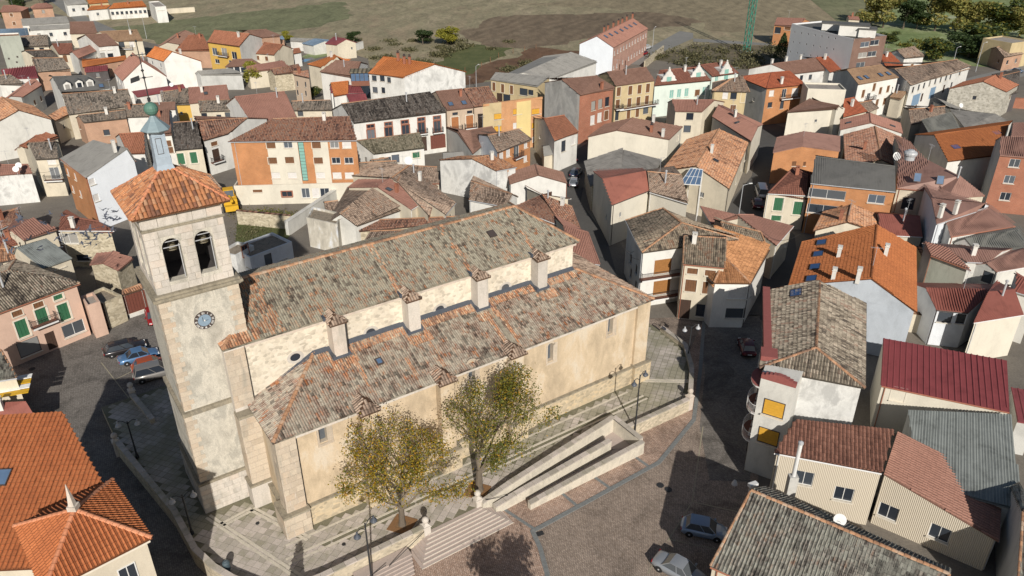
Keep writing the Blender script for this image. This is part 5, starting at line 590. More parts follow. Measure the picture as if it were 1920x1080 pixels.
{"n":"hut","o":0,"P":[[-38.72,97.73],[-37.14,101.24],[-39.87,102.48],[-41.46,98.97]],"R":[[-41.46,98.97],[-39.87,102.48]],"z":2.4,"zr":2.4,"t":"flat","ro":"rubble","wa":"whitepeel","wi":[[0,1.98,1.82,1.2,1.6,"k"]],"label":"brick and white ruined hut with orange framed window"},
{"n":"outbuilding","o":0,"P":[[-47.85,125.62],[-26.67,127.17],[-26.89,130.16],[-48.07,128.61]],"R":[[-48.07,128.61],[-26.89,130.16]],"z":2.2,"zr":2.2,"t":"flat","ro":"oldr","wa":"cream2","wi":[[0,11.98,-0.02,1.4,1.8,"w"],[0,13.71,-0.07,1.2,1.8,"W"],[0,15.26,-0.11,1.6,1.8,"w"],[0,3.88,1.25,1.6,0.5,"b"],[0,8.77,0.28,1.8,1,"k"]],"label":"low cream wall building with white wing under the orange brick block"},
{"n":"apartment_building","P":[[-47.84,126.65],[-26.28,127.53],[-31.09,142.02],[-35.69,140.22]],"R":[[-41.77,133.43],[-28.68,134.78]],"z":10.0,"zr":11.99,"ro":"oldr","wa":"brickor","wm":{"3":"glazed"},"wi":[[0,6.64,8.71,1.5,1.1,"b"],[0,9.5,8.67,1.5,1.1,"w"],[0,14.25,8.61,1.5,1.1,"b"],[0,17.3,8.57,1.5,1.1,"w"],[0,19.37,8.54,1.5,1.1,"W"],[0,6.52,5.97,1.5,1.1,"b"],[0,9.42,6.03,1.5,1.1,"b"],[0,14.29,5.87,1.5,1.1,"b"],[0,17.28,5.82,1.5,1.1,"w"],[0,19.46,5.79,1.5,1.1,"w"],[0,6.68,3.28,1.5,1.1,"W"],[0,9.5,3.24,1.5,1.1,"W"],[0,14.34,3.17,1.5,1.1,"W"],[0,17.18,3.13,1.5,1.1,"W"],[0,19.29,3.1,1.5,1.1,"W"],[0,11.64,2.76,1.0,7,"glass"]],"ch":[[-32.78,133.29,11.69,"w"]],"label":"orange brick four storey apartment block with cream window strips","st":[[0,5.94,11.11,"cream2"],[0,13.52,16.21,"cream2"]]},
{"n":"civic_building","P":[[-38.9,36.04],[-24.25,36.89],[-34.47,47.89],[-41.28,47.23]],"R":[[-41.28,47.23],[-34.47,47.89]],"z":9.4,"zr":13.56,"t":"shed","ro":"terrab","wa":"creamst","sk":[[0,-36.52,42.56,11.69,"w"]],"label":"large civic building with bright orange tile roof, bottom left"},
{"P":[[-57.61,246.0],[-53.62,244.02],[-48.11,247.47],[-53.33,254.0]],"R":[[-55.47,250.0],[-50.86,245.75]],"z":3.5,"zr":4.83,"ro":"maroon","wa":"cream","wi":[[1,4.49,1.7,0.6,0.6,"w"]],"ch":[[-54.18,246.91,4.34,"m"]],"label":"cream villa with maroon roof behind the garden wall at the field edge"},
{"n":"shed","P":[[-66.9,254.3],[-62.56,250.71],[-56.04,256.07],[-60.04,260.42]],"R":[[-63.47,257.36],[-59.3,253.39]],"z":2.0,"zr":2.92,"ro":"bluem","wa":"greywhite","label":"long shed with pale blue roof in the garden beside the maroon villa"},
{"n":"shed","P":[[-71.76,258.61],[-63.64,255.52],[-63.78,258.53],[-72.0,260.82]],"R":[[-72.0,260.82],[-63.78,258.53]],"z":2.0,"zr":2.59,"t":"shed","ro":"fibre","wa":"white","label":"low grey roofed shed at the field edge behind the blue roofed shed"},
{"P":[[-54.52,210.03],[-50.14,206.47],[-44.26,212.19],[-43.4,213.38]],"R":[[-47.57,212.13],[-46.47,210.04]],"z":5.0,"zr":7.02,"ro":"terra","wa":"cream","ch":[[-48.0,210.66,6.67,"w"]],"label":"cream house with steep orange roof strip beside the swimming pool"},
{"P":[[-48.16,196.6],[-38.1,190.1],[-37.45,205.28],[-41.12,203.45]],"R":[[-44.64,200.03],[-37.77,197.69]],"z":6.0,"zr":8.06,"ro":"brown","wa":"whitew","wi":[[0,5.51,1.88,1.0,1.2,"p"],[1,5.41,2.73,0.8,0.9,"b"]],"ch":[[-41.76,196.16,6.97,"m"]],"sk":[[0,-42.43,196.2,6.87,"w"]],"label":"white house with broad brown roof and round roof light"},
{"n":"shed","P":[[-43.38,185.72],[-35.52,185.72],[-36.98,189.27],[-43.81,187.94]],"R":[[-43.81,187.94],[-36.98,189.27]],"z":3.5,"zr":4.55,"t":"shed","ro":"maroon","wa":"white","label":"white shed with dull red metal roof left of the large orange roofed house"},
{"n":"shed","P":[[-38.12,181.04],[-34.12,182.58],[-34.89,184.62],[-39.52,184.41]],"R":[[-39.52,184.41],[-34.89,184.62]],"z":2.5,"zr":3.56,"t":"shed","ro":"maroon","wa":"white","label":"lower dull red metal roof stepping down behind the striped house"},
{"n":"lean_to","P":[[-45.31,193.08],[-40.36,194.61],[-39.08,184.81],[-41.99,182.58]],"R":[[-43.65,187.83],[-39.72,189.71]],"z":3.4,"zr":5.29,"ro":"terra","wa":"white","label":"tiny orange roof between the dull red roof and the broad brown roof"},
{"P":[[-64.16,233.33],[-62.39,235.46],[-64.21,239.32],[-65.64,239.25]],"R":[[-64.9,236.29],[-63.3,237.39]],"z":3.0,"zr":3.8,"ro":"terrad","wa":"white","label":"small porch house with terracotta roof and terrace beside the pool"},
{"P":[[-53.69,61.11],[-47.96,62.56],[-49.38,63.82],[-54.78,63.56]],"R":[[-54.53,62.99],[-49.05,63.53]],"z":2.0,"zr":3.0,"ro":"redrib","wa":"cream","ch":[[-51.13,62.67,2.55,"w"]],"label":"low house with dark ribbed red roof behind the civic building"},
{"n":"lean_to","P":[[-53.93,122.41],[-49.53,124.92],[-52.06,126.27],[-60.11,132.98]],"R":[[-58.34,129.96],[-51.33,125.88]],"z":2.5,"zr":4.39,"ro":"oldt","wa":"stone","label":"low rusty roof peeping out behind the right side of the tower roof"},
{"n":"lean_to","P":[[-69.42,148.6],[-67.65,150.0],[-69.88,154.57],[-71.52,153.78]],"R":[[-70.47,151.19],[-68.76,152.28]],"z":3.5,"zr":4.44,"ro":"terrad","wa":"white","label":"narrow white lean to between the spire houses and the garage house"},
{"n":"shed","P":[[-29.73,115.19],[-27.59,116.53],[-29.17,120.11],[-31.17,119.59]],"R":[[-30.45,117.39],[-28.38,118.32]],"z":2.0,"zr":2.76,"ro":"oldt","wa":"stone","label":"low shed with old tiles in the yard behind the grey diagonal wall"},
{"n":"shed","P":[[-25.67,137.16],[-22.46,138.95],[-24.12,141.45],[-26.94,140.79]],"R":[[-26.3,138.97],[-23.29,140.2]],"z":2.0,"zr":2.62,"ro":"old","wa":"cream","label":"small old tiled shed in the yard behind the white peeling house"},
{"n":"shed","P":[[-12.78,139.31],[-8.85,140.54],[-9.81,143.97],[-13.44,143.3]],"R":[[-13.11,141.31],[-9.33,142.26]],"z":2.5,"zr":3.19,"ro":"fibre","wa":"greywhite","label":"flat topped grey shed filling the gap beside the small brick house"},
{"n":"lean_to","P":[[6.08,141.79],[9.23,143.7],[8.41,148.64],[5.86,147.88]],"R":[[5.97,144.84],[8.82,146.17]],"z":2.5,"zr":3.41,"ro":"fibre","wa":"cream","label":"low tiled lean to beside the stone barn at the street bend"},
{"n":"shed","P":[[-64.38,106.92],[-63.03,108.5],[-64.98,111.26],[-66.38,110.39]],"R":[[-65.38,108.66],[-64.01,109.88]],"z":1.8,"zr":2.44,"ro":"oldo","wa":"stone","label":"little tiled shed in the yard under the ruined gable at left"},
{"n":"outbuilding","P":[[-105.39,225.52],[-101.94,229.09],[-104.75,232.53],[-108.74,231.66]],"R":[[-107.06,228.59],[-103.34,230.81]],"z":2.0,"zr":3.01,"ro":"old","wa":"cream","label":"old tiled outbuilding among the far left houses below the tan roof"}]
BIRDS=[(-47.2, 84.2, 15.3), (-49.1, 86.6, 13.4), (-43.1, 76.1, 17.5), (-47.6, 86.0, 14.2), (-48.4, 87.8, 12.9), (-42.8, 78.0, 17.6), (-32.6, 58.7, 24.9), (-34.5, 62.8, 23.2), (-35.7, 62.2, 22.7), (-47.0, 83.1, 15.1), (-40.3, 71.8, 19.5), (-46.9, 82.5, 15.9), (-45.2, 80.4, 14.4), (-48.4, 81.7, 13.5), (-45.5, 77.2, 15.0), (-32.6, 55.5, 25.0), (-35.7, 58.9, 23.6), (-35.4, 58.9, 23.3), (-35.1, 58.5, 23.2), (-46.5, 76.2, 14.7), (-43.7, 71.8, 16.3), (-37.6, 63.7, 20.8), (-35.2, 59.6, 22.2), (-33.5, 56.0, 24.0), (-31.9, 52.8, 24.3), (-50.2, 78.3, 13.2), (-41.0, 64.1, 20.5), (-41.7, 63.8, 21.4), (-42.6, 68.8, 19.1), (-49.0, 80.2, 14.5), (-43.7, 69.5, 18.6), (-51.8, 80.5, 13.3), (-40.1, 58.4, 25.1), (-41.7, 60.5, 24.1), (-46.1, 70.1, 19.7), (-50.9, 77.8, 16.2), (-35.8, 53.3, 24.7), (-42.9, 63.9, 20.0), (-38.2, 55.9, 24.4), (-35.0, 59.0, 23.9), (-39.9, 68.9, 19.1), (-40.3, 70.9, 17.8), (-46.1, 64.3, 20.4), (-48.1, 67.4, 18.0), (-54.7, 85.1, 14.3), (-50.0, 79.9, 16.3), (-42.4, 60.7, 23.4), (-60.1, 88.0, 12.6)]
GROUND=[('town_ground', [(-347.6, 281.0), (-188.1, 333.4), (-163.5, 314.1), (-134.6, 281.0), (-113.9, 264.1), (-99.1, 281.0), (-72.4, 271.4), (-55.3, 258.0), (-44.7, 245.7), (-37.6, 211.6), (-17.9, 208.6), (-13.0, 211.6), (6.1, 224.1), (21.3, 253.8), (42.2, 245.7), (58.2, 232.4), (82.5, 234.5), (121.1, 258.0), (126.2, 239.6), (150.3, 231.0), (250.0, 224.1), (260, 10), (120, 5), (-120, 5)], -1.03, 'town_ground'), ('green_field', [(-149.8, 300.0), (-76.3, 366.2), (-63.8, 329.4), (-71.9, 302.3), (-85.0, 291.3), (-99.7, 283.0), (-114.6, 265.9), (-132.7, 281.0)], -1.04, 'fieldgreen'), ('ploughed_field', [(-18.0, 209.8), (-9.5, 234.5), (8.8, 264.1), (21.6, 258.0), (21.6, 247.3), (6.1, 224.1), (-13.0, 211.6)], -1.045, 'ploughed'), ('grass_paddock', [(-23.9, 219.0), (-20.9, 255.4), (-14.4, 269.5), (0.9, 262.3), (-9.5, 234.5), (-16.3, 216.4)], -1.04, 'grass'), ('dark_field', [(-19.2, 289.2), (-5.4, 326.7), (59.7, 337.6), (76.6, 314.1), (44.4, 291.3), (23.0, 276.1), (7.0, 262.3), (-10.7, 266.8)], -1.05, 'ploughed2'), ('stubble_field', [(5.8, 358.2), (50.0, 384.8), (134.9, 384.8), (127.7, 326.7), (99.8, 289.2), (71.9, 293.4), (74.0, 321.6), (53.5, 340.4)], -1.045, 'straw'), ('meadow', [(134.5, 352.1), (195.0, 407.4), (475.4, 450.9), (243.6, 217.7), (149.5, 229.6), (125.5, 238.1), (121.9, 258.0), (130.5, 289.2)], -1.04, 'meadow'), ('far_green_strip', [(138.6, 392.1), (199.5, 417.5), (130.5, 289.2), (126.2, 314.1)], -1.038, 'fieldgreen'), ('scrubland', [(41.9, 247.3), (61.2, 269.5), (93.0, 267.7), (85.5, 233.8), (57.9, 231.0)], -1.02, 'scrub'), ('dirt_track', [(63.1, 279.0), (94.8, 267.7), (93.6, 264.1), (61.9, 273.2)], -1.01, 'paleroad'), ('road', [(35.4, 238.1), (44.0, 260.5), (61.2, 293.4), (65.2, 289.2), (63.1, 279.0), (44.5, 249.7), (38.4, 236.7)], -1.0, 'paleroad'), ('road', [(-209.6, 371.1), (-200.9, 371.1), (-168.7, 322.9), (-143.5, 293.4), (-143.9, 285.0), (-164.7, 308.1), (-187.7, 340.4)], -1.0, 'paleroad'), ('road', [(87.8, 182.7), (111.4, 206.9), (131.9, 222.8), (164.6, 244.2), (163.0, 233.8), (128.9, 211.6), (102.7, 189.8), (91.5, 179.5)], -1.0, 'paleroad'), ('street', [(9.9, 149.6), (17.3, 163.0), (12.0, 126.7), (14.9, 113.1), (15.1, 94.3), (17.2, 83.7), (13.1, 86.4), (11.3, 105.3), (9.0, 129.3)], -1.0, 'asphalt'), ('street', [(58.8, 178.1), (62.1, 171.7), (54.5, 149.6), (42.7, 124.3), (45.1, 113.1), (41.1, 98.3), (33.1, 86.4), (30.0, 86.4), (32.7, 95.1), (35.3, 121.9), (45.7, 140.3)], -1.0, 'asphalt'), ('cobbled_street', [(17.6, 86.8), (32.4, 87.7), (29.9, 74.3), (23.3, 56.1), (22.6, 34.7), (15, 15), (-22, 15), (-22, 42), (-16, 50), (10, 70)], -1.0, 'cobble_grey'), ('cobbled_square', [(-64.0, 56.4), (-63.5, 75.4), (-54.7, 84.0), (-50.9, 88.4), (-47.2, 90.6), (-38.8, 74.3), (-38.8, 69.6), (-44.0, 67.7), (-26.6, 47.3), (-15.5, 30.9), (-25.3, 27.5), (-41.9, 27.5)], -1.0, 'cobble_dark'), ('painted_shade_street', [(24.3, 86.6), (32.3, 87.5), (29.7, 74.3), (22.5, 56.1), (18.8, 56.4), (19.6, 64.5), (22.3, 74.3)], -0.99, 'cobble_dark'), ('brick_pavement', [(-17.54, 42.1), (-2.8, 52.79), (-0.65, 56.71), (10.04, 64.11), (18.13, 69.1), (20.09, 75.93), (24.9, 86.7), (21.8, 74.6), (19.2, 65.6), (14.4, 58.9), (6.9, 53.5), (1.8, 49.9), (2.4, 48.0), (2.9, 45.2), (2.5, 40), (0, 30), (-20, 30), (-22, 40)], -0.985, 'cobble_brown'), ('garden_grass', [(-46.8, 123.1), (-36.1, 121.5), (-35.3, 113.1), (-35.9, 107.2), (-42.4, 107.2)], -0.98, 'grass'), ('villa_garden', [(-66.1, 249.2), (-62.6, 262.1), (-56.5, 258.4), (-56.3, 252.6), (-62.7, 243.8)], -1.0, 'meadow'), ('pool_terrace', [(-65.7, 242.7), (-62.8, 248.1), (-60.7, 244.9), (-63.5, 238.5)], -0.98, 'paleroad'), ('swimming_pool', [(-65.2, 242.5), (-63.9, 245.1), (-62.1, 244.2), (-62.9, 241.0)], -0.96, 'poolblue')]  # dark cobble sheet on the east street has shade put into its colour
# ---------------------------------------------------------------- pixel -> ground helper used once to lay out survey points is NOT needed here: all coordinates are metres
def sheet(name,poly,z,mat,kind='structure'):
    if 'field' in name or name in('meadow','grass_paddock','scrubland'):
        rj=random.Random(len(poly)); q=[]
        for i in range(len(poly)):
            a,c=poly[i],poly[(i+1)%len(poly)]; n=max(1,min(60,int(math.dist(a,c)/4)))
            for k in range(n): q.append((a[0]+(c[0]-a[0])*k/n+rj.uniform(-2.2,2.2)*(k>0),a[1]+(c[1]-a[1])*k/n+rj.uniform(-2.2,2.2)*(k>0)))
        poly=q
    b=MB(); n=len(poly); A=sum(poly[i][0]*poly[(i+1)%n][1]-poly[(i+1)%n][0]*poly[i][1] for i in range(n))
    if A<0: poly=poly[::-1]
    b.face([(p[0],p[1],z) for p in poly],mat,[(p[0],p[1]) for p in poly]); o=b.build(name); o['kind']=kind; return o
sheet('ground',[(-2500,-300),(2500,-300),(2500,4500),(-2500,4500)],-1.06,'field')
for nm,poly,z,mt in GROUND: sheet(nm,[tuple(p) for p in poly],z,mt)
# ---------------------------------------------------------------- church (local frame: x along the nave, y to the north, z up)
CA=math.radians(90-55.3); CO=(-17.726,49.748,0.0)
church=thing('church','long stone church with square bell tower, mottled tile roofs and buttresses','church',CO,CA)
def cadd(b,name,parent=None,**k): return b.build(name,parent or church,**k)
def prismc(b,x0,x1,y0,y1,z0,z1,m,skip=''): b.box(((x0+x1)/2,(y0+y1)/2,(z0+z1)/2),(x1-x0,y1-y0,z1-z0),m,skip=skip)
BLK={}
def blockobj(name,parent,c,d,mat):
    k=(round(d[0],1),round(d[1],2),round(d[2],2),mat)
    if k not in BLK:
        b=MB(); b.box((0,0,0),k[:3],mat,skip=''); o=b.build('stone_block'); BLK[k]=o.data; bpy.data.objects.remove(o)
    return obj_of(BLK[k],name,parent,c)
def ashlar(parent,axis,p0,p1,const,z0,z1,rowh,bl,mat,holes=[],proud=.035,name='stone',seed=1,out=-1):
    """blocks on a wall; axis 'x': wall runs in x at y=const, 'y': runs in y at x=const; out=-1 outward to negative"""
    rs=random.Random(seed); nr=max(1,round((z1-z0)/rowh)); rh=(z1-z0)/nr; cnt=0
    for r in range(nr):
        za=z0+rh*r; x=p0; first=True
        while x<p1-.05:
            L=bl*rs.uniform(.7,1.3)*(0.55 if first and r%2 else 1); first=False; x1=min(p1,x+L)
            if p1-x1<.35: x1=p1
            cxm,czm=(x+x1)/2,za+rh/2; segs=[(x,x1)]
            for (h0,h1,hz0,hz1) in holes:
                if za+rh*.9>hz0 and za+rh*.1<hz1:
                    ns=[]
                    for s0,s1 in segs:
                        if s1<=h0 or s0>=h1: ns.append((s0,s1))
                        else:
                            if h0-s0>.2: ns.append((s0,h0))
                            if s1-h1>.2: ns.append((h1,s1))
                    segs=ns
            for s0,s1 in segs:
                w_=round(s1-s0-.03,1) if s1-s0>.3 else s1-s0-.03
                w_=min(w_,s1-s0-.02); pr=proud+rs.uniform(0,.02)
                k=round(w_,2)
                c=((s0+s1)/2,const+out*pr/2,czm) if axis=='x' else (const+out*pr/2,(s0+s1)/2,czm)
                d=(w_,pr,rh-.03) if axis=='x' else (pr,w_,rh-.03)
                kk=(round(d[0],2),round(d[1],2),round(d[2],2),mat)
                if kk not in BLK:
                    b=MB(); b.box((0,0,0),kk[:3],mat); o=b.build('stone_block'); BLK[kk]=o.data; bpy.data.objects.remove(o)
                obj_of(BLK[kk],name,parent,c); cnt+=1
            x=x1
    return cnt
# --- tower
TX0,TX1,TY0,TY1=-6.6,-.5,6.7,12.9
b=MB(); prismc(b,TX0-.35,TX1,TY0-.35,TY1+.3,-1.1,3.25,'lime'); prismc(b,TX0-.15,TX1,TY0-.15,TY1+.12,3.25,10.6,'lime'); prismc(b,TX0,TX1,TY0,TY1,10.6,21.1,'lime')
tower=cadd(b,'bell_tower')
b=MB()   # weathered set-offs and string courses
for zz,pr,th in((3.2,.42,.22),(10.55,.27,.4)):
    x0,x1,y0,y1=TX0-pr,TX1+.05,TY0-pr,TY1+pr
    i=.0
    b.box(((x0+x1)/2,(y0+y1)/2,zz),(x1-x0,y1-y0,th),'ledge'); cadd(b,'string_course',tower); b=MB()
b.box(((TX0+TX1)/2,(TY0+TY1)/2,21.3),(TX1-TX0+.7,TY1-TY0+.7,.22),'ledge'); b.box(((TX0+TX1)/2,(TY0+TY1)/2,21.12),(TX1-TX0+.4,TY1-TY0+.4,.16),'ledge')
b.box(((TX0+TX1)/2,(TY0+TY1)/2,21.5),(TX1-TX0+.35,TY1-TY0+.35,.2),'ledge')
cadd(b,'string_course',tower)
for k,(z0,z1) in enumerate(((3.4,10.3),(10.85,21.0))):   # alternating quoins at the two south corners
    n=int((z1-z0)/.46); off=.15 if k==0 else 0
    for i in range(n):
        zc=z0+(i+.5)*(z1-z0)/n; L=.95 if i%2 else .6; L2=.6 if i%2 else .95
        blockobj('quoin_stone',tower,(TX0-off+L/2-.04,TY0-off+L2/2-.04,zc),(L,L2,.42),'ashlar')
        if k==1: blockobj('quoin_stone',tower,(TX1-L/2+.03,TY0+.3-.04,zc),(L,.6,.42),'ashlar')
ashlar(tower,'x',TX0-.35,TX1,TY0-.35,.0,3.05,.5,.85,'ashlarw',seed=3)
ashlar(tower,'y',TY0-.35,TY1,TX0-.35,.0,3.05,.5,.9,'ashlarw',seed=4)
# belfry: arched openings south and west only, other walls closed to keep it dark
BX0,BX1,BY0,BY1=-6.45,-.65,6.9,12.7
def arch_wall(b,axis,a0,a1,const,th,z0,z1,ops,zs,mat,sgn):
    """ops: [(x0,x1,sill)], zs: springing height"""
    def pt(u,z,d): return (u,const+sgn*d,z) if axis=='x' else (const+sgn*d,u,z)
    def q(u0,u1,za,zb_):
        c=((u0+u1)/2,const+sgn*th/2,(za+zb_)/2) if axis=='x' else (const+sgn*th/2,(u0+u1)/2,(za+zb_)/2)
        d=(u1-u0,th,zb_-za) if axis=='x' else (th,u1-u0,zb_-za); b.box(c,d,mat)
    x=a0
    for (o0,o1,sl) in ops: q(x,o0,z0,z1); x=o1
    q(x,a1,z0,z1)
    for (o0,o1,sl) in ops:
        q(o0,o1,z0,sl); r=(o1-o0)/2; cx=(o0+o1)/2; n=10
        for i in range(n):
            t0,t1=math.pi*i/n,math.pi*(i+1)/n; p0=(cx-r*math.cos(t0),zs+r*math.sin(t0)); p1=(cx-r*math.cos(t1),zs+r*math.sin(t1))
            for d in(0,th): b.face([pt(p0[0],p0[1],d),pt(p1[0],p1[1],d),pt(p1[0],z1,d),pt(p0[0],z1,d)],mat)
            b.face([pt(p0[0],p0[1],0),pt(p1[0],p1[1],0),pt(p1[0],p1[1],th),pt(p0[0],p0[1],th)],mat)
b=MB()
OPX=[(-5.4,-4.05,22.45),(-3.05,-1.7,22.45)]; OPY=[(BY0+1.05,BY0+2.4,22.45),(BY0+3.4,BY0+4.75,22.45)]
arch_wall(b,'x',BX0,BX1,BY0,.75,21.4,27.6,OPX,25.25,'lime',1); arch_wall(b,'x',BX0,BX1,BY1,.75,21.4,27.6,[],25.25,'lime',-1)
arch_wall(b,'y',BY0+.76,BY1-.76,BX0,.75,21.4,27.6,OPY,25.25,'lime',1); arch_wall(b,'y',BY0+.76,BY1-.76,BX1,.75,21.4,27.6,[],25.25,'lime',-1)
b.box(((BX0+BX1)/2,(BY0+BY1)/2,21.7),(BX1-BX0-1.6,BY1-BY0-1.6,.3),'dark'); b.box(((BX0+BX1)/2,BY1-.8,24.5),(BX1-BX0-1.55,.06,5.6),'dark'); b.box((BX1-.8,(BY0+BY1)/2,24.5),(.06,BY1-BY0-1.55,5.6),'dark'); b.box(((BX0+BX1)/2,(BY0+BY1)/2,27.5),(BX1-BX0-.2,BY1-BY0-.2,.2),'wood_dark')  # near-black floor and back panels paint the shade inside the belfry
belf=cadd(b,'belfry',tower)
hX=[(o[0]-.02,o[1]+.02,22.45,25.3) for o in OPX]+[(o[0]+.02,o[1]-.02,25.25,26.1) for o in OPX]
hY=[(o[0]-.02,o[1]+.02,22.45,25.3) for o in OPY]+[(o[0]+.02,o[1]-.02,25.25,26.1) for o in OPY]
ashlar(tower,'x',BX0,BX1,BY0,21.6,26.7,.57,1.05,'ashlarw',hX,seed=11,name='ashlar_stone')
ashlar(tower,'y',BY0,BY1,BX0,21.6,26.7,.57,1.05,'ashlarw',hY,seed=12,name='ashlar_stone')
ashlar(tower,'x',BX0,BX1,BY0,27.0,27.75,.75,1.3,'ashlarw',[],seed=13,name='ashlar_stone',proud=.06)
ashlar(tower,'y',BY0,BY1,BX0,27.0,27.75,.75,1.3,'ashlarw',[],seed=14,name='ashlar_stone',proud=.06)
b=MB(); b.box(((BX0+BX1)/2,(BY0+BY1)/2,26.85),(BX1-BX0+.22,BY1-BY0+.22,.16),'ledge'); b.box(((BX0+BX1)/2,(BY0+BY1)/2,27.95),(BX1-BX0+.5,BY1-BY0+.5,.28),'ashlarw'); cadd(b,'cornice',tower)
for i,o in enumerate(OPX):    # white bars and the wood jambs in the arches
    for zz in(25.15,25.6):
        b=MB(); b.box(((o[0]+o[1])/2,BY0+.25,zz),(o[1]-o[0],.05,.06),'steel'); cadd(b,'bar',belf)
    b=MB(); b.box((o[1]-.1,BY0+.3,23.85),(.06,.06,2.8),'steel'); cadd(b,'post',belf)
# tower roof: pyramid of individually laid tiles
RX0,RX1,RY0,RY1,RZ=-7.05,-.05,6.3,13.3,28.1; RC=(-3.55,9.8); RA=30.75
corn=[(RX0,RY0,RZ),(RX1,RY0,RZ),(RX1,RY1,RZ),(RX0,RY1,RZ)]; apx=(RC[0],RC[1],RA)
b=MB()
for i in range(4): b.slab([corn[i],corn[(i+1)%4],apx],.12,'tower')
troof=cadd(b,'tower_roof',tower)
def tile_objects(parent,poly,mat,seed,limit,pw=.29,cl=.5,am=.10):
    """individual barrel tiles as parts (shared mesh), returns number"""
    key='bt'+mat
    if key not in BLK:
        t=MB(); Q=[];UVq=[]; n=5; w=pw*.5
        for i in range(n):
            a0,a1=math.pi*i/n,math.pi*(i+1)/n
            f=lambda a,y,s_: (math.cos(a)*w*.92*s_,y,math.sin(a)*am*s_+(.045 if y<cl*.5 else .0))
            Q.append([f(a0,0,1.08),f(a1,0,1.08),f(a1,cl*1.08,.92),f(a0,cl*1.08,.92)]); UVq.append([(0,0)]*4)
        t.quads(np.array(Q,float),np.array(UVq,float),mat); o=t.build('roof_tile',smooth=True); BLK[key]=o.data; bpy.data.objects.remove(o)
    P=[Vector(p) for p in poly]; U=(P[1]-P[0]).normalized(); N=(P[1]-P[0]).cross(P[2]-P[0]).normalized()
    if N.z<0: N=-N
    Vd=N.cross(U)
    if Vd.z<0: Vd=-Vd; U=-U
    q=[((p-P[0]).dot(U),(p-P[0]).dot(Vd)) for p in P]; u0=min(a[0] for a in q); u1=max(a[0] for a in q); nc=int((u1-u0)/pw); rs=random.Random(seed); c=0
    M0=Matrix((U,Vd,N)).transposed()
    for k in range(nc):
        u=u0+(k+.5)*(u1-u0)/nc; ys=[]
        for i in range(len(q)):
            (a,b_),(cc,d)=q[i],q[(i+1)%len(q)]
            if (a-u)*(cc-u)<=0 and abs(a-cc)>1e-9: ys.append(b_+(d-b_)*(u-a)/(cc-a))
        if len(ys)<2: continue
        v=min(ys)-.08; e=max(ys)-.1
        while v<e-.15 and c<limit:
            o=bpy.data.objects.new('roof_tile',BLK[key]); COL.objects.link(o); o.parent=parent
            R=M0@Matrix.Rotation(rs.uniform(-.05,.05),3,'Z'); M=R.to_4x4(); M.translation=P[0]+U*(u+rs.uniform(-.015,.015))+Vd*v+N*(.0+rs.uniform(0,.02)); o.matrix_local=M; c+=1; v+=cl*rs.uniform(.96,1.04)
    return c
m=NT('roof_towerobj'); Pn=m.pos(); oi=m.n('ShaderNodeObjectInfo').outputs['Random']; nn=m.noise(Pn,1.1,3,.6); f=m.math('ADD',m.math('MULTIPLY',oi,.75),m.math('MULTIPLY',nn,.3))
cc=m.ramp(f,[(.08,RGB(.09,.065,.055)),(.25,RGB(.27,.12,.07)),(.45,RGB(.42,.18,.085)),(.7,RGB(.50,.22,.10)),(.9,RGB(.44,.27,.17))]); m.col(m.mix(1.0,cc,m.ramp(m.noise(Pn,9,2,.7),[(.25,.7),(.75,1.15)]),'MULTIPLY')); MATS['towerobj']=m.m
b=MB()
tile_objects(troof,[corn[0],corn[1],apx],'towerobj',5,190)
tile_objects(troof,[corn[3],corn[0],apx],'towerobj',6,110)
for i,(c0,c1) in enumerate(((corn[1],corn[2]),(corn[2],corn[3]))): tile_slope(b,[c0,c1,apx],'barrel','tower',0,50+i)
# what the 110 limit leaves uncovered on the west face
tile_slope(b,[corn[3],corn[0],apx],'barrel','tower',0,61,.5)
for i in range(4): cap_row(b,corn[i],apx,'ridgeor' if 'ridgeor' in MATS else 'tower',0,.13,i+3)
cadd(b,'tile_layer',troof,smooth=True,kind='stuff')
# lantern, cap, ball and weather cross
LX,LY=RC
b=MB(); b.lathe((LX,LY,0),[(.95,30.35),(.78,30.75),(.72,31.6),(.66,33.0),(.66,33.25)],'lead_blue',4,sq=True)
for zz in(31.3,32.1,32.9): b.lathe((LX,LY,0),[(.74-.03*(zz-31.3),zz),(.75-.03*(zz-31.3),zz+.03),(.73-.03*(zz-31.3),zz+.05)],'lead_blue',4,sq=True)
b.box((LX-.08,LY-.53,32.2),(.42,.04,1.2),'frame_dark',skip='b'); b.box((LX-.08,LY-.545,32.2),(.36,.03,1.12),'lead_blue',skip='b')
lan=cadd(b,'lantern',tower)
b=MB(); b.lathe((LX,LY,0),[(.62,33.15),(1.0,33.3),(1.06,33.38),(.98,33.48),(.75,33.72),(.45,34.0),(.22,34.3),(.14,34.45)],'lead_cap',8); cadd(b,'lantern_cap',lan)
b=MB(); b.lathe((LX,LY,34.85),[(.02,-.5)]+[(.5*math.cos(a),.5*math.sin(a)) for a in [-1.3,-1,-.6,-.2,.2,.6,1,1.3]]+[(.02,.5)],'copper_green',16); cadd(b,'copper_ball',lan,smooth=True)
b=MB(); b.tube((LX,LY,35.3),(LX,LY,39.6),.045,.03,'iron',6); b.tube((LX-.5,LY,38.7),(LX+.45,LY,38.7),.03,.03,'iron',5); b.lathe((LX,LY,37.6),[(.02,-.12),(.12,0),(.02,.12)],'iron',8); b.lathe((LX,LY,37.1),[(.02,-.1),(.16,0),(.02,.1)],'iron',8)
b.face([(LX-.9,LY,37.15),(LX-.3,LY,37.3),(LX-.3,LY,36.95),(LX-.95,LY,36.8)],'iron'); b.tube((LX-.3,LY,37.1),(LX+.6,LY,37.1),.025,.025,'iron',5)
for dx in(-.5,.45): b.lathe((LX+dx,LY,38.7),[(.02,-.08),(.08,0),(.02,.08)],'iron',6)
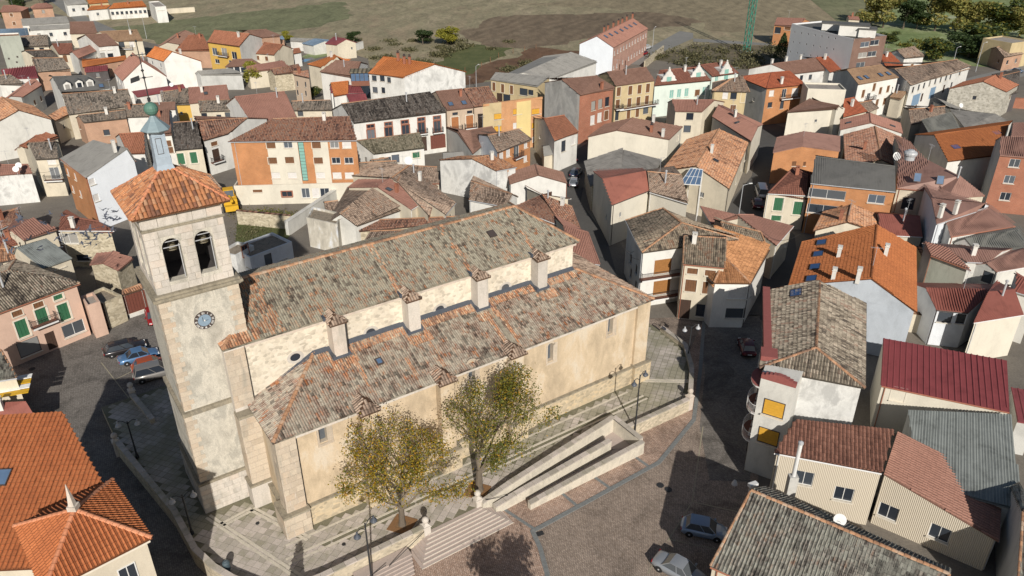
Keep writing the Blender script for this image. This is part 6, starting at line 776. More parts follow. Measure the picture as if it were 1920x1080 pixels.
b.lathe((LX,LY,39.6),[(.02,-.08),(.1,0),(.02,.12)],'iron',6); cadd(b,'weather_cross',lan)
# clock
CX,CZ,CR=-3.6,18.6,.78
b=MB(); n=28
for i in range(n):
    t0,t1=2*math.pi*i/n,2*math.pi*(i+1)/n
    for r0,r1,d,mm in((CR*.66,CR*1.0,.10,'frame_dark'),):
        p=[(CX+r*math.cos(t),TY0-d,CZ+r*math.sin(t)) for r,t in((r0,t0),(r1,t0),(r1,t1),(r0,t1))]; b.face(p,mm)
        b.face([(CX+r1*math.cos(t0),TY0,CZ+r1*math.sin(t0)),(CX+r1*math.cos(t1),TY0,CZ+r1*math.sin(t1)),(CX+r1*math.cos(t1),TY0-d,CZ+r1*math.sin(t1)),(CX+r1*math.cos(t0),TY0-d,CZ+r1*math.sin(t0))],mm)
clock=cadd(b,'clock',tower)
b=MB(); b.face([(CX+CR*.68*math.cos(2*math.pi*i/n),TY0-.085,CZ+CR*.68*math.sin(2*math.pi*i/n)) for i in range(n)],'clockface'); b.tube((CX,TY0-.08,CZ),(CX,TY0-.16,CZ),.06,.06,'frame_white',10); cadd(b,'dial',clock)
ROM=['XII','I','II','III','IIII','V','VI','VII','VIII','IX','X','XI']
b=MB()
for k,rn in enumerate(ROM):
    ang=math.pi/2-2*math.pi*k/12; cw=.075; tot=len(rn)*cw; ax=Vector((math.cos(ang),0,math.sin(ang))); tx=Vector((math.sin(ang),0,-math.cos(ang))); c0=Vector((CX,TY0-.115,CZ))+ax*CR*.83
    def stroke(x0,y0,x1,y1):
        p0=c0+tx*x0+ax*y0; p1=c0+tx*x1+ax*y1; d=(p1-p0).normalized(); s_=Vector((-d.z,0,d.x))*.014
        b.face([p0-s_,p1-s_,p1+s_,p0+s_],'paper')
    for i,chh in enumerate(rn):
        x=-tot/2+cw*(i+.5); H2=.085
        if chh=='I': stroke(x,-H2,x,H2)
        elif chh=='V': stroke(x-.03,H2,x,-H2); stroke(x+.03,H2,x,-H2)
        else: stroke(x-.03,H2,x+.03,-H2); stroke(x+.03,H2,x-.03,-H2)
cadd(b,'numerals',clock)
b=MB(); b.box((CX-.12,TY0-.13,CZ+.14),(.03,.02,.36),'iron',rot=0); b.box((CX+.12,TY0-.13,CZ-.02),(.3,.02,.03),'iron'); cadd(b,'hands',clock)
# --- nave
NY0,NY1,NX0,NX1,NZE,NZR=6.0,18.0,-2.4,33.5,16.0,18.65
b=MB(); b.wallq((-.5,NY0),(NX1,NY0),-1.1,NZE,'clere'); b.wallq((NX0,NY0),(-.5,NY0),-1.1,NZE,'clere'); b.wallq((NX1,NY0),(NX1,NY1),-1.1,NZE,'clere'); b.wallq((NX1,NY1),(NX0,NY1),-1.1,NZE,'clere'); b.wallq((NX0,NY1),(NX0,NY0),-1.1,NZE,'clere')
b.face([(NX0,NY0,NZE),(NX1,NY0,NZE),(NX1,NY1,NZE),(NX0,NY1,NZE)],'clere')
b.face([(NX0,NY1,NZE),(NX0,NY0,NZE),(NX0,12,NZR)],'clere')
nave=cadd(b,'nave')
b=MB(); prismc(b,NX0-.5,-1.25,NY0-.45,NY0+.3,-1.1,15.9,'ashlarw'); prismc(b,NX0-.5,-1.25,NY0-1.3,NY0+.3,-1.1,9.6,'ashlarw'); cadd(b,'pier',nave)
ashlar(nave,'x',NX0-.5,-1.25,NY0-.45,10.2,15.8,.62,.9,'ashlar',seed=21,name='ashlar_stone'); ashlar(nave,'x',NX0-.5,-1.25,NY0-1.3,.2,9.5,.6,.9,'ashlar',seed=22,name='ashlar_stone')
ashlar(nave,'y',NY0-1.3,NY0+.3,NX0-.5,.2,9.5,.6,.9,'ashlar',seed=23,name='ashlar_stone')
b=MB(); prismc(b,NX0-.6,-1.15,NY0-1.4,NY0-.2,9.6,9.85,'ledge'); cadd(b,'pier_ledge',nave); b=MB(); prismc(b,NX0-.75,-1.2,NY0-1.55,NY0,-1.1,2.4,'ashlarw'); prismc(b,NX0-.82,-1.15,NY0-1.62,NY0,2.4,2.6,'ledge'); cadd(b,'pier_base',nave)
b=MB(); prismc(b,NX0-.35,NX1+.25,NY0-.22,NY0-.003,NZE-.45,NZE-.12,'ashlarw'); cadd(b,'cornice',nave)
# roof polygons: main plus small western part with hip
ye=NY0-.45; ze=NZE+.05; sl=(NZR-ze)/(12-ye); zy=lambda y: ze+(y-ye)*sl
S1=[(-.5,ye,ze),(NX1+.45,ye,ze),(30.2,12,NZR),(-.5,12,NZR)]
S2=[(-2.95,ye,ze),(-.5,ye,ze),(-.5,6.75,zy(6.75)),(-1.9,6.75,zy(6.75))]
S3=[(-2.95,6.75,ze),(-2.95,ye,ze),(-1.9,6.75,zy(6.75))]
S4=[(NX1+.45,24-ye,ze),(-2.95,24-ye,ze),(-.5,12,NZR),(30.2,12,NZR)]
S5=[(NX1+.45,ye,ze),(NX1+.45,24-ye,ze),(30.2,12,NZR)]
b=MB()
for s in(S1,S2,S3,S4,S5): b.slab(s,.14,'lichen')
nroof=cadd(b,'roof',nave)
b=MB()
tile_slope(b,S1,'fine','lichen',0,101); tile_slope(b,S4,'fine','lichen',1,102); tile_slope(b,S5,'barrel','oldo',0,103)
tile_slope(b,S2,'fine','newstrip',0,104); tile_slope(b,S3,'fine','newstrip',0,105)
cadd(b,'tile_layer',nroof,smooth=True,kind='stuff')
b=MB()  # stripes of newer orange tiles running down the slope
for x0,x1,sd in((.4,2.4,6),(12.9,13.6,1),(20.6,21.3,2),(-.5,.4,3),(28.3,28.8,4),(5.6,6.0,5)):
    P=[(x0,ye-.01,ze+.035),(x1,ye-.01,ze+.035),(x1,12,NZR+.035),(x0,12,NZR+.035)]
    tile_slope(b,P,'fine','newstrip',0,200+sd,drop=.45)
cadd(b,'tile_stripe',nroof,smooth=True,kind='stuff')
b=MB(); cap_row(b,(-.5,12,NZR),(30.2,12,NZR),'ridge',0,.2,7); cap_row(b,(NX1+.45,ye,ze),(30.2,12,NZR),'ridge',0,.17,8); cap_row(b,(NX1+.45,24-ye,ze),(30.2,12,NZR),'ridge',0,.17,8); cap_row(b,(-2.95,ye,ze),(-1.9,6.75,zy(6.75)),'ridge',0,.15,9)
cadd(b,'ridge_cap',nroof,smooth=True,kind='stuff')
# nave buttresses with tiled caps
AZ=lambda y: 10.15+(y+.45)*.4262      # aisle roof height at y
for k,xc in enumerate((6.6,13.95,21.45,28.65)):
    b=MB(); prismc(b,xc-.6,xc+.6,NY0-1.25,NY0,10,15.75,'ashlarw'); bt=cadd(b,'buttress',nave)
    b=MB(); x0,x1,y0,y1=xc-.8,xc+.8,NY0-1.45,NY0-.3; z0,z1=15.75,16.4
    f1=[(x0,y0,z0),(x1,y0,z0),(xc,NY0-.7,z1)]; f2=[(x1,y0,z0),(x1,NY0+.4,z0+.3),(xc,NY0+.6,z1+.1),(xc,NY0-.7,z1)]; f3=[(x0,NY0+.4,z0+.3),(x0,y0,z0),(xc,NY0-.7,z1),(xc,NY0+.6,z1+.1)]
    for s in(f1,f2,f3): b.slab(s,.1,'oldo'); tile_slope(b,s,'barrel','oldt',0,300+k)
    cadd(b,'buttress_cap',bt)
    b=MB(); b.box((x0-.12,NY0-.25,16.15),(.2,.9,.35),'flashing'); cadd(b,'lead_flashing',bt); b=MB(); prismc(b,xc-.85,xc-.6,NY0-1.45,NY0,AZ(NY0-1.2)-.5,AZ(NY0-.6)+.12,'flashing'); 
    b.face([(xc-.85,NY0-1.5,AZ(NY0-1.5)+.13),(xc+.85,NY0-1.5,AZ(NY0-1.5)+.13),(xc+.85,NY0-1.2,AZ(NY0-1.2)+.16),(xc-.85,NY0-1.2,AZ(NY0-1.2)+.16)],'flashing')
    for sx in(-1,1): b.face([(xc+sx*.9,NY0-1.5,AZ(NY0-1.5)+.14),(xc+sx*.6,NY0-1.5,AZ(NY0-1.5)+.14),(xc+sx*.6,NY0,AZ(NY0)+.14),(xc+sx*.9,NY0,AZ(NY0)+.14)],'flashing')
    cadd(b,'lead_flashing',bt)
b=MB(); 
for x0,x1 in((4.4,5.7),(7.5,13.05),(14.85,20.55),(22.35,27.75),(29.55,33.5)): b.slab([(x0,NY0-.38,AZ(NY0-.38)+.15),(x1,NY0-.38,AZ(NY0-.38)+.15),(x1,NY0,AZ(NY0)+.2),(x0,NY0,AZ(NY0)+.2)],.1,'flashing')
b.slab([(-1.3,NY0-.38,10.25),(4.5,NY0-.38,AZ(NY0)+.1),(4.5,NY0,AZ(NY0)+.2),(-1.3,NY0,10.3)],.1,'flashing')
cadd(b,'lead_flashing',nave)
for xc,zc in((2.9,13.0),(10.05,13.05),(17.3,13.1),(24.9,13.15)):    # oculi
    b=MB(); n=18
    for i in range(n):
        t0,t1=2*math.pi*i/n,2*math.pi*(i+1)/n
        P=lambda r,t,d:(xc+r*1.25*math.cos(t),NY0-d,zc+r*math.sin(t))
        b.face([P(.42,t0,.05),P(.60,t0,.05),P(.60,t1,.05),P(.42,t1,.05)],'ashlarw'); b.face([P(.60,t0,.0),P(.60,t1,.0),P(.60,t1,.05),P(.60,t0,.05)],'ashlarw'); b.face([P(.42,t0,.05),P(.42,t1,.05),P(.36,t1,.012),P(.36,t0,.012)],'ashlarw')
    oc=cadd(b,'round_window',nave); b=MB(); b.face([P(.37,2*math.pi*i/n,.014) for i in range(n)],'glass'); cadd(b,'pane',oc)
b=MB(); b.tube((-1.2,NY0-.1,10.3),(-1.2,NY0-.1,15.9),.055,.055,'iron',6); cadd(b,'drainpipe',nave)
b=MB(); b.tube((7.25,NY0-1.3,12.7),(7.25,NY0-1.3,15.7),.05,.05,'iron',6); cadd(b,'drainpipe',nave)
# --- south aisle (and a plain north one)
AX0,AX1,AZE=-1.3,39.0,9.95
SW=[(2.4,8.0,'p'),(17.0,8.5,'p'),(26.15,7.1,'p'),(33.95,7.5,'p')]
def wall_with(b,a,c,z0,z1,ops,mat,dep=.45):
    # a->c, outside on the right: rectangular openings with deep splayed reveals
    L=math.hypot(c[0]-a[0],c[1]-a[1]); ux,uy=(c[0]-a[0])/L,(c[1]-a[1])/L; nx,ny=uy,-ux
    P=lambda u,z,d=0.:(a[0]+ux*u-nx*d,a[1]+uy*u-ny*d,z); us=[0]+sorted(v for o in ops for v in o[:2])+[L]
    for i in range(0,len(us)-1):
        u0,u1=us[i],us[i+1]
        if i%2==0: b.face([P(u0,z0),P(u1,z0),P(u1,z1),P(u0,z1)],mat)
        else:
            o=[q for q in ops if abs(q[0]-u0)<1e-6][0]; b.face([P(u0,z0),P(u1,z0),P(u1,o[2]),P(u0,o[2])],mat); r=(u1-u0)/2; zc=o[3]-r; cxu=(u0+u1)/2; n=8
            pts=[(u0,o[2])]+[(cxu-r*math.cos(math.pi*j/n),zc+r*math.sin(math.pi*j/n)) for j in range(n+1)]+[(u1,o[2])]
            for j in range(1,n+1): b.face([P(pts[j][0],pts[j][1]),P(pts[j+1][0],pts[j+1][1]),P(pts[j+1][0],z1),P(pts[j][0],z1)],mat)
            for j in range(len(pts)-1): b.face([P(pts[j][0],pts[j][1]),P(pts[j+1][0],pts[j+1][1]),P(pts[j+1][0],pts[j+1][1],dep),P(pts[j][0],pts[j][1],dep)],'ashlar')
            b.face([P(u0,o[2]),P(u0,o[2],dep),P(u1,o[2],dep),P(u1,o[2])],'ashlar'); b.face([P(p[0],p[1],dep) for p in pts],'glass')
b=MB(); wall_with(b,(AX0,0),(AX1,0),-1.1,AZE,[(x-AX0-.34,x-AX0+.34,z0,z0+2.1) for x,z0,_ in SW],'aislewall')
b.wallq((AX0,24),(AX0,0),-1.1,AZE,'aislewall'); b.wallq((AX1,0),(AX1,24),-1.1,AZE,'aislewall'); b.wallq((AX1,24),(AX0,24),-1.1,AZE,'aislewall')
aisle=cadd(b,'south_aisle')
for x,z0,_ in SW:
    b=MB(); 
    prismc(b,x-.52,x-.34,-.06,-.003,z0-.1,z0+1.8,'ashlar'); prismc(b,x+.34,x+.86,-.06,-.003,z0-.1,z0+2.0,'ashlar'); prismc(b,x-.52,x+.86,-.1,-.003,z0-.35,z0-.1,'ashlar')
    n=8
    for j in range(n):
        t0,t1=math.pi*j/n,math.pi*(j+1)/n; P=lambda r,t,d:(x+r*math.cos(t),-d,z0+1.78+r*math.sin(t)); b.face([P(.34,t0,.06),P(.56,t0,.06),P(.56,t1,.06),P(.34,t1,.06)],'ashlar'); b.face([P(.56,t0,0),P(.56,t1,0),P(.56,t1,.06),P(.56,t0,.06)],'ashlar')
    cadd(b,'window_surround',aisle)
b=MB()  # plinth course
prismc(b,AX0-.35,AX1+.3,-.3,.1,-1.1,2.05,'plinth'); prismc(b,AX0-.35,AX0,-.2,24,-1.1,2.05,'plinth'); prismc(b,AX1,AX1+.3,-.2,24,-1.1,2.05,'plinth'); pl=cadd(b,'plinth',aisle)
b=MB(); prismc(b,AX0-.42,AX1+.36,-.36,.0,2.05,2.2,'ledge'); prismc(b,AX0-.42,AX0,0,24,2.05,2.2,'ledge'); prismc(b,AX1,AX1+.36,0,24,2.05,2.2,'ledge'); cadd(b,'plinth_ledge',aisle)
b=MB(); prismc(b,AX0-.3,.05,-.3,1.2,2.0,AZE-.05,'ashlarw'); prismc(b,37.5,AX1+.3,-.3,1.2,2.0,AZE-.05,'aislewall'); cadd(b,'corner_pilaster',aisle)
b=MB(); prismc(b,AX0-.8,.15,-.75,1.6,-1.1,2.2,'ashlarw'); prismc(b,AX0-.86,.2,-.8,1.66,2.2,2.4,'ledge'); prismc(b,37.4,AX1+.75,-.75,1.6,-1.1,2.3,'plinth'); prismc(b,37.35,AX1+.8,-.8,1.66,2.3,2.45,'ledge'); cadd(b,'pilaster_base',aisle)
ashlar(aisle,'x',AX0-.3,.05,-.3,2.4,AZE-.1,.62,.8,'ashlar',seed=31); ashlar(aisle,'x',AX0-.8,.15,-.75,.05,2.15,.7,.9,'ashlar',seed=32); ashlar(aisle,'y',-.75,1.6,AX0-.8,.05,2.15,.7,.9,'ashlar',seed=33)
ashlar(aisle,'y',-.3,1.2,AX0-.3,2.4,AZE-.1,.62,.8,'ashlar',seed=34)
b=MB(); b.tube((.12,-.12,-.0),(.12,-.12,9.9),.055,.055,'iron',6); cadd(b,'drainpipe',aisle)
b=MB(); b.tube((15.0,-.12,2.2),(15.0,-.12,9.9),.05,.05,'iron',6); cadd(b,'drainpipe',aisle)
b=MB(); prismc(b,AX0-.3,AX1+.3,-.22,-.003,AZE-.4,AZE-.1,'ashlarw'); cadd(b,'cornice',aisle)
y0,z0=-.5,10.13; zt=z0+(NY0-y0)*.4262
A1=[(-1.85,y0,z0),(39.55,y0,z0),(33.5,NY0,zt),(4.6,NY0,zt)]
A2=[(-1.85,NY0,z0),(-1.85,y0,z0),(4.6,NY0,zt)]
A3=[(39.55,y0,z0),(39.55,24.5,z0),(33.5,18,zt),(33.5,NY0,zt)]
A4=[(39.55,24.5,z0),(-1.85,24.5,z0),(4.6,18,zt),(33.5,18,zt)]
b=MB()
for s in(A1,A2,A3,A4): b.slab(s,.14,'aisle')
aroof=cadd(b,'roof',aisle)
b=MB(); tile_slope(b,A1,'fine','aisle',0,111); tile_slope(b,A2,'fine','aisle',0,112); tile_slope(b,A3,'barrel','oldt',0,113); tile_slope(b,A4,'fine','aisle',1,114)
cadd(b,'tile_layer',aroof,smooth=True,kind='stuff')
b=MB()   # newer tiles under the flashing, around buttresses and in two valleys
def strip(x0,x1,ya,yb,sd): P=[(x0,ya,AZ(ya)+.03),(x1,ya,AZ(ya)+.03),(x1,yb,AZ(yb)+.03),(x0,yb,AZ(yb)+.03)]; tile_slope(b,P,'fine','newstrip',0,400+sd,drop=.12)
for i,(x0,x1) in enumerate(((4.6,5.7),(7.5,13.05),(14.85,20.55),(22.35,27.75),(29.55,33.3))): strip(x0,x1,4.75,NY0-.4,i)
for i,xc in enumerate((6.6,13.95,21.45,28.65)): strip(xc-1.0,xc+1.2,3.4,4.4,10+i); strip(xc+.65,xc+1.3,3.4,5.4,20+i); strip(xc-1.2,xc-.9,3.6,5.4,30+i)
strip(21.1,21.55,-.2,3.4,50); strip(22.4,22.8,.2,3.4,51); strip(14.3,14.7,.5,3.4,52); strip(7.3,7.7,1.2,3.4,53); strip(11.5,11.9,.2,2.6,54)
cadd(b,'tile_stripe',aroof,smooth=True,kind='stuff')
b=MB(); cap_row(b,(-1.85,y0,z0),(4.6,NY0,zt),'ridge',0,.18,17); cap_row(b,(39.55,y0,z0),(33.5,NY0,zt),'ridge',0,.18,18)
cadd(b,'ridge_cap',aroof,smooth=True,kind='stuff')
b=MB(); b.slab([(21.75,-.5,z0+.12),(22.15,-.5,z0+.12),(22.15,4.6,AZ(4.6)+.12),(21.75,4.6,AZ(4.6)+.12)],.05,'ledge'); cadd(b,'valley_gutter',aroof)
for k,xc in enumerate((6.3,13.9,21.6)):   # south wall buttresses with gabled caps breaking the eave
    b=MB(); prismc(b,xc-.7,xc+.7,-.9,0,-1.1,9.95,'aislewall'); prismc(b,xc-1.0,xc+1.0,-1.35,0,-1.1,2.2,'plinth'); prismc(b,xc-1.05,xc+1.05,-1.4,0,2.2,2.35,'ledge'); bt=cadd(b,'buttress',aisle)
    b=MB(); z0b,z1b=10.0,10.8
    f1=[(xc-.95,-1.25,z0b),(xc+.95,-1.25,z0b),(xc,-.2,z1b)]; f2=[(xc+.95,-1.25,z0b),(xc+.95,.6,z0b+.5),(xc,1.4,z1b+.05),(xc,-.2,z1b)]; f3=[(xc-.95,.6,z0b+.5),(xc-.95,-1.25,z0b),(xc,-.2,z1b),(xc,1.4,z1b+.05)]
    for s in(f1,f2,f3): b.slab(s,.1,'oldo'); tile_slope(b,s,'barrel','oldt',0,330+k)
    cadd(b,'buttress_cap',bt)
M=Matrix.Rotation(math.atan(.4262),4,'X'); M.translation=Vector((9.3,3.0,AZ(3.0)+.1)); 
b=MB(); b.box((0,0,.1),(.62,.72,.16),'frame_dark'); b.box((0,0,.16),(.42,.5,.06),'skyglass'); o=cadd(b,'skylight',aroof); o.matrix_local=M
M=Matrix.Rotation(math.atan(sl),4,'X'); M.translation=Vector((25.5,9.3,zy(9.3)+.08)); b=MB(); b.box((0,0,.08),(.8,.9,.14),'frame_dark'); o=cadd(b,'roof_hatch',nroof); o.matrix_local=M
# bells
for i,o in enumerate(OPX):
    bl=thing('church_bell','bronze bell hanging in the %s arch of the belfry'%('left' if i==0 else 'right'),'bell',church.matrix_world@Vector((0,0,0)),CA,'bells in the tower')
    bl.location=(CO[0]+math.cos(CA)*((o[0]+o[1])/2)-math.sin(CA)*(BY0+1.3),CO[1]+math.sin(CA)*((o[0]+o[1])/2)+math.cos(CA)*(BY0+1.9),24.35)
    b=MB(); b.lathe((0,0,0),[(.42,0),(.4,.07),(.3,.3),(.25,.55),(.2,.7),(.05,.76)],'bronze',14); b.build('bell_body',bl,smooth=True)
    b=MB(); b.box((0,0,.95),(.9,.24,.35),'wood_dark'); b.tube((-.8,0,.85),(.8,0,.85),.05,.05,'iron',6); b.build('yoke',bl)

# ---------------------------------------------------------------- windows, doors (shared meshes)
WM={}
WSTY={'w':('frame_white','glass',2),'p':('frame_dark','glass',1),'b':('wood_brown','wood_brown',2),'o':('blind_orange','blind_orange',1),'y':('frame_dark','blind_yellow',1),'B':('frame_white','blind_brown',1),
 'g':('trim_cream','shutter_green',2),'W':('frame_white','blind_white',1),'m':('frame_white','mint_glass',2),'d':('wood_dark','wood_dark',2),'G':('trim_cream','garage_brown',3),'k':('chimney_brick','glass',2),
 't':('trim_cream','glass',2),'v':('frame_dark','frame_dark',1),'blu':('frame_white','garage_blue',2),'pink':('frame_white','door_pink',1),'glass':('frame_dark','mint_glass',1)}
def window_meshes(w,h,st):
    key=(round(w,2),round(h,2),st)
    if key in WM: return WM[key]
    fm,pm,nd=WSTY[st]; t=.07 if w>.6 else .04
    f=MB(); y=.10 # frame sits inside the reveal
    f.box((-w/2+t/2,y,h/2),(t,.06,h),fm); f.box((w/2-t/2,y,h/2),(t,.06,h),fm); f.box((0,y,t/2),(w-2*t,.06,t),fm); f.box((0,y,h-t/2),(w-2*t,.06,t),fm)
    if st in('w','m','t','k','glass'):
        for i in range(1,nd): f.box((-w/2+w*i/nd,y,h/2),(t*.8,.05,h-2*t),fm)
        if st=='glass':
            for i in range(1,12): f.box((0,y,h*i/12),(w-2*t,.05,.04),fm)
    if st not in('d','G','v','blu','pink','glass'): f.box((0,-.07,-.04),(w+.16,.22,.07),'trim_cream' if st!='k' else 'chimney_brick')
    if st in('g','t','k','b','o','B') and w>.8 and st!='B':
        tm={'k':'chimney_brick','g':'trim_cream','t':'trim_cream','b':'trim_cream','o':'trim_cream'}[st]; s_=.15 if st!='b' else .09
        f.box((-w/2-s_/2,-.015,h/2),(s_,.05,h),tm); f.box((w/2+s_/2,-.015,h/2),(s_,.05,h),tm); f.box((0,-.015,h+s_/2),(w+2*s_,.05,s_),tm)
    fo=f.build('window'); fme=fo.data; bpy.data.objects.remove(fo)
    p=MB(); pw=w-2*t
    if st in('b','g','G','d','blu','o','B','W','y'):   # slatted blinds, shutters, boards
        n=max(3,int(h/.28)); n=min(n,9)
        if st in('G','d','blu','g','b'):
            k=max(2,min(8,int(w/.35)))
            for i in range(k): p.box((-pw/2+pw*(i+.5)/k,y-.0,h/2),(pw/k-.03,.05,h-2*t),pm,skip='b')
            p.box((0,y+.03,h/2),(pw,.02,h-2*t),'frame_dark' if st!='g' else pm,skip='b')
        else:
            hb=(h-2*t)*(1.0)
            for i in range(n): p.box((0,y+.01,t+hb*(i+.5)/n),(pw,.04,hb/n-.02),pm,skip='b')
            p.box((0,y+.03,h/2),(pw,.02,h-2*t),pm,skip='b')
    else: p.box((0,y+.02,h/2),(pw,.02,h-2*t),pm)
    po=p.build('pane'); pme=po.data; bpy.data.objects.remove(po)
    WM[key]=(fme,pme); return WM[key]
PARTN={'w':('window','pane'),'p':('window','pane'),'b':('window','shutter'),'o':('window','blind'),'y':('window','blind'),'B':('window','blind'),'g':('window','shutter'),'W':('window','blind'),'m':('window','pane'),
 'd':('door','door_leaf'),'G':('garage_door','door_leaf'),'k':('window','pane'),'t':('window','pane'),'v':('vent','vent_grille'),'blu':('garage_door','door_leaf'),'pink':('door','door_leaf'),'glass':('stair_window','pane')}
def add_window(parent,org,a,b,ctr,u,z,w,h,st,off=0.):
    L=math.hypot(b[0]-a[0],b[1]-a[1]); ux,uy=(b[0]-a[0])/L,(b[1]-a[1])/L
    nx,ny=uy,-ux            # outward normal for CCW footprint
    rz=math.atan2(uy,ux); x,y=a[0]+ux*u+nx*off,a[1]+uy*u+ny*off
    fme,pme=window_meshes(w,h,st); n1,n2=PARTN[st]
    f=obj_of(fme,n1,parent,(x-org[0],y-org[1],z-org[2]),rz); obj_of(pme,n2,f); return f
def wall_open(mb,a,b,z0,z1,ops,mat,dep=.16,rev=None,back=True):
    """vertical wall a->b (outside on the right hand side) with rectangular openings [(u0,u1,z0,z1)] and reveals"""
    L=math.hypot(b[0]-a[0],b[1]-a[1]); ux,uy=(b[0]-a[0])/L,(b[1]-a[1])/L; nx,ny=uy,-ux
    ops=[(max(.02,o[0]),min(L-.02,o[1]),max(z0,o[2]),min(z1-.02,o[3])) for o in ops]; ops=[o for o in ops if o[1]-o[0]>.1 and o[3]-o[2]>.1]
    us=sorted(set([0,L]+[v for o in ops for v in o[:2]])); zs=sorted(set([z0,z1]+[v for o in ops for v in o[2:]]))
    P=lambda u,z,d=0.: (a[0]+ux*u-nx*d,a[1]+uy*u-ny*d,z)
    if len(us)*len(zs)>6000: ops=[];us=[0,L];zs=[z0,z1]
    for i in range(len(us)-1):
        # merge vertical runs
        run=None
        for j in range(len(zs)-1):
            uc,zc=(us[i]+us[i+1])/2,(zs[j]+zs[j+1])/2
            hole=any(o[0]<uc<o[1] and o[2]<zc<o[3] for o in ops)
            if hole:
                if run is not None: mb.face([P(us[i],run),P(us[i+1],run),P(us[i+1],zs[j]),P(us[i],zs[j])],mat,[(us[i],run),(us[i+1],run),(us[i+1],zs[j]),(us[i],zs[j])]); run=None
            elif run is None: run=zs[j]
        if run is not None: mb.face([P(us[i],run),P(us[i+1],run),P(us[i+1],z1),P(us[i],z1)],mat,[(us[i],run),(us[i+1],run),(us[i+1],z1),(us[i],z1)])
    rm=rev or mat
    for o in ops:
        u0,u1,a0,a1=o; uvr=[(0,0),(dep,0),(dep,1),(0,1)]
        mb.face([P(u0,a0),P(u0,a1),P(u0,a1,dep),P(u0,a0,dep)],rm,uvr); mb.face([P(u1,a0),P(u1,a0,dep),P(u1,a1,dep),P(u1,a1)],rm,uvr)
        mb.face([P(u0,a0),P(u0,a0,dep),P(u1,a0,dep),P(u1,a0)],rm,uvr); mb.face([P(u0,a1),P(u1,a1),P(u1,a1,dep),P(u0,a1,dep)],rm,uvr)
        if back: mb.face([P(u0,a0,dep),P(u1,a0,dep),P(u1,a1,dep),P(u0,a1,dep)],rm,uvr)
CHM={}
def chimney_mesh(k):
    if k in CHM: return CHM[k]
    b=MB()
    if k in('w','b','d'):
        m={'w':'chimney_white','b':'chimney_brick','d':'chimney_brick'}[k]
        b.box((0,0,.35),(.55,.45,1.7),m); b.box((0,0,1.24),(.68,.58,.08),'chimney_brick' if k!='w' else m)
        for x in(-.2,.2): b.box((x,0,1.38),(.08,.4,.2),m)
        b.box((0,0,1.5),(.66,.56,.06),'chimney_dark' if k=='d' else m)
        if k=='d': b.lathe((0,0,1.5),[(.2,0),(.2,.25),(.3,.3),(.3,.4),(0.02,.46)],'chimney_dark',8)
    elif k=='m':
        b.tube((0,0,-.4),(0,0,1.8),.12,.12,'steel',8); b.lathe((0,0,1.8),[(.2,.05),(.2,.2),(.02,.32)],'steel',8)
    elif k=='V':
        b.lathe((0,0,-.5),[(.75,0),(.75,.6),(.95,.75),(1.0,1.05),(.9,1.25),(.55,1.42),(.45,1.55),(.02,1.6)],'steel',16)
    o=b.build('chimney'); CHM[k]=o.data; bpy.data.objects.remove(o); return CHM[k]
def skylight_mesh(k):
    k='s'+k
    if k in CHM: return CHM[k]
    b=MB(); gm={'sw':'skyglass','sb':'roofglass','sd':'glass'}.get(k,'glass'); W_,H_=(.9,1.2) if k!='sb' else (1.5,1.1)
    if k=='sd': W_,H_=.7,.9
    b.box((0,H_/2+.03,.08),(W_+.12,.06,.16),'frame_dark'); b.box((0,-H_/2-.03,.08),(W_+.12,.06,.16),'frame_dark'); b.box((W_/2+.03,0,.08),(.06,H_,.16),'frame_dark'); b.box((-W_/2-.03,0,.08),(.06,H_,.16),'frame_dark')
    b.box((0,0,.11),(W_,H_,.05),gm); o=b.build('skylight'); CHM[k]=o.data; bpy.data.objects.remove(o); return CHM[k]
def dormer_mesh():
    if 'D' in CHM: return CHM['D']
    b=MB(); b.box((0,.9,.7),(1.5,1.9,1.5),'white'); b.box((0,-.06,.75),(.9,.06,1.0),'glass')
    b.face([(-.85,-.2,1.4),(0,-.2,1.95),(0,2.2,1.95),(-.85,2.2,1.4)],'slate'); b.face([(0,-.2,1.95),(.85,-.2,1.4),(.85,2.2,1.4),(0,2.2,1.95)],'slate'); b.face([(-.75,-.05,1.45),(.75,-.05,1.45),(0,-.05,1.9)],'white')
    o=b.build('dormer'); CHM['D']=o.data; bpy.data.objects.remove(o); return CHM['D']
def gable_mesh():
    if 'O' in CHM: return CHM['O']
    b=MB(); prof=[(-1.5,-1.4),(1.5,-1.4),(1.5,.4),(1.25,.5),(1.15,1.0),(.8,1.25),(.5,1.75),(.28,1.9),(.2,2.2),(0,2.35),(-.2,2.2),(-.28,1.9),(-.5,1.75),(-.8,1.25),(-1.15,1.0),(-1.25,.5),(-1.5,.4)]
    n=len(prof); b.face([(x,-.15,z) for x,z in prof],'white'); b.face([(x,.15,z) for x,z in prof[::-1]],'white')
    for i in range(n):
        a,c=prof[i],prof[(i+1)%n]; b.face([(a[0],-.15,a[1]),(a[0],.15,a[1]),(c[0],.15,c[1]),(c[0],-.15,c[1])],'white')
    b.box((0,-.18,.0),(.9,.08,1.9),'mint_glass'); b.box((0,1.3,.2),(2.2,2.6,1.6),'white'); b.lathe((0,0,2.3),[(.12,0),(.18,.15),(.02,.4)],'white',8)
    o=b.build('ornate_gable'); CHM['O']=o.data; bpy.data.objects.remove(o); return CHM['O']
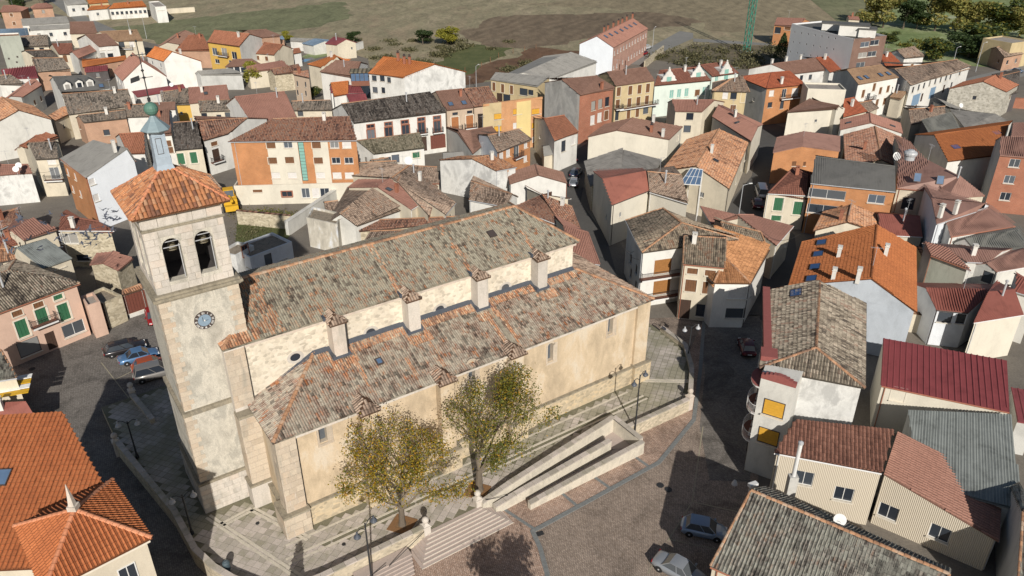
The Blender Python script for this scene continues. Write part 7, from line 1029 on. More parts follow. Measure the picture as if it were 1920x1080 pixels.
def balcony(parent,org,a,b,u,z,ln,solid=False,dep=.9,mat='brick_balc'):
    L=math.hypot(b[0]-a[0],b[1]-a[1]); ux,uy=(b[0]-a[0])/L,(b[1]-a[1])/L; rz=math.atan2(uy,ux)
    k=('bal',round(ln,1),dep)
    if k not in CHM:
        s=MB(); s.box((0,-dep/2-.01,-.08),(ln,dep,.15),mat); s.box((0,-dep-.02,-.08),(ln+.06,.05,.2),'frame_white'); o=s.build('balcony'); me1=o.data; bpy.data.objects.remove(o)
        r=MB(); 
        for zz in(.08,.98): 
            r.box((0,-dep+.03,zz),(ln,.045,.04),'iron'); r.box((-ln/2+.02,-dep/2,zz),(.04,dep,.04),'iron'); r.box((ln/2-.02,-dep/2,zz),(.04,dep,.04),'iron')
        nb=int(ln/.16)
        for i in range(nb+1): r.box((-ln/2+ln*i/nb,-dep+.03,.52),(.025,.025,.9),'iron',skip='td')
        for i in range(1,5):
            for sx in(-1,1): r.box((sx*(ln/2-.02),-dep*i/5,.52),(.025,.025,.9),'iron',skip='td')
        o=r.build('railing'); me2=o.data; bpy.data.objects.remove(o); CHM[k]=(me1,me2)
    s=obj_of(CHM[k][0],'balcony',parent,(a[0]+ux*u-org[0],a[1]+uy*u-org[1],z-org[2]),rz); obj_of(CHM[k][1],'railing',s); return s
ANT=[]
def antenna_mesh():
    if not ANT:
        b=MB(); b.tube((0,0,-.3),(0,0,2.6),.025,.02,'steel',5); b.tube((-.7,0,2.45),(.7,0,2.45),.015,.015,'steel',4)
        for i in range(7): b.tube((-.6+i*.2,-.3,2.45),(-.6+i*.2,.3,2.45),.01,.01,'steel',3)
        b.tube((0,-.35,2.0),(0,.35,2.0),.012,.012,'steel',4); o=b.build('antenna'); ANT.append(o.data); bpy.data.objects.remove(o)
    return ANT[0]
HOUSES={}
def inset(P,offs):
    n=len(P);cx=sum(p[0] for p in P)/n;cy=sum(p[1] for p in P)/n; lines=[]; out=[]
    for i in range(n):
        a,b=P[i],P[(i+1)%n];d=(b[0]-a[0],b[1]-a[1]);L=max(math.hypot(*d),1e-6);nn=(-d[1]/L,d[0]/L)
        if (cx-a[0])*nn[0]+(cy-a[1])*nn[1]<0: nn=(-nn[0],-nn[1])
        lines.append(((a[0]+nn[0]*offs[i],a[1]+nn[1]*offs[i]),(d[0]/L,d[1]/L)))
    for i in range(n):
        (p,d),(q,e)=lines[i-1],lines[i]; den=d[0]*e[1]-d[1]*e[0]
        if abs(den)<.05: out.append(tuple(P[i])); continue
        t=((q[0]-p[0])*e[1]-(q[1]-p[1])*e[0])/den; out.append((p[0]+d[0]*t,p[1]+d[1]*t))
    return out
def build_house(h,seed):
    h={**dict(n='house',t='gable',e='gg',wm={},wi=[],ch=[],sk=[],bl=[],o=.3),**h}; h.setdefault('zb',h['z'])
    typ,oh,e=h['t'],h['o'],h['e']
    h['W']=inset(h['P'],[oh,.06,oh if typ!='shed' else .06,.06] if e=='gg' else [oh,.06 if e[1]=='g' else oh,oh,.06 if e[0]=='g' else oh])
    P=[tuple(p) for p in h['P']]; W=[tuple(p) for p in h['W']]; R=[tuple(p) for p in h['R']]; z,zr,zb=h['z'],h['zr'],h['zb']; typ=h['t']; ends=h['e']
    A=sum(W[i][0]*W[(i+1)%4][1]-W[(i+1)%4][0]*W[i][1] for i in range(4)); ccw=A>0
    cx,cy=sum(p[0] for p in W)/4,sum(p[1] for p in W)/4; dist=math.hypot(cx,cy,50-z)
    lod=0 if dist<112 else (1 if dist<215 else 2)
    org=(cx,cy,-1.0); cat={'apartment_building':'apartment building','terraced_houses':'terraced houses','ruined_house':'ruin','civic_building':'building','lean_to':'lean-to'}.get(h['n'],h['n'].replace('_',' '))
    root=thing(h['n'],h['label'],cat,org); wm=h['wm']; wa=h['wa']
    mw=MB(); z0=-1.15
    # walls 0 eave,1 end,2 back,3 end
    for i in range(4):
        a,b=W[i],W[(i+1)%4]; m=wm.get(str(i),wa)
        if not ccw: a,b=b,a
        L=math.hypot(b[0]-a[0],b[1]-a[1])
        ops=[]
        for wi in h['wi']:
            if wi[0]!=i: continue
            u=wi[1] if ccw else L-wi[1]; ops.append((u-wi[3]/2,u+wi[3]/2,wi[2],wi[2]+wi[4]))
        if i==0: top=z
        elif i==2: top=zb if typ!='shed' else zr
        else: top=min(z,zb) if typ!='shed' else z
        if typ=='flat': top=z
        tops=top-.05
        wall_open(mw,a,b,z0,tops,[o for o in ops if o[3]<=tops-.05],m)
        for sw,s0,s1,sm in h.get('st',[]):
            if sw!=i: continue
            if not ccw: s0,s1=L-s1,L-s0
            ux,uy=(b[0]-a[0])/L,(b[1]-a[1])/L; k=(uy*.05,-ux*.05); mS=MB()
            wall_open(mS,(a[0]+ux*s0+k[0],a[1]+uy*s0+k[1]),(a[0]+ux*s1+k[0],a[1]+uy*s1+k[1]),z0,tops+.01,[(o[0]-s0,o[1]-s0,o[2],o[3]) for o in ops if o[0]>s0-.2 and o[1]<s1+.2],sm,dep=.05,back=False)
            mS.build('render_strip',root,org)
        if typ=='shed' and i%2:      # sloping top of side walls
            lo,hi=(a,b) if ((i==1)==ccw) else (b,a)
            if lo is a: mw.wallq(a,b,tops,tops,m,za=tops+.001,zb=zr-.05)
            else: mw.wallq(a,b,tops,tops,m,za=zr-.05,zb=tops+.001)
        if typ=='gable' and i%2 and ends[1 if i==1 else 0]=='g':
            r=R[1] if i==1 else R[0]
            # project ridge end on the wall line
            ux,uy=(b[0]-a[0])/L,(b[1]-a[1])/L; t=min(max((r[0]-a[0])*ux+(r[1]-a[1])*uy,.2),L-.2); q=(a[0]+ux*t,a[1]+uy*t)
            za_,zb_=(z,zb) if ((i==1)==ccw) else (zb,z)
            mw.face([(a[0],a[1],tops),(b[0],b[1],tops),(b[0],b[1],zb_-.06),(q[0],q[1],zr-.06),(a[0],a[1],za_-.06)],m,[(0,tops),(L,tops),(L,zb_),(t,zr),(0,za_)])
    if typ=='flat':
        mw.prism(W,z-.1,z-.02,h['ro'],bottom=False)
        for i in range(4):
            a,b=W[i],W[(i+1)%4]; m=wm.get(str(i),wa); L=math.hypot(b[0]-a[0],b[1]-a[1]); ang=math.atan2(b[1]-a[1],b[0]-a[0])
            ox,oy=(-math.sin(ang)*.1,math.cos(ang)*.1); 
            if not ccw: ox,oy=-ox,-oy
            mw.box(((a[0]+b[0])/2+ox,(a[1]+b[1])/2+oy,z+.12),(L-.003*i,.22,.45+.003*i),m,rot=ang)
    mw.build('wall',root,org)
    for wi in h['wi']:
        i=wi[0]; a,b=W[i],W[(i+1)%4]; L=math.hypot(b[0]-a[0],b[1]-a[1]); u=wi[1]
        if not ccw: a,b=b,a; u=L-u
        add_window(root,org,a,b,(cx,cy),u,wi[2],wi[3],wi[4],wi[5])
    for i,u,zz,ln in h['bl']:
        a,b=W[i],W[(i+1)%4]; L=math.hypot(b[0]-a[0],b[1]-a[1])
        if not ccw: a,b=b,a; u=L-u
        balcony(root,org,a,b,u,zz,ln)
    if typ!='flat':
        E0,E1,B1,B0=[(p[0],p[1]) for p in P]; R0,R1=R
        ez=lambda p: (p[0],p[1],z); bz=lambda p:(p[0],p[1],zb); rz_=lambda p:(p[0],p[1],zr)
        sl=[[ez(E0),ez(E1),rz_(R1),rz_(R0)]]
        if typ=='gable':
            sl.append([bz(B1),bz(B0),rz_(R0),rz_(R1)])
            if ends[1]=='h': sl.append([ez(E1),bz(B1),rz_(R1)])
            if ends[0]=='h': sl.append([bz(B0),ez(E0),rz_(R0)])
        mr=MB(); kind=roof_kind(h['ro'])
        for s in sl:
            L=math.hypot(s[1][0]-s[0][0],s[1][1]-s[0][1]); D=math.dist(s[1],s[2]); tw=.3 if kind=='wide' else .25
            uu=[(0,0),(L/tw,0),(L/tw,D/.4),(0,D/.4)][:len(s)]
            if len(s)==3: uu=[(0,0),(L/tw,0),(L/tw/2,D/.4)]
            if len(s)==4: mr.slab([s[0],s[1],s[2]],.14,h['ro'],uu[:3]); mr.slab([s[0],s[2],s[3]],.14,h['ro'],[uu[0],uu[2],uu[3]])
            else: mr.slab(s,.14,h['ro'],uu)
        ro=mr.build('roof',root,org)
        if kind:
            mt=MB()
            for k,s in enumerate(sl): tile_slope(mt,s,kind,h['ro'],lod if lod<2 else 1,seed*7+k)
            to=mt.build('tile_layer',ro,org,smooth=(kind in('barrel','corr','wide')),kind='stuff') if mt.arr else None
        if typ=='gable' and kind in('barrel','wide'):
            mc=MB(); cm='ridge' if kind=='barrel' else h['ro']
            if h['ro']=='terrab': cm='ridgeor'
            cap_row(mc,rz_(R0),rz_(R1),cm,lod,.15,seed)
            if ends[1]=='h': cap_row(mc,ez(E1),rz_(R1),cm,lod,.15,seed); cap_row(mc,bz(B1),rz_(R1),cm,lod,.15,seed)
            if ends[0]=='h': cap_row(mc,ez(E0),rz_(R0),cm,lod,.15,seed); cap_row(mc,bz(B0),rz_(R0),cm,lod,.15,seed)
            if lod==0:
                if ends[0]=='g': cap_row(mc,ez(E0),rz_(R0),cm,lod,.11,seed)
                if ends[1]=='g': cap_row(mc,ez(E1),rz_(R1),cm,lod,.11,seed)
            if mc.arr: mc.build('ridge_cap',ro,org,smooth=True,kind='stuff')
        if dist<150 and h['n'] in('house','apartment_building','mansion','building'):
            gm=('steel','chimney_brick','frame_dark','frame_white')[seed%4]
            for (pa_,pb_,zz) in ((E0,E1,z),)+(((B0,B1,zb),) if typ=='gable' else ()):
                mg=MB(); mg.tube((pa_[0],pa_[1],zz-.1),(pb_[0],pb_[1],zz-.1),.075,.075,gm,6,False); mg.build('gutter',ro,org)
            wa_,wb_=W[0],W[1]; k=.25; px_,py_=wa_[0]+(wb_[0]-wa_[0])*.03,wa_[1]+(wb_[1]-wa_[1])*.03; ox,oy=px_-cx,py_-cy; lo=math.hypot(ox,oy); mg=MB(); nx_,ny_=(wb_[1]-wa_[1]),-(wb_[0]-wa_[0]); ln_=math.hypot(nx_,ny_); sg_=1 if nx_*(wa_[0]-cx)+ny_*(wa_[1]-cy)>0 else -1
            px_+=nx_/ln_*sg_*.09; py_+=ny_/ln_*sg_*.09; mg.tube((px_,py_,-1.),(px_,py_,z-.1),.05,.05,gm,5,False); mg.build('drainpipe',root,org)
        for c in h['ch']: obj_of(chimney_mesh(c[3]),'chimney',ro,(c[0]-org[0],c[1]-org[1],c[2]-org[2]),math.atan2(E1[1]-E0[1],E1[0]-E0[0]))
        for c in h['sk']:
            s=sl[min(c[0],len(sl)-1)]; v=[Vector(p) for p in s]; U=(v[1]-v[0]).normalized(); n=(v[1]-v[0]).cross(v[2]-v[0]).normalized()
            if n.z<0: n=-n
            V_=n.cross(U)
            if V_.z<0: V_=-V_; U=-U
            if c[4] in 'DO':
                me=dormer_mesh() if c[4]=='D' else gable_mesh(); o=obj_of(me,'dormer' if c[4]=='D' else 'ornate_gable',ro,(c[1]-org[0],c[2]-org[1],c[3]-org[2]-.25),math.atan2(U.y,U.x),(1.35,1.2,1.3) if c[4]=='O' else None); continue
            M=Matrix((U,V_,n)).transposed().to_4x4(); M.translation=Vector((c[1],c[2],c[3]))-Vector(org)+n*.06
            o=obj_of(skylight_mesh(c[4]),'skylight',ro); o.matrix_local=M
        if dist>70 and random.Random(seed).random()<.35 and typ=='gable' and cat in('house','apartment building'):
            t=random.Random(seed+1).uniform(.2,.8); obj_of(antenna_mesh(),'antenna',root,(R0[0]*(1-t)+R1[0]*t-cx,R0[1]*(1-t)+R1[1]*t-cy,zr+1.0),seed)
    HOUSES[h['label']]=root
    return root
for _i,_h in enumerate(HDATA): build_house(_h,_i+1)

# ---------------------------------------------------------------- terrace round the church
def L2W(x,y): return (CO[0]+math.cos(CA)*x-math.sin(CA)*y, CO[1]+math.sin(CA)*x+math.cos(CA)*y)
ter=bpy.data.objects.new('church_terrace',None); COL.objects.link(ter); ter.location=CO; ter.rotation_euler=(0,0,CA); ter['kind']='structure'
TP=[(-11.7,28.5),(-11.4,20),(-10.4,14.2),(-9.2,7.5),(-8.9,2),(-8.2,-.8),(-7.3,-2.8),(-6.0,-4.9),(-4,-6.3),(-1.5,-6.65),(8,-6.7),(13.5,-6.7),(31,-4.3),(31.4,-6.1),(40.2,-6.3),(44.6,-2.5),(47.6,1.4),(48.2,8),(47.5,20),(40,27),(0,29)]
b=MB(); b.prism(TP,-1.1,-.03,'slabbase','parapet'); b.build('terrace_base',ter)['kind']='structure'
def inpoly(x,y,P):
    r=False; n=len(P)
    for i in range(n):
        (a,c),(d,e)=P[i],P[(i+1)%n]
        if (c>y)!=(e>y) and x<(d-a)*(y-c)/(e-c)+a: r=not r
    return r
ga=math.radians(35); gs=.66; cg,sg=math.cos(ga),math.sin(ga); cells=[]
def nochurch(x,y): return not(-1.9<x<39.9 and -.85<y<25.5) and not(-7.4<x<1 and 5.6<y<14) and not(-3.3<x<0 and 3.9<y<14)
for i in range(-90,110):
    for j in range(-110,90):
        u,v=i*gs,j*gs; x,y=u*cg-v*sg,u*sg+v*cg
        if not(-12<x<49 and -7<y<29): continue
        if not nochurch(x,y): continue
        if all(inpoly(x+dx,y+dy,TP) for dx,dy in((.5,0),(-.5,0),(0,.5),(0,-.5))) :
            W_=L2W(x,y); cells.append((math.hypot(W_[0],W_[1]),x,y,i,j))
cells=[c for c in cells if not(abs(c[2]+3.0)<.42 and 0<c[1]<37)]
cells.sort(); b=MB(); b.box((0,0,0),(gs-.035,gs-.035,.05),'slabobj',rot=ga); o=b.build('paving_slab'); sm=o.data; bpy.data.objects.remove(o)
rs=random.Random(5)
vis=[c for c in cells if (lambda W_: abs(math.atan2(W_[0],W_[1]))<.62 and W_[1]>40.5)(L2W(c[1],c[2]))]
near=set((c[3],c[4]) for c in vis[:300])
for c in vis[:300]: obj_of(sm,'paving_slab',ter,(c[1],c[2],-.02+rs.uniform(-.006,.006)))
b=MB(); Q=[];U_=[]
for c in cells:
    if (c[3],c[4]) in near: continue
    h=(gs-.035)/2; z=.003+rs.uniform(-.006,.006); P=[(c[1]+(dx*cg-dy*sg)*h,c[2]+(dx*sg+dy*cg)*h,z) for dx,dy in((-1,-1),(1,-1),(1,1),(-1,1))]
    Q.append(P); U_.append([(c[3]+.5,c[4]+.5)]*4)
b.quads(np.array(Q),np.array(U_,float),'slabs'); b.build('paving_field',ter,kind='stuff')
b=MB()
for y,x0,x1 in((-3.3,-3,37),(-2.7,-3,37),(-1.25,-2.5,36)): b.box(((x0+x1)/2,y,-.005),(x1-x0,.22,.05),'terracestone')
for (xa,ya,xb,yb) in ((-6.9,5.9,-2.5,-5.8),(-3.4,4.6,-.6,-1.6),(38.9,-.6,43,-3.6),(-3.4,4.6,-6.3,4.2)):
    L=math.hypot(xb-xa,yb-ya); an=math.atan2(yb-ya,xb-xa)
    for s_ in(-.18,.18): b.box(((xa+xb)/2-math.sin(an)*s_,(ya+yb)/2+math.cos(an)*s_,.004),(L,.25,.05),'terracestone',rot=an)
b.build('granite_band',ter)
COP=[0]
def low_wall(name,label,cat,pts,z0,z1,th=.42,mat='parapet',cop=True,copm='slabobj',group=None,blk=1.0,proud=.05):
    t=thing(name,label,cat,CO,CA,group); b=MB()
    for i in range(len(pts)-1):
        (xa,ya),(xb,yb)=pts[i][:2],pts[i+1][:2]; za=pts[i][2] if len(pts[i])>2 else z1; zb=pts[i+1][2] if len(pts[i+1])>2 else z1
        L=math.hypot(xb-xa,yb-ya); an=math.atan2(yb-ya,xb-xa); nx,ny=-math.sin(an)*th/2,math.cos(an)*th/2
        A,B,C,D=(xa-nx,ya-ny),(xb-nx,yb-ny),(xb+nx,yb+ny),(xa+nx,ya+ny)
        b.wallq(A,B,z0,z1,mat,za=za,zb=zb); b.wallq(B,C,z0,z1,mat,za=zb,zb=zb); b.wallq(C,D,z0,z1,mat,za=zb,zb=za); b.wallq(D,A,z0,z1,mat,za=za,zb=za)
        b.face([(*A,za),(*B,zb),(*C,zb),(*D,za)],copm if cop else mat)
        if cop:
            n=max(1,round(L/blk)); pitch=math.atan2(zb-za,L)
            for k in range(n):
                f=(k+.5)/n; key=('cop',round(L/n,1),th,copm)
                if key not in BLK:
                    q=MB(); q.box((0,0,0),(round(L/n,1)-.03,th+2*proud,.12),copm); o=q.build('coping_stone'); BLK[key]=o.data; bpy.data.objects.remove(o)
                o=obj_of(BLK[key],'coping_stone',t,(xa+(xb-xa)*f,ya+(yb-ya)*f,za+(zb-za)*f+.06),an,(L/n/round(L/n,1),1,1)); o.rotation_euler=(0,-pitch,an)
    b.build('wall_body',t); return t
low_wall('parapet_wall','stone parapet wall left of the church steps, with grey coping','wall',[(-7.3,-2.8),(-6.0,-4.9),(-4,-6.3),(-1.5,-6.65),(7.7,-6.65)],-1.1,.72)
low_wall('parapet_wall','long curving parapet wall in the shade along the street west of the tower','wall',[(-11.45,20.3),(-10.4,14.2),(-9.25,7.5),(-8.95,2),(-8.2,-.8),(-7.3,-2.8)],-1.1,.7)
low_wall('parapet_wall','short stone parapet beside the steps at the north west corner of the tower','wall',[(-8.6,28.5),(-8.0,24.4),(-7.8,22.5)],-1.1,.42)
low_wall('retaining_wall','upper retaining wall of the ramp with coping, right of the steps','wall',[(13.6,-6.7,.35),(17,-6.35,.7),(31,-4.6,.95),(31.25,-8.5,.55)],-1.1,.5,.45,'terracestone')
low_wall('retaining_wall','outer white stone wall of the wheelchair ramp','wall',[(17.5,-8.6,-.35),(24,-8.65,.05),(31.25,-8.75,.42)],-1.1,.0,.42,'terracestone')
low_wall('retaining_wall','middle wall between the two flights of the ramp','wall',[(14.6,-7.3,-.15),(18,-7.2,.1),(28.6,-6.85,.5)],-1.1,.0,.45,'terracestone')
low_wall('parapet_wall','stone parapet wall east of the ramp, ending at a ball finial','wall',[(31.5,-6.2),(40.0,-6.4)],-1.1,.5)
low_wall('parapet_wall','shaded parapet wall curving round the east end of the church','wall',[(40.6,-6.1),(44.6,-2.5),(47.6,1.4),(48.2,6)],-1.1,.5)
rp=thing('access_ramp','wheelchair ramp in two flights between stone walls','ramp',CO,CA)
b=MB(); b.slab([(17.5,-8.3,-1.0),(31,-8.3,-.75),(31,-6.9,-.75),(17.5,-7.15,-1.0)],.1,'stepst'); b.slab([(28.9,-6.8,-.74),(31,-8.1,-.74),(31,-4.8,-.74),(28.9,-5.0,-.74)],.1,'stepst'); b.slab([(15,-6.9,-.35),(29,-6.4,-.73),(29,-5.0,-.73),(15,-6.6,-.35)],.1,'stepst'); b.build('ramp_floor',rp)
def rail(parent,pts,m='iron',posts=True,r=.03):
    b=MB()
    for i in range(len(pts)-1): b.tube(pts[i],pts[i+1],r,r,m,5)
    o=b.build('handrail',parent)
    return o
hr=thing('handrail_run','dark handrail along the upper ramp wall','handrail',CO,CA); rail(hr,[(18,-6.35,.75),(30.7,-4.5,1.0),(30.85,-8.0,.75)])
b=MB(); 
for f in(.2,.4,.6,.8,1.): b.tube((18+12.7*f,-6.35+1.85*f,-.2),(18+12.7*f,-6.35+1.85*f,.75+.25*f),.02,.02,'iron',5)
b.build('post',hr)
hr=thing('handrail_run','dark handrail fixed to the middle wall of the ramp','handrail',CO,CA); rail(hr,[(17.0,-7.35,.1),(28.7,-6.95,.6)])
hr=thing('handrail_run','short handrail beside the right end of the steps','handrail',CO,CA); rail(hr,[(13.9,-6.95,.7),(16.2,-7.1,.15)])
hr=thing('handrail_run','handrail on the wall left of the steps, upper piece','handrail',CO,CA); rail(hr,[(7.6,-7.05,.6),(3.7,-8.1,-.1)])
hr=thing('handrail_run','handrail on the wall left of the steps, lower piece','handrail',CO,CA); rail(hr,[(3.5,-8.0,.1),(1.2,-8.1,-.35)])
# stairs
st=thing('stone_staircase','broad flight of pale granite steps up to the church terrace','steps',CO,CA)
for k in range(8):
    zt=-.02-.125*k; x0,x1=8.0-.27*k,13.5+.26*k; y1=-6.6; y0=-7.0-.32*k
    if k==7: zt=-.93
    b=MB(); b.box(((x0+x1)/2,(y0+y1)/2,(zt-1.1)/2),(x1-x0,y1-y0,zt+1.1),'stepst'); b.box(((x0+x1)/2,y0+.02,zt+.004),(x1-x0+.02,.07,.02),'trim_cream'); b.build('stair_step',st)
st=thing('stone_staircase','second lower flight of steps at the bottom edge left of the main steps','steps',CO,CA)
for k in range(6):
    zt=-.2-.13*k; b=MB(); x1=5.9-.1*k; b.box(((1.0-.35*k+x1)/2,-7.4-.28*k,(zt-1.1)/2),(x1-1.0+.35*k,1.0,zt+1.1),'stepst'); b.build('stair_step',st)
def finial(x,y,label,sc=1.0):
    t=thing('stone_finial',label,'finial',(*L2W(x,y),0.),CA,'ball finials on the terrace walls')
    b=MB(); b.box((0,0,-.2),(.62,.62,1.8),'ashlarw'); b.box((0,0,.75),(.74,.74,.12),'ashlarw'); b.lathe((0,0,.8),[(.42,0),(.36,.08),(.2,.2),(.16,.32)],'ashlarw',4,sq=True); b.build('pedestal',t)
    b=MB(); b.lathe((0,0,1.38),[(.02,-.3)]+[(.31*math.cos(a),.31*math.sin(a)) for a in[-1.2,-.8,-.4,0,.4,.8,1.2]]+[(.02,.31)],'ashlarw',14); b.build('ball',t,smooth=True)
finial(8.0,-6.6,'stone ball finial at the left top of the church steps'); finial(13.4,-6.4,'stone ball finial at the right top of the church steps, by the ramp wall'); finial(40.3,-6.3,'stone ball finial at the corner of the parapet east of the ramp'); finial(-8.5,28.8,'stone ball finial on the parapet north west of the tower'); finial(-11.6,20.6,'dark stone ball finial in the shade at the west street parapet')
# kerb strip of granite
kb=[(24.9,86.7),(21.8,74.6),(19.2,65.6),(14.4,58.9),(6.9,53.5),(1.8,49.9),(2.4,48.0),(2.9,45.2),(2.5,40)]
b=MB()
for i in range(len(kb)-1):
    (xa,ya),(xb,yb)=kb[i],kb[i+1]; L=math.hypot(xb-xa,yb-ya); b.box(((xa+xb)/2,(ya+yb)/2,-.98),(L+.15,.42,.07+.002*i),'granite',rot=math.atan2(yb-ya,xb-xa))
b.build('kerb')['kind']='structure'
b=MB()
for q in [((1.9,50.2),(-1.2,53.0)),((9.3,55.2),(7.2,57.6)),((13.4,58.2),(11.0,61.2)),((6.0,52.9),(4.2,55.2))]:
    (xa,ya),(xb,yb)=q; L=math.hypot(xb-xa,yb-ya); b.box(((xa+xb)/2,(ya+yb)/2,-.975),(L,.3,.03),'granite',rot=math.atan2(yb-ya,xb-xa))
b.build('paving_band')['kind']='structure'
b=MB()
for A_,B_ in (((16.57,53.52),(13.48,48.81)),((11.22,45.28),(12.76,47.85)),((16.57,53.52),(20.50,52.24)),((13.60,48.99),(17.41,47.85)),((19.93,64.49),(16.57,53.52)),((-48.45,76.47),(-40.12,67.22)),((-45.30,72.98),(-43.96,74.81))):
    L=math.hypot(B_[0]-A_[0],B_[1]-A_[1]); b.box(((A_[0]+B_[0])/2,(A_[1]+B_[1])/2,-.99),(L,.11,.012),'asphalt_line',rot=math.atan2(B_[1]-A_[1],B_[0]-A_[0]))
b.build('parking_line')['kind']='structure'
for p,l in (((13.99,55.70),'round iron manhole cover in the shade near the kerb'),((14.65,55.13),'second round iron manhole cover, right of the first'),((-55.90,75.13),'iron manhole cover in the square west of the tower')):
    b=MB(); b.lathe((0,0,0),[(.36,0),(.36,.02),(.02,.022)],'iron',16); o=b.build('manhole_cover'); o.location=(p[0],p[1],-.985); tagm(o,l,'manhole cover')
b=MB(); b.box((0,0,0),(.7,.45,.03),'iron',rot=.4); o=b.build('drain_grate'); o.location=(*(2.43,49.61),-.97); tagm(o,'rectangular drain grate beside the kerb corner below the steps','drain')
for x,y,l in ((1.6,-3.9,'round floor light ring in the slabs by the lamp left of the yellow tree'),(-3.6,2.6,'round floor light ring in the mossy paving near the tower'),(-1.2,.6,'round floor light ring in the mossy paving by the aisle corner')):
    b=MB(); b.lathe((0,0,0),[(.17,0),(.17,.04),(.1,.04),(.1,.02),(.01,.02)],'iron',14); o=b.build('ground_light'); o.location=(*L2W(x,y),.01); tagm(o,l,'ground light')
# ---------------------------------------------------------------- pavilion on the civic building
cv=HOUSES['large civic building with bright orange tile roof, bottom left']; ov=tuple(cv.location)
pc=[(-32.3,37.04,12.6),(-27.6,31.7,12.6),(-22.95,36.05,12.6),(-27.9,41.4,12.6)]; pa=(-27.65,36.55,14.5)
def shr(p,f): return (pa[0]+(p[0]-pa[0])*f,pa[1]+(p[1]-pa[1])*f)
b=MB(); q=[shr(p,.9) for p in pc]
for i in range(4): b.wallq(q[i],q[(i+1)%4],-1.1,12.5,'creamst')
pv=b.build('pavilion',cv,ov)
b=MB(); q2=[shr(p,.96) for p in pc]; b.prism(q2,12.2,12.5,'trim_cream'); b.build('cornice',pv,ov)
for u,z in ((1.4,9.6),(4.2,9.6),(1.4,5.8),(4.2,5.8)): add_window(pv,ov,q[1],q[2],None,u,z,1.1,1.6,'w',.13)
b=MB()
for i in range(4): b.slab([pc[i],pc[(i+1)%4],pa],.12,'terrab')
pr_=b.build('pavilion_roof',cv,ov)
b=MB()
for i in range(4): tile_slope(b,[pc[i],pc[(i+1)%4],pa],'barrel','terrab',0,700+i,.4); cap_row(b,pc[i],pa,'ridgeor',0,.15,i)
b.build('tile_layer',pr_,ov,smooth=True,kind='stuff')
b=MB(); b.box((pa[0],pa[1],14.75),(.55,.55,.35),'ashlarw'); b.lathe((pa[0],pa[1],14.9),[(.26,0),(.02,1.7)],'ashlarw',4,sq=True); b.build('stone_spike',pr_,ov)
# ---------------------------------------------------------------- corner bay of the mansion
mn=HOUSES['corner mansion with mossy hipped roof, red parapet and yellow blinds']; om=tuple(mn.location)
ba,bb,bc=(22.48,57.86),(25.10,56.30),(21.27,60.82)
wl=(27.81,74.73); se=(31.49,52.99)
d_=(bb[0]-ba[0],bb[1]-ba[1]); l_=math.hypot(*d_); d_=(d_[0]/l_,d_[1]/l_); n_=(-d_[1],d_[0])
bc2=(ba[0]-d_[0]*.35+n_[0]*3.6,ba[1]-d_[1]*.35+n_[1]*3.6)
poly=[ba,bb,(bb[0]+n_[0]*4,bb[1]+n_[1]*4),(bc2[0]+d_[0]*2,bc2[1]+d_[1]*2),bc2]
b=MB(); b.prism(poly,-1.1,9.75,'greywhite'); bay=b.build('corner_bay',mn,om)
b=MB(); 
for i in range(9):   # curved parapet over the bay front
    f0,f1=i/9,(i+1)/9; c_=((f0+f1)/2); hgt=.35+.45*math.sin(math.pi*c_); p=(ba[0]+d_[0]*l_*c_+n_[0]*.2,ba[1]+d_[1]*l_*c_+n_[1]*.2)
    b.box((p[0],p[1],9.75+hgt/2),(l_/9+.01,.45,hgt),'red_parapet',rot=math.atan2(d_[1],d_[0]))
b.build('parapet',bay,om)
b=MB(); L=math.dist(bc2,wl); an=math.atan2(wl[1]-bc2[1],wl[0]-bc2[0]); b.box(((bc2[0]+wl[0])/2,(bc2[1]+wl[1])/2,9.85),(L,.75,.5),'red_parapet',rot=an); b.box((bc2[0]+.2,bc2[1]+.3,9.95),(1.7,1.5,.5),'red_parapet',rot=an); b.build('parapet',mn,om)
for z,h in ((6.1,1.7),(2.9,1.7)): add_window(bay,om,ba,bb,None,l_*.52,z,1.9,h,'y',.13)
e2=(bc2[0]-ba[0],bc2[1]-ba[1]); L2=math.hypot(*e2)
for z,h,st in ((6.0,2.2,'y'),(2.9,2.2,'y')): add_window(bay,om,bc2,ba,None,L2*.28,z,1.0,h,st,.13); add_window(bay,om,bc2,ba,None,L2*.72,z,1.0,h,st,.13)
add_window(bay,om,bc2,ba,None,L2*.5,-.95,2.6,2.9,'G',.13)
mc_=((bc2[0]+ba[0])/2,(bc2[1]+ba[1])/2); on=(-e2[1]/L2,e2[0]/L2)
if on[0]>0: on=(-on[0],-on[1])
for z in (8.6,5.6,2.4):
    b=MB(); n=9; arc=[(mc_[0]+e2[0]*.5*math.cos(math.pi*k/n)+on[0]*1.0*math.sin(math.pi*k/n),mc_[1]+e2[1]*.5*math.cos(math.pi*k/n)+on[1]*1.0*math.sin(math.pi*k/n)) for k in range(n+1)]
    b.prism(arc,z,z+.16,'red_parapet' if z>8 else 'brick_balc','frame_white'); bo=b.build('balcony',bay,om)
    if z<8:
        b=MB()
        for k in range(n):
            b.tube((*arc[k],z+1.05),(*arc[k+1],z+1.05),.03,.03,'frame_white',4); b.tube((*arc[k],z+.25),(*arc[k+1],z+.25),.02,.02,'frame_white',4)
            for f in(0,.33,.66): b.tube((arc[k][0]+(arc[k+1][0]-arc[k][0])*f,arc[k][1]+(arc[k+1][1]-arc[k][1])*f,z+.16),(arc[k][0]+(arc[k+1][0]-arc[k][0])*f,arc[k][1]+(arc[k+1][1]-arc[k][1])*f,z+1.05),.014,.014,'frame_white',3)
        b.build('railing',bo,om)
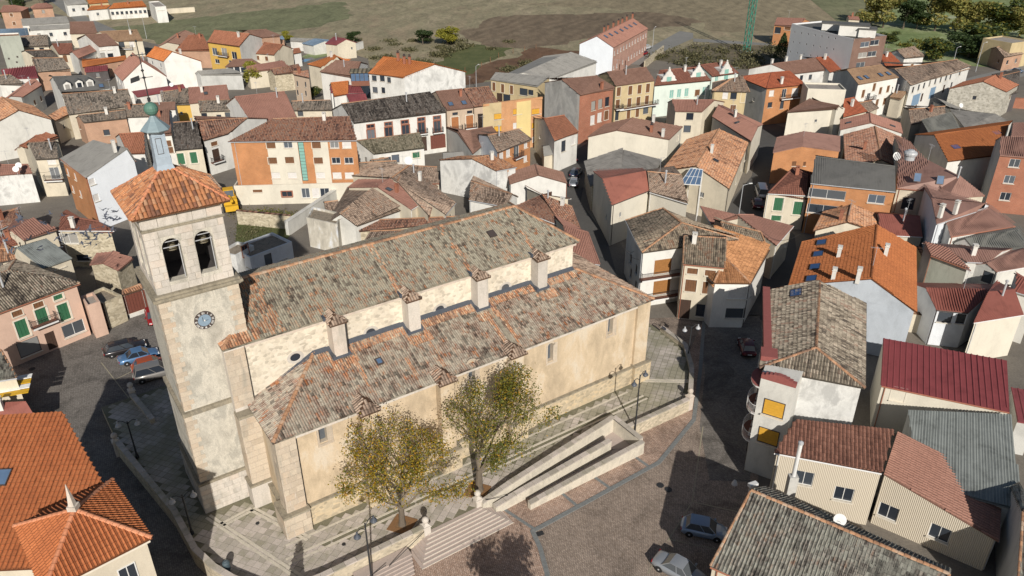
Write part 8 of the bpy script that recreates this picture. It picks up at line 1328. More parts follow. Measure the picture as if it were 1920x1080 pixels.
# glazed bay on the large white house, cream strips on the orange block, awning at the left edge
lw=HOUSES['large white house with bright orange roof and glazed corner bay']; ol=tuple(lw.location); p=(-36.25,190.01)
b=MB(); b.box((p[0],p[1],6.6),(5.2,3.6,1.9),'skyglass',rot=.1); b.box((p[0],p[1],7.7),(5.8,4.2,.25),'mossy',rot=.1); b.box((p[0],p[1],5.1),(5.3,3.7,1.2),'brick_balc',rot=.1)
for i in range(6): b.box((p[0]-2.6*math.cos(.1)+1.04*i*math.cos(.1)+1.85*math.sin(.1),p[1]-2.6*math.sin(.1)+1.04*i*math.sin(.1)-1.85*math.cos(.1),6.6),(.14,.1,1.9),'frame_dark',rot=.1)
b.build('glazed_bay',lw,ol)
# ---------------------------------------------------------------- street lamps
def lamp(x,y,z,H_,rz,label,group='twin headed street lamps round the church',arm=.85):
    t=thing('street_lamp',label,'street lamp',(x,y,z),rz,group)
    b=MB(); b.lathe((0,0,0),[(.17,0),(.17,.25),(.1,.45),(.12,.5),(.085,.6),(.06,H_)],'iron',8); b.build('pole',t)
    for s_ in(-1,1):
        zz=H_-(.0 if s_>0 else .35 if H_>5 else 0); b=MB(); pts=[(0,0,zz-.3)]+[(s_*arm*f,0,zz-.3+.45*math.sin(f*2.2)) for f in(.25,.5,.75,1.)]
        for i in range(4): b.tube(pts[i],pts[i+1],.035,.035,'iron',5)
        a=b.build('arm',t); e=pts[-1]; b=MB(); b.lathe((e[0],0,e[2]-.52),[(.1,-.02),(.27,.0),(.29,.06),(.22,.2),(.1,.3),(.07,.55)],'steel' if H_<5 else 'flashing',12); h=b.build('lamp_head',a,smooth=True)
        b=MB(); b.lathe((e[0],0,e[2]-.56),[(.02,-.1),(.15,-.08),(.2,.03),(.02,.035)],'lampglass',10); b.build('lens',h)
    return t
lx=lambda p:(p[0],p[1])
p=L2W(32.2,-6.6); lamp(p[0],p[1],-1,7.8,CA+.15,'tall twin headed lamp beside the end of the ramp')
p=(-11.13,43.29); lamp(p[0],p[1],-1,7.6,CA+.3,'tall twin headed lamp rising from the bottom edge left of the steps')
p=L2W(46.4,-.2); lamp(p[0],p[1],0,4.3,.3,'short twin lamp in the shade east of the church')
p=L2W(-10.3,17.7); lamp(p[0],p[1],0,4.4,.2,'short twin lamp with bright globe west of the tower')
p=L2W(-8.6,4.6); lamp(p[0],p[1],0,4.4,.5,'short twin lamp in the dark by the west parapet')
def simple_lamp(p,H_,rz,label):
    t=thing('street_light',label,'street light',(p[0],p[1],-1),rz); b=MB(); b.tube((0,0,0),(0,0,H_),.09,.05,'steel',6); b.build('pole',t); b=MB(); b.tube((0,0,H_),(1.1,0,H_+.25),.04,.04,'steel',5); b.box((1.2,0,H_+.25),(.55,.2,.12),'frame_white'); b.build('lamp_head',t)
simple_lamp((134.42,227.80),8,.4,'tall single street light at the meadow edge near the right road'); simple_lamp((132.47,237.13),5,.4,'pale street light at the meadow edge behind the long white row')
simple_lamp((-137.60,289.81),7,2.,'street light by the green field, left one of two'); simple_lamp((-126.93,278.45),7,2.,'street light by the green field, right one of two'); simple_lamp((-9.51,207.41),6,1.,'street light beside the ploughed field behind the ochre block'); simple_lamp((46.57,264.21),6,1.,'street light at the end of the terraced houses')
simple_lamp((36.02,114.02),8,.2,'single street light standing in the upper dark street')
# ---------------------------------------------------------------- cars
def car(p,az,kind,col,label,group=None):
    """p ground point, az heading of the nose clockwise from +Y"""
    L,Wd,Hh,hood,boot=dict(hatch=(4.0,1.74,1.46,1.05,.35),sedan=(4.5,1.78,1.43,1.2,.85),estate=(4.8,1.84,1.47,1.35,.25),suv=(4.65,1.9,1.78,1.15,.15),van=(4.9,1.95,1.95,.8,.1))[kind]
    t=thing('parked_car',label,'car',(p[0],p[1],-.985),math.radians(90-az),group); cm='car_'+col; w=Wd/2; hb=.86 if kind not in('suv','van') else 1.02
    x0,x1=-L/2,L/2; st=[(x0,.80,.5,hb-.12),(x0+.12,.93,.32,hb-.02),(x0+boot*.6+.1,.98,.25,hb+.04),(x0+L*.3,1,.2,hb+.03),(0,1,.2,hb),(x1-hood-.35,1,.2,hb),(x1-hood*.55,.985,.22,hb-.09),(x1-.3,.93,.25,hb-.2),(x1-.06,.8,.35,hb-.33),(x1,.66,.45,hb-.42)]
    cs=[]
    for x,f,zb,zt in st: cs.append([(x,-s_*w*f*a,z) for s_,a,z in((1,.0,zt+.02),(1,.62,zt+.01),(1,.9,zt-.04),(1,.99,zt-.2),(1,1,(zb+zt)/2-.02),(1,.96,zb+.06),(1,.8,zb))])
    b=MB()
    def strip(A,B):
        for i in range(len(A)-1): b.face([A[i],B[i],B[i+1],A[i+1]],cm)
    for k in range(len(cs)-1):
        strip(cs[k],cs[k+1]); m1=[(x,-y,z) for x,y,z in cs[k]]; m2=[(x,-y,z) for x,y,z in cs[k+1]]; strip(m2,m1)
    for c in(cs[0],cs[-1]): b.face(c+[(x,-y,z) for x,y,z in c[::-1]],cm)
    body=b.build('body',t,smooth=True,weld=True)
    xa,xb=x0+boot,x1-hood; fr=.62 if kind!='van' else .35; rr={'hatch':.45,'sedan':.75,'estate':.55,'suv':.3,'van':.15}[kind]
    zb=hb-.03; B_=[(xa,w*.86,zb),(xb+.1,w*.88,zb-.04)]; T_=[(xa+rr,w*.66,Hh-.03),(xb-fr,w*.68,Hh-.03)]; md=((T_[0][0]+T_[1][0])/2,w*.7,Hh)
    g=MB(); 
    for s_ in(-1,1):
        g.face([(B_[0][0],s_*B_[0][1],zb),(B_[1][0],s_*B_[1][1],zb-.04),(T_[1][0],s_*T_[1][1],T_[1][2]),(md[0],s_*md[1],md[2]-.03),(T_[0][0],s_*T_[0][1],T_[0][2])],'glass')
    g.face([(B_[1][0],-B_[1][1],zb-.04),(B_[1][0],B_[1][1],zb-.04),(T_[1][0],T_[1][1],T_[1][2]),(T_[1][0],-T_[1][1],T_[1][2])],'glass'); g.face([(B_[0][0],-B_[0][1],zb),(T_[0][0],-T_[0][1],T_[0][2]),(T_[0][0],T_[0][1],T_[0][2]),(B_[0][0],B_[0][1],zb)],'glass'); g.build('cabin_glass',t)
    r=MB(); n=6; rows=[]
    for i in range(n+1):
        f=i/n; x=T_[0][0]-.06+(T_[1][0]-T_[0][0]+.12)*f; zc=Hh-.02+.05*math.sin(math.pi*f); rows.append([(x,yy*w*.7,zc-.035*abs(yy)**3) for yy in(-1,-.7,0,.7,1)])
    for i in range(n):
        for j in range(4): r.face([rows[i][j],rows[i+1][j],rows[i+1][j+1],rows[i][j+1]],cm)
    for s_ in(-1,1):   # pillars
        for (pa,pb) in ((B_[0],T_[0]),(B_[1],T_[1]),((0.05,w*.875,zb),(md[0],w*.69,Hh-.03))):
            r.tube((pa[0],s_*(pa[1]+.005),pa[2]),(pb[0],s_*(pb[1]+.01),pb[2]),.04,.035,cm,4)
        r.tube((T_[0][0],s_*(w*.68),Hh-.03),(T_[1][0],s_*(w*.69),Hh-.03),.03,.03,cm,4)
    r.build('roof_panel',t,smooth=True)
    key=('whl',kind)
    if key not in BLK:
        q=MB(); R_=.33 if kind!='suv' else .37; q.lathe((0,0,0),[(R_*.62,-.1),(R_*.95,-.1),(R_,-.06),(R_,.06),(R_*.95,.1),(R_*.62,.1)],'rubber',16); o=q.build('tyre'); me=o.data; bpy.data.objects.remove(o); me.transform(Matrix.Rotation(math.pi/2,4,'X'))
        q=MB(); q.lathe((0,0,0),[(R_*.62,-.105),(R_*.55,-.08),(.06,-.06),(.05,-.105)],'hub',10); q.lathe((0,0,0),[(R_*.62,.08),(.05,.105)],'hub',10)
        o=q.build('rim'); m2=o.data; bpy.data.objects.remove(o); m2.transform(Matrix.Rotation(math.pi/2,4,'X')); BLK[key]=(me,m2)
    for sx in(x0+.8,x1-.85):
        for s_ in(-1,1): wo_=obj_of(BLK[key][0],'wheel',t,(sx,s_*(w-.09),.33 if kind!='suv' else .37)); obj_of(BLK[key][1],'rim',wo_)
    for s_ in(-1,1):
        q=MB(); q.box((x0+.06,s_*w*.74,hb-.16),(.1,.26,.17),'car_red'); q.build('tail_light',t); q=MB(); q.box((x1-.16,s_*w*.62,hb-.33),(.18,.32,.13),'frame_white'); q.build('headlight',t)
        q=MB(); q.box((xb-.1,s_*(w+.08),hb+.08),(.14,.2,.14),cm); q.build('mirror',t)
    q=MB(); q.box((x0-.005,0,.62 if kind!='suv' else .8),(.03,.5,.11),'paper'); q.build('number_plate',t)
    return t
RC_='cars parked in the square west of the tower'
car((16.76,49.67),106,'hatch','iceblue','silver blue hatchback parked in the shade near the bottom right house','cars in the bays below the ramp')
car((13.76,45.17),128,'sedan','silver','silver sedan half in the sun at the bottom edge','cars in the bays below the ramp')
car((-46.62,78.90),58,'estate','black','black estate car, first in the row west of the tower',RC_)
car((-44.21,77.15),58,'sedan','blue','light blue sedan parked between the black and the orange car',RC_)
car((-42.10,75.24),58,'hatch','orange','orange hatchback parked between the blue sedan and the grey off-roader',RC_)
car((-40.82,73.62),60,'suv','grey','grey off-roader, nearest the tower in the row',RC_)
car((-46.25,86.36),150,'hatch','red','small red car half hidden behind the tower')
car((28.33,79.13),5,'hatch','maroon','dark red car in the shade at the mansion wall')
car((11.16,147.95),60,'hatch','red','bright red car at the corner of the east street','cars in the east street')
car((12.21,140.56),20,'hatch','darkblue','dark blue car behind the silver one in the east street','cars in the east street')
car((11.44,135.40),8,'hatch','silver','silver car nearest the bend in the east street','cars in the east street')
car((44.62,130.30),10,'van','white','white van in the upper dark street'); car((42.39,125.02),10,'hatch','maroon','dark red car behind the white van in the upper street')
for q,cl,l in (((34.24,240.37),'red','nearest red car'),((36.58,245.73),'white','white car beside the red one'),((38.45,249.69),'darkblue','dark car third from the near end'),((41.72,251.31),'red','red car across the road'),((44.15,260.55),'white','farthest white car')): car(q,35,'hatch',cl,l+' in front of the terraced houses','cars at the terraced houses')
car((145.20,226.15),70,'sedan','iceblue','pale blue car on the far right road'); car((141.02,222.83),70,'hatch','silver','small silver car behind the pale blue one on the far right road')
# ---------------------------------------------------------------- trees
def leaf_quads(pts,size,rs,spread,flat_=.6):
    n=len(pts); c=pts+rs.normal(0,1,(n,3))*spread; a=rs.normal(0,1,(n,3)); a/=np.linalg.norm(a,axis=1)[:,None]; d=rs.normal(0,1,(n,3)); d[:,2]*=flat_; bvec=np.cross(a,d); bvec/=np.linalg.norm(bvec,axis=1)[:,None]+1e-9
    s=size*rs.uniform(.6,1.3,n)[:,None]; a=a*s; bvec=bvec*s*.55
    return np.stack([c-a,c-bvec*.9,c+a,c+bvec*.9],1)
def make_tree(H_,R_,mats,nleaf,leaf,seed,trunk=.28,clear=.28,levels=4,loose=.28,shape=1.0,lean=0.):
    rs=np.random.RandomState(seed); rr=random.Random(seed); root=bpy.data.objects.new('tree',None); COL.objects.link(root)
    tb=MB(); tb.tube((0,0,-.2),(0,0,H_*.04),trunk*1.5,trunk*1.05,'trunk',9,False); tb.tube((0,0,H_*.04),(.05,.03,H_*clear),trunk*1.05,trunk*.8,'trunk',9,False); lb=MB(); tips=[]
    def grow(p,d,l,r,lev):
        q=p; n=2
        for i in range(n):
            d=(d+Vector((rr.uniform(-.22,.22),rr.uniform(-.22,.22),rr.uniform(-.02,.16)))).normalized(); e=q+d*l/n
            lb.tube(q,e,r*(1-.25*i),r*(1-.25*(i+1)),'limb',5 if lev<2 else 4,False); q=e
            if lev>=2: tips.append(q.copy())
        if lev>=levels: tips.append(q.copy()); tips.append(q.copy()); return
        k=rr.choice([2,3,3]) if lev else 5
        for i in range(k):
            a=rr.uniform(0,6.28); s_=rr.uniform(.35,.85)/shape; nd=(d+Vector((math.cos(a)*s_,math.sin(a)*s_,rr.uniform(-.15,.25)))).normalized(); grow(q,nd,l*rr.uniform(.62,.82),r*.58,lev+1)
    base=Vector((.05,.03,H_*clear)); 
    for i in range(5):
        a=i*1.256+rr.uniform(-.3,.3); grow(base-Vector((0,0,rr.uniform(0,H_*.05))),Vector((math.cos(a)*.62/shape,math.sin(a)*.62/shape,1)).normalized(),H_*.27,trunk*.5,1)
    grow(base,Vector((0,0,1)),H_*.28,trunk*.6,1)
    T=np.array([list(t) for t in tips]); mx=T[:,2].max(); sx=R_/max(np.percentile(np.hypot(T[:,0],T[:,1]),92),.1); zs=(H_-H_*clear)/(mx-H_*clear)
    keep=rs.uniform(0,1,len(T))<.6; T=T[keep]; T2=T.copy(); T2[:,0]*=sx; T2[:,1]*=sx; T2[:,2]=(T2[:,2]-H_*clear)*zs+H_*clear
    lb.v=[((x*sx,y*sx,(z-H_*clear)*zs+H_*clear) if z>H_*clear*1.02 else (x,y,z)) for x,y,z in lb.v]
    T2[:,0]+=lean*np.clip(T2[:,2]/H_-clear,0,1); lb.v=[(x+lean*max(0,z/H_-clear),y,z) for x,y,z in lb.v]
    t=tb.build('trunk',root,smooth=True); lb.build('limb',root)
    # weight: more leaves low/outside, thin top
    per=nleaf//len(mats); cb=MB()
    for i,m in enumerate(mats):
        w=np.exp(-((T2[:,2]/H_-.4)/.24)**2)+(.06 if i==0 else .35)
        idx=rs.choice(len(T2),per,p=w/w.sum()); V=leaf_quads(T2[idx],leaf,rs,R_*loose*.5); u=rs.uniform(0,60,(per,1,2)).repeat(4,1); cb.quads(V,u,m)
    cb.build('crown',root); return root
def place_tree(root,loc,label,cat='tree',name=None,group=None,rz=0):
    root.location=loc; root.rotation_euler=(0,0,rz); root['label']=label; root['category']=cat
    if name: root.name=name
    if group: root['group']=group
    return root
T1=place_tree(make_tree(10.6,4.9,['leaf_yellow','leaf_yellow','leaf_green'],10500,.105,12,.27,.2,4,.16),(*L2W(6.7,-4.7),0),'yellow leaved tree on the terrace, left of the steps',name='deciduous_tree')
T2=place_tree(make_tree(11.2,4.9,['leaf_green','leaf_green','leaf_green','leaf_yellow'],11500,.105,23,.33,.22,4,.16,1.,2.2),(*L2W(14.5,-4.9),0),'green leaved tree on the terrace between steps and ramp',name='deciduous_tree')
for x,y,l in ((6.7,-4.7,'rusty square tree grate under the yellow tree'),(14.3,-4.9,'rusty square tree grate under the green tree')):
    t=thing('tree_grate',l,'tree grate',(*L2W(x,y),0),CA+.61); b=MB()
    for dx,dy,w_,h_ in((-.75,0,.5,2.0),(.75,0,.5,2.0),(0,-.75,1.0,.5),(0,.75,1.0,.5)): b.box((dx,dy,.03),(w_,h_,.04),'corten')
    b.build('grate_plate',t); b=MB(); b.box((0,0,.012),(1.0,1.0,.02),'soil'); b.build('soil_bed',t)
q=(-0.09,46.69); place_tree(make_tree(8.6,2.3,['leaf_green','leaf_yellow'],6000,.16,31,.16,.25,3,.3,1.4),(q[0]+1.6,q[1]-13.5,-1),'street tree just below the frame whose shadow falls by the steps',name='deciduous_tree')
b=None
# conifer just outside the frame (its shadow falls on the terrace)
q=L2W(-4.2,-7.6)
def conifer(loc,H_,R_,label,n=3500,seed=1,mat='leaf_dark'):
    rs=np.random.RandomState(seed); root=bpy.data.objects.new('conifer',None); COL.objects.link(root); tb=MB(); tb.tube((0,0,0),(0,0,H_*.9),.12,.03,'trunk',6); tb.build('trunk',root)
    h=rs.uniform(.08,1,n)**.8; r=R_*(1-h)**.8*np.sqrt(rs.uniform(.2,1,n))+.05; a=rs.uniform(0,6.28,n); P=np.stack([r*np.cos(a),r*np.sin(a),h*H_],1); cb=MB(); cb.quads(leaf_quads(P,.22,rs,.06,.4),rs.uniform(0,60,(n,1,2)).repeat(4,1),mat); cb.build('crown',root)
    return place_tree(root,loc,label,'tree')
conifer((q[0]+.3,q[1]-1.2,-1),5.2,1.0,'small conifer just below the frame beside the terrace wall',1500,3)
conifer((*(81.85,241.12),-1),8.5,3.0,'dark spruce beside the grey panel apartment block',3000,4)
# far trees: a few source trees, copied
def blob_tree(H_,R_,mats,n,leaf,seed,clear=.15):
    rs=np.random.RandomState(seed); root=bpy.data.objects.new('tree',None); COL.objects.link(root); tb=MB(); tb.tube((0,0,-.2),(0,0,H_*.6),.05*H_*.5,.03,'trunk',6,False)
    k=rs.randint(9,14); C=rs.normal(0,1,(k,3)); C/=np.linalg.norm(C,axis=1)[:,None]; C*=rs.uniform(.3,.75,(k,1)); C[:,2]=rs.uniform(-.85,.95,k)
    for c in C: tb.tube((0,0,H_*.3),(c[0]*R_,c[1]*R_,H_*(clear+(1-clear)*(.5+.45*c[2]))),.05,.02,'limb',4,False)
    tb.build('trunk',root); cb=MB(); per=n//len(mats)
    for m in mats:
        ci=rs.randint(0,k,per); d=rs.normal(0,1,(per,3)); d/=np.linalg.norm(d,axis=1)[:,None]; P=C[ci]+d*rs.uniform(.2,.42,(per,1))
        P[:,0]*=R_; P[:,1]*=R_; P[:,2]=H_*(clear+(1-clear)*np.clip(.5+.45*P[:,2],0,1)); cb.quads(leaf_quads(P,leaf,rs,.1),rs.uniform(0,60,(per,1,2)).repeat(4,1),m)
    cb.build('crown',root); return root
SRC={}
def ft(p,H_,R_,kind,label,cat='tree',group=None):
    if kind not in SRC:
        mats={'pop':['leaf_poplar'],'dark':['leaf_dark'],'yel':['leaf_bright'],'scr':['leaf_scrub'],'grn':['leaf_green','leaf_dark']}[kind]; SRC[kind]=blob_tree(10,5,mats,2600,.42,len(SRC)+60); r=SRC[kind]
    else: r=copy_tree(SRC[kind],(0,0,0),0,'x y z')
    r.location=(p[0],p[1],-1); r.rotation_euler=(0,0,H_*7.3+R_); r.scale=(R_/5,R_/5,H_/10); r['label']=label; r['category']=cat; r.name='shrub' if cat=='shrub' else 'tree'
    if group: r['group']=group
FT=[((133.87,302.30),12,8,'pop','tall loose poplar, first of the row beyond the meadow'),((137.91,300.04),13,8,'pop','poplar with brownish crown second in the row beyond the meadow'),((144.46,297.81),10,7,'dark','very dark round tree between the poplars'),((148.88,296.70),6,5,'dark','small dark tree right of the very dark round one'),
((153.99,293.44),13,8,'pop','green gold poplar right of the dark trees'),((160.30,291.29),14,9,'pop','broad poplar standing near the frame top, right of centre of the row'),((165.95,289.18),11,7,'pop','thin poplar before the broad one ends'),((171.92,285.04),12,8,'grn','dense green tree near the right end of the row'),((177.55,281.00),10,7,'pop','last poplar of the row at the right edge'),
((149.94,253.77),9,9,'grn','dark bushy tree left of the ochre block on the meadow'),((142.33,247.30),7,8,'dark','dark thicket at the meadow edge by the road'),((130.84,244.17),6,6,'grn','green bush behind the end of the long white row'),((126.49,269.50),4,4,'grn','small shrub right of the panel block'),
((-29.86,267.66),4.5,4,'dark','small dark tree in the open field'),((-21.88,268.58),6,5,'yel','round bright yellow green tree in the open field'),((-69.71,209.78),6.5,4,'yel','yellow green tree among the houses behind the yellow house'),((-94.60,212.76),3.2,4,'dark','dark ivy mass beside the big white gable'),((-89.06,211.56),2.5,3,'grn','low bush right of the ivy mass'),
((-167.32,288.14),4,3,'grn','round bush before the second long warehouse, left one'),((-162.43,291.29),4,3,'grn','round bush before the second long warehouse, right one'),((-199.44,333.44),9,5,'dark','dark tree between the two salmon villas'),((-197.60,316.54),4,3,'grn','bush in front of the first salmon villa'),((-84.26,168.45),3,4,'grn','green bush under the spire houses'),
((-50.42,197.49),3,2.5,'grn','dark bush beside the narrow pink stone house'),((-76.47,269.50),4,3,'yel','yellow green bush next to the glasshouse'),((-52.93,267.66),4,3,'dark','dark round tree behind the white garden wall'),((24.73,241.12),3.5,4,'grn','bush below the white gable of the terraced houses'),((27.68,236.66),3,4,'grn','second bush below the white gable, right of the first'),
((35.69,167.65),3,2,'grn','small shrub behind the blank cream building'),((-128.79,202.36),2.5,3,'grn','weeds on the plot left of the slate roof'),((-130.33,211.56),2,3,'scr','dry weeds beside the pinkish roof at left'),((-29.44,151.23),2,2,'yel','pale shrub beside the low white house'),((-217.91,355.12),9,5,'grn','green tree behind the first salmon villa'),((-206.82,358.21),7,4,'dark','dark tree behind the second salmon villa')]
for p,H_,R_,k,l in FT: ft(p,H_,R_,k,l,'tree' if H_>4.2 else 'shrub')
# dry scrub masses that nobody could count
def scrub(name,poly,n,mat,leaf=.35,h=1.2,seed=1):
    rs=np.random.RandomState(seed); xs=[p[0] for p in poly]; ys=[p[1] for p in poly]; P=[]
    cl=[(rs.uniform(min(xs),max(xs)),rs.uniform(min(ys),max(ys))) for _ in range(max(6,n//60))]; cl=[c for c in cl if inpoly(c[0],c[1],poly)]
    if not cl: return
    for i in range(n): c=cl[rs.randint(len(cl))]; P.append((c[0]+rs.normal()*1.1,c[1]+rs.normal()*1.1,-1+abs(rs.normal())*h*.5))
    b=MB(); b.quads(leaf_quads(np.array(P),leaf,rs,.15),rs.uniform(0,60,(n,1,2)).repeat(4,1),mat); o=b.build(name); o['kind']='stuff'
scrub('scrub_growth',[(41.97,244.17),(60.05,264.06),(88.99,260.55),(82.30,233.78),(57.62,229.56)],4200,'leaf_scrub',.4,1.6,3)
scrub('meadow_growth',[(134.57,281.00),(161.14,271.36),(144.00,245.73),(125.08,244.17)],2600,'leaf_green',.4,1.,4)
scrub('border_growth',[(-17.88,208.61),(22.41,257.12),(22.68,260.55),(-18.10,211.56)],1500,'leaf_scrub',.35,.9,8)
scrub('field_growth',[(-72.42,271.36),(-11.59,291.29),(7.13,266.76),(-41.26,234.49)],2600,'leaf_scrub',.4,.5,9)
scrub('hedge_growth',[(-33.84,232.36),(-17.66,264.06),(-13.83,257.97),(-27.80,227.50)],2200,'leaf_scrub',.4,1.4,5)
scrub('garden_growth',[(-46.70,122.86),(-36.53,121.45),(-36.85,119.17),(-45.84,120.07)],1200,'leaf_green',.16,.6,6)
scrub('wall_growth',[(-43.77,115.66),(-37.91,114.81),(-38.60,111.10),(-43.63,111.10)],700,'leaf_scrub',.14,.4,7)
# ---------------------------------------------------------------- fence, garden walls, crane, canopy
fn=thing('wire_fence','old post and wire fence round the ploughed field','fence',(0,0,0)); FP=[(-17.17,218.96),(-13.56,226.82),(-9.02,233.78),(-4.16,247.30),(0.34,253.77),(7.85,260.55),(15.70,260.55)]
b=MB(); b.box((0,0,.75),(.14,.14,1.6),'wood_brown'); o=b.build('post'); pm=o.data; bpy.data.objects.remove(o); wb=MB()
for i in range(len(FP)-1):
    a,c=FP[i],FP[i+1]; n=max(1,int(math.dist(a,c)/5))
    for k in range(n): obj_of(pm,'post',fn,(a[0]+(c[0]-a[0])*k/n,a[1]+(c[1]-a[1])*k/n,-1))
    for zz in(-.3,.2): wb.tube((a[0],a[1],zz),(c[0],c[1],zz),.02,.02,'wire',3)
wb.build('wire',fn)
def gwall(a,c,h,mat,label,th=.35,cap='oldr',z0=-1.05):
    L=math.dist(a,c); t=thing('garden_wall',label,'wall',((a[0]+c[0])/2,(a[1]+c[1])/2,-1),math.atan2(c[1]-a[1],c[0]-a[0])); b=MB(); b.box((0,0,h/2-.03),(L,th,h+.06),mat); b.build('wall_body',t)
    b=MB(); b.box((0,0,h+.05),(L,th+.16,.1),cap); o=b.build('wall_cap',t)
gwall((-35.71,112.93),(-28.51,133.76),2.3,'greywhite','long grey garden wall running diagonally below the orange brick block',.6,'greywhite')
gwall((-44.92,117.39),(-35.60,115.23),2.4,'stone','low rubble garden wall behind the tower roof')
gwall((-161.32,322.85),(-131.39,337.58),1.8,'cream','long boundary wall in front of the white farmhouse',.4,'cream')
gwall((-53.89,250.49),(-48.98,262.29),2.,'white','white garden wall at the edge of the field',.4,'white')
gwall((39.04,232.36),(48.51,255.43),2.,'stone','stone wall along the road to the terraced houses',.4,'stone')
gwall((58.84,101.74),(54.90,84.76),3.2,'ochre','tan courtyard wall with tiled top beside the orange roofed house',.45,'oldo')
gwall((46.75,84.76),(54.44,82.19),2.6,'cream','cream yard wall with orange tile coping above the red metal roof',.5,'oldo')
gwall((88.16,184.99),(96.96,187.38),2.4,'cream','cream garden wall with orange coping beside the small tan roofed house',.4,'terrad')
gwall((119.78,189.82),(127.55,187.38),2.4,'brickred','red brick yard wall at the right edge by the stone gable house',.4,'brickred')
gwall((106.93,230.95),(121.78,244.17),1.2,'white','white post wall along the meadow road',.3,'white')
cr=thing('tower_crane','green lattice mast of a tower crane beyond the scrubland','crane',(*(74.80,253.77),-1),.3)
b=MB(); s_=.8
for sx in(-s_,s_):
    for sy in(-s_,s_): b.box((sx,sy,17),(.17,.17,34),'crane_green')
b.build('mast_leg',cr); b=MB()
for i in range(17):
    z=i*2.
    for (a,c) in(((-s_,-s_),(s_,-s_)),((s_,-s_),(s_,s_)),((s_,s_),(-s_,s_)),((-s_,s_),(-s_,-s_))): b.tube((*a,z),(*c,z+2),.06,.06,'crane_green',4,False); b.tube((*a,z),(*c,z),.05,.05,'crane_green',4,False)
b.build('lattice_brace',cr); b=MB(); b.box((0,0,.3),(3,3,.8),'concrete'); b.build('base_block',cr)
g=(30.29,135.96)
ca=thing('glass_canopy','white framed sloping glass canopy over a roof terrace','canopy',(0,0,0)); cp=[(26.94,117.83),(30.18,117.35),(31.18,120.74),(29.33,121.51)]; zz=[5.8,5.8,7.2,7.2]
V4=[Vector((p[0],p[1],z)) for p,z in zip(cp,zz)]
for i in range(4):
    f0,f1=i/4+.012,(i+1)/4-.012; b=MB(); A,B_,C,D=[V4[0].lerp(V4[1],f0),V4[0].lerp(V4[1],f1),V4[3].lerp(V4[2],f1),V4[3].lerp(V4[2],f0)]; b.slab([A,B_,C,D],.04,'skyglass'); b.build('glass_panel',ca)
b=MB()
for i in range(5): b.tube(V4[0].lerp(V4[1],i/4),V4[3].lerp(V4[2],i/4),.06,.06,'frame_white',4)
for a_,c_ in((0,1),(3,2)): b.tube(V4[a_],V4[c_],.08,.08,'frame_white',4)
b.tube(V4[0].lerp(V4[3],.5),V4[1].lerp(V4[2],.5),.05,.05,'frame_white',4)
for v in V4: b.tube((v.x,v.y,-1),v,.06,.06,'frame_white',4)
b.build('frame',ca)
# satellite dishes and bins
def dish(loc,r,label,az=0):
    t=thing('satellite_dish',label,'satellite dish',loc,az); b=MB(); b.lathe((0,0,0),[(.02,0),(r*.5,.05*r),(r*.85,.16*r),(r,.26*r)],'frame_white',16); o=b.build('reflector',t,smooth=True); o.location=(0,-.1,1.0); o.rotation_euler=(math.radians(62),0,0)
    b=MB(); b.tube((0,0,-.2),(0,0,1.0),.035,.035,'steel',5); b.tube((0,-.1,.8),(0,-.65,1.2),.02,.02,'steel',4); b.build('mount',t)
dish((*(25.14,44.07),5.3),.48,'white satellite dish on the orange ridge of the dark tile roof',-.3)
dish((*(-83.63,124.72),4.9),.5,'white satellite dish on the pink roof at the left edge, lower one',.3); dish((*(-83.82,126.01),5.1),.5,'white satellite dish on the pink roof at the left edge, upper one',.3)
dish((*(-18.35,131.71),4.),.7,'white dish above the old roofs behind the church',.2); dish((*(62.86,122.11),8.),.7,'round dish on the dark grey tile roof',.2)
dish((*(97.34,167.06),4.4),.5,'white dish in front of the stone gable house',.2); dish((*(-82.53,188.97),3.6),.5,'white dish on the maroon roof behind the spire',.2)
for x,y,l in ((-2.0,5.2,'blue grey litter bin standing beside the pier of the tower'),(-7.3,-1.1,'blue grey litter bin on the parapet at the bottom edge')):
    t=thing('litter_bin',l,'litter bin',(*L2W(x,y),0),CA,'litter bins on the terrace'); b=MB(); b.lathe((0,0,.05),[(.24,0),(.27,.1),(.3,.75),(.31,.8),(.24,.95),(.1,1.02)],'bin_blue',14); b.build('bin_body',t,smooth=True); b=MB(); b.lathe((0,0,1.0),[(.13,.0),(.13,.06),(.02,.061)],'steel',10); b.build('ashtray',t)
pb=HOUSES['tall grey panel apartment block with brown front and white penthouse']; op=tuple(pb.location)
for p,d in (((87.40,206.16),(7,4.5,2.6)),((90.06,204.13),(4,4,2.0)),((84.62,213.39),(5,3,1.8))): b=MB(); b.box((p[0],p[1],13.2+d[2]/2),d,'white',rot=-.35); b.box((p[0],p[1],13.25+d[2]),(d[0]+.5,d[1]+.5,.2),'slate',rot=-.35); b.build('penthouse',pb,op)
p=(-48.19,123.81); t=thing('yellow_machine','yellow loader half hidden behind the right edge of the tower roof','loader',(p[0],p[1],-1),.4)
b=MB(); b.box((0,0,1.6),(2.2,3.2,1.3),'amber'); b.box((0,.4,2.9),(1.7,1.6,1.4),'amber'); b.box((0,-2.0,2.6),(.5,2.6,.4),'amber',rot=.1); b.build('body',t)
b=MB(); b.box((0,-3.2,1.4),(2.1,.8,.9),'amber'); b.build('bucket',t); b=MB(); b.box((0,-.42,2.95),(1.5,.05,1.1),'glass'); b.build('cab_window',t)
for sx in(-1,1):
    for sy in(-1.1,1.1): b=MB(); b.tube((sx*1.0,sy,.7),(sx*1.35,sy,.7),.7,.7,'rubber',14); b.build('wheel',t)
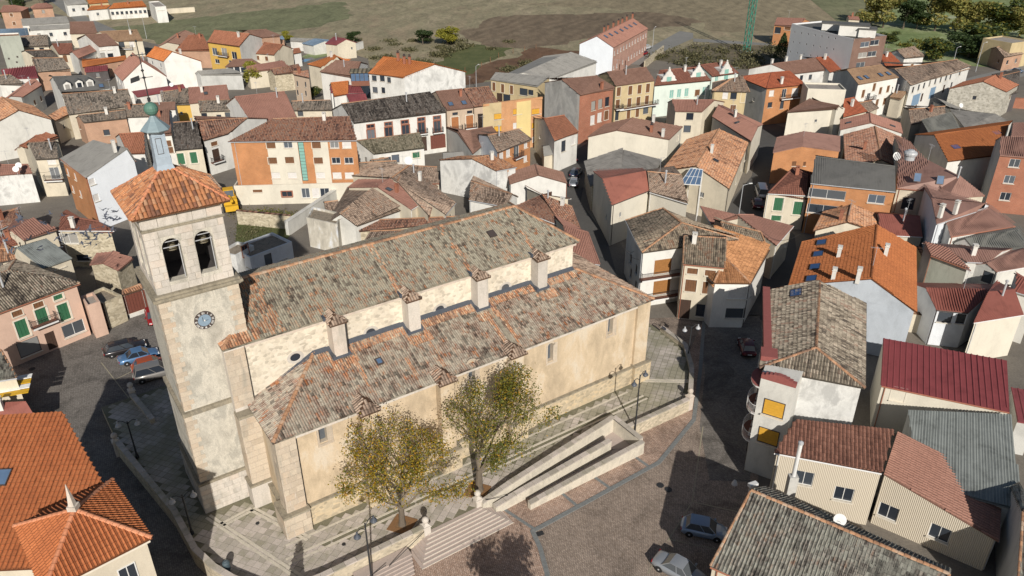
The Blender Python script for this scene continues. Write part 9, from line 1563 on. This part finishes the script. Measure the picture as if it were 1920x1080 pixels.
for a_,c_,l in (((15.20,92.48),(18.07,97.61),'thin power cable sagging over the narrow east street'),((34.76,98.98),(39.67,97.61),'thin power cable over the upper dark street'),((-77.90,129.05),(-80.67,123.76),'thin power cable over the alley by the white gable block'),((17.33,90.38),(14.72,95.39),'second thin cable beside the balcony house')):
    b=MB(); n=8; pts=[(a_[0]+(c_[0]-a_[0])*k/n,a_[1]+(c_[1]-a_[1])*k/n,6-1.2*math.sin(math.pi*k/n)) for k in range(n+1)]
    for k in range(n): b.tube(pts[k],pts[k+1],.025,.025,'wire',3,False)
    tagm(b.build('power_cable'),l,'cable')
# flue, floodlight, wall lamp, awning
t=thing('chimney_flue','white steel flue on a concrete stack against the clad building','flue',(*(23.72,50.09),-1)); b=MB(); b.box((0,0,3.1),(.75,.6,6.2),'concrete'); b.build('stack',t); b=MB(); b.tube((0,0,6.2),(0,0,9.6),.17,.17,'frame_white',10); b.lathe((0,0,9.6),[(.22,0),(.22,.2),(.02,.3)],'steel',10); b.build('flue_pipe',t)
t=thing('floodlight','white floodlight on a post at the corner of the dark tile roof','floodlight',(*(19.59,48.74),4.0)); b=MB(); b.tube((0,0,-.5),(.1,0,1.3),.05,.05,'steel',6); b.box((.3,0,1.45),(.8,.4,.3),'frame_white',rot=.4); b.build('lamp_head',t)
t=thing('wall_lamp','wall lantern hanging over the street at the mansion corner','lamp',(*(19.30,51.25),3.2)); b=MB(); b.tube((0,0,.5),(1.6,-.6,.9),.03,.03,'iron',5); b.lathe((0,0,0),[(.05,-.1),(.27,0),(.2,.25),(.06,.5)],'steel',10); b.build('lantern',t)
aw_=(-51.91,65.82); t=thing('awning','yellow and white awning panel at the left edge above the dark street','awning',(aw_[0],aw_[1],3.0),.35)
for i in range(4): b=MB(); b.box((0,-1.2+i*.8,.1*i),(3.8,.78,.06),('amber','paper')[i%2]); b.build('awning_strip',t)
# ---------------------------------------------------------------- pigeons
BM=[]
for wv in(.25,-.15,.55):
    b=MB(); b.tube((-.16,0,0),(.13,0,.01),.03,.055,'pigeon',5); b.tube((.13,0,.01),(.21,0,.04),.04,.02,'pigeon',5); b.face([(-.15,0,0),(-.3,-.07,0),(-.3,.07,0)],'pigeon')
    for s_ in(-1,1): b.face([(.09,s_*.03,.02),(.06,s_*.22,.02+wv*.2),(-.06,s_*.2,.02+wv*.2),(-.09,s_*.03,.01)],'pigeon'); b.face([(.06,s_*.22,.02+wv*.2),(-.02,s_*.42,.02+wv*.35),(-.1,s_*.3,.02+wv*.3),(-.06,s_*.2,.02+wv*.2)],'pigeon')
    o=b.build('pigeon'); BM.append(o.data); bpy.data.objects.remove(o)
rs=random.Random(9)
for i,p in enumerate(BIRDS): o=obj_of(BM[i%3],'pigeon',None,p,rs.uniform(0,6.28)); o.rotation_euler=(rs.uniform(-.5,.5),rs.uniform(-.4,.4),rs.uniform(0,6.28)); o.scale=(1.25,1.25,1.25); tagm(o,'grey pigeon flying in the flock left of the bell tower','bird','pigeons in flight by the tower')
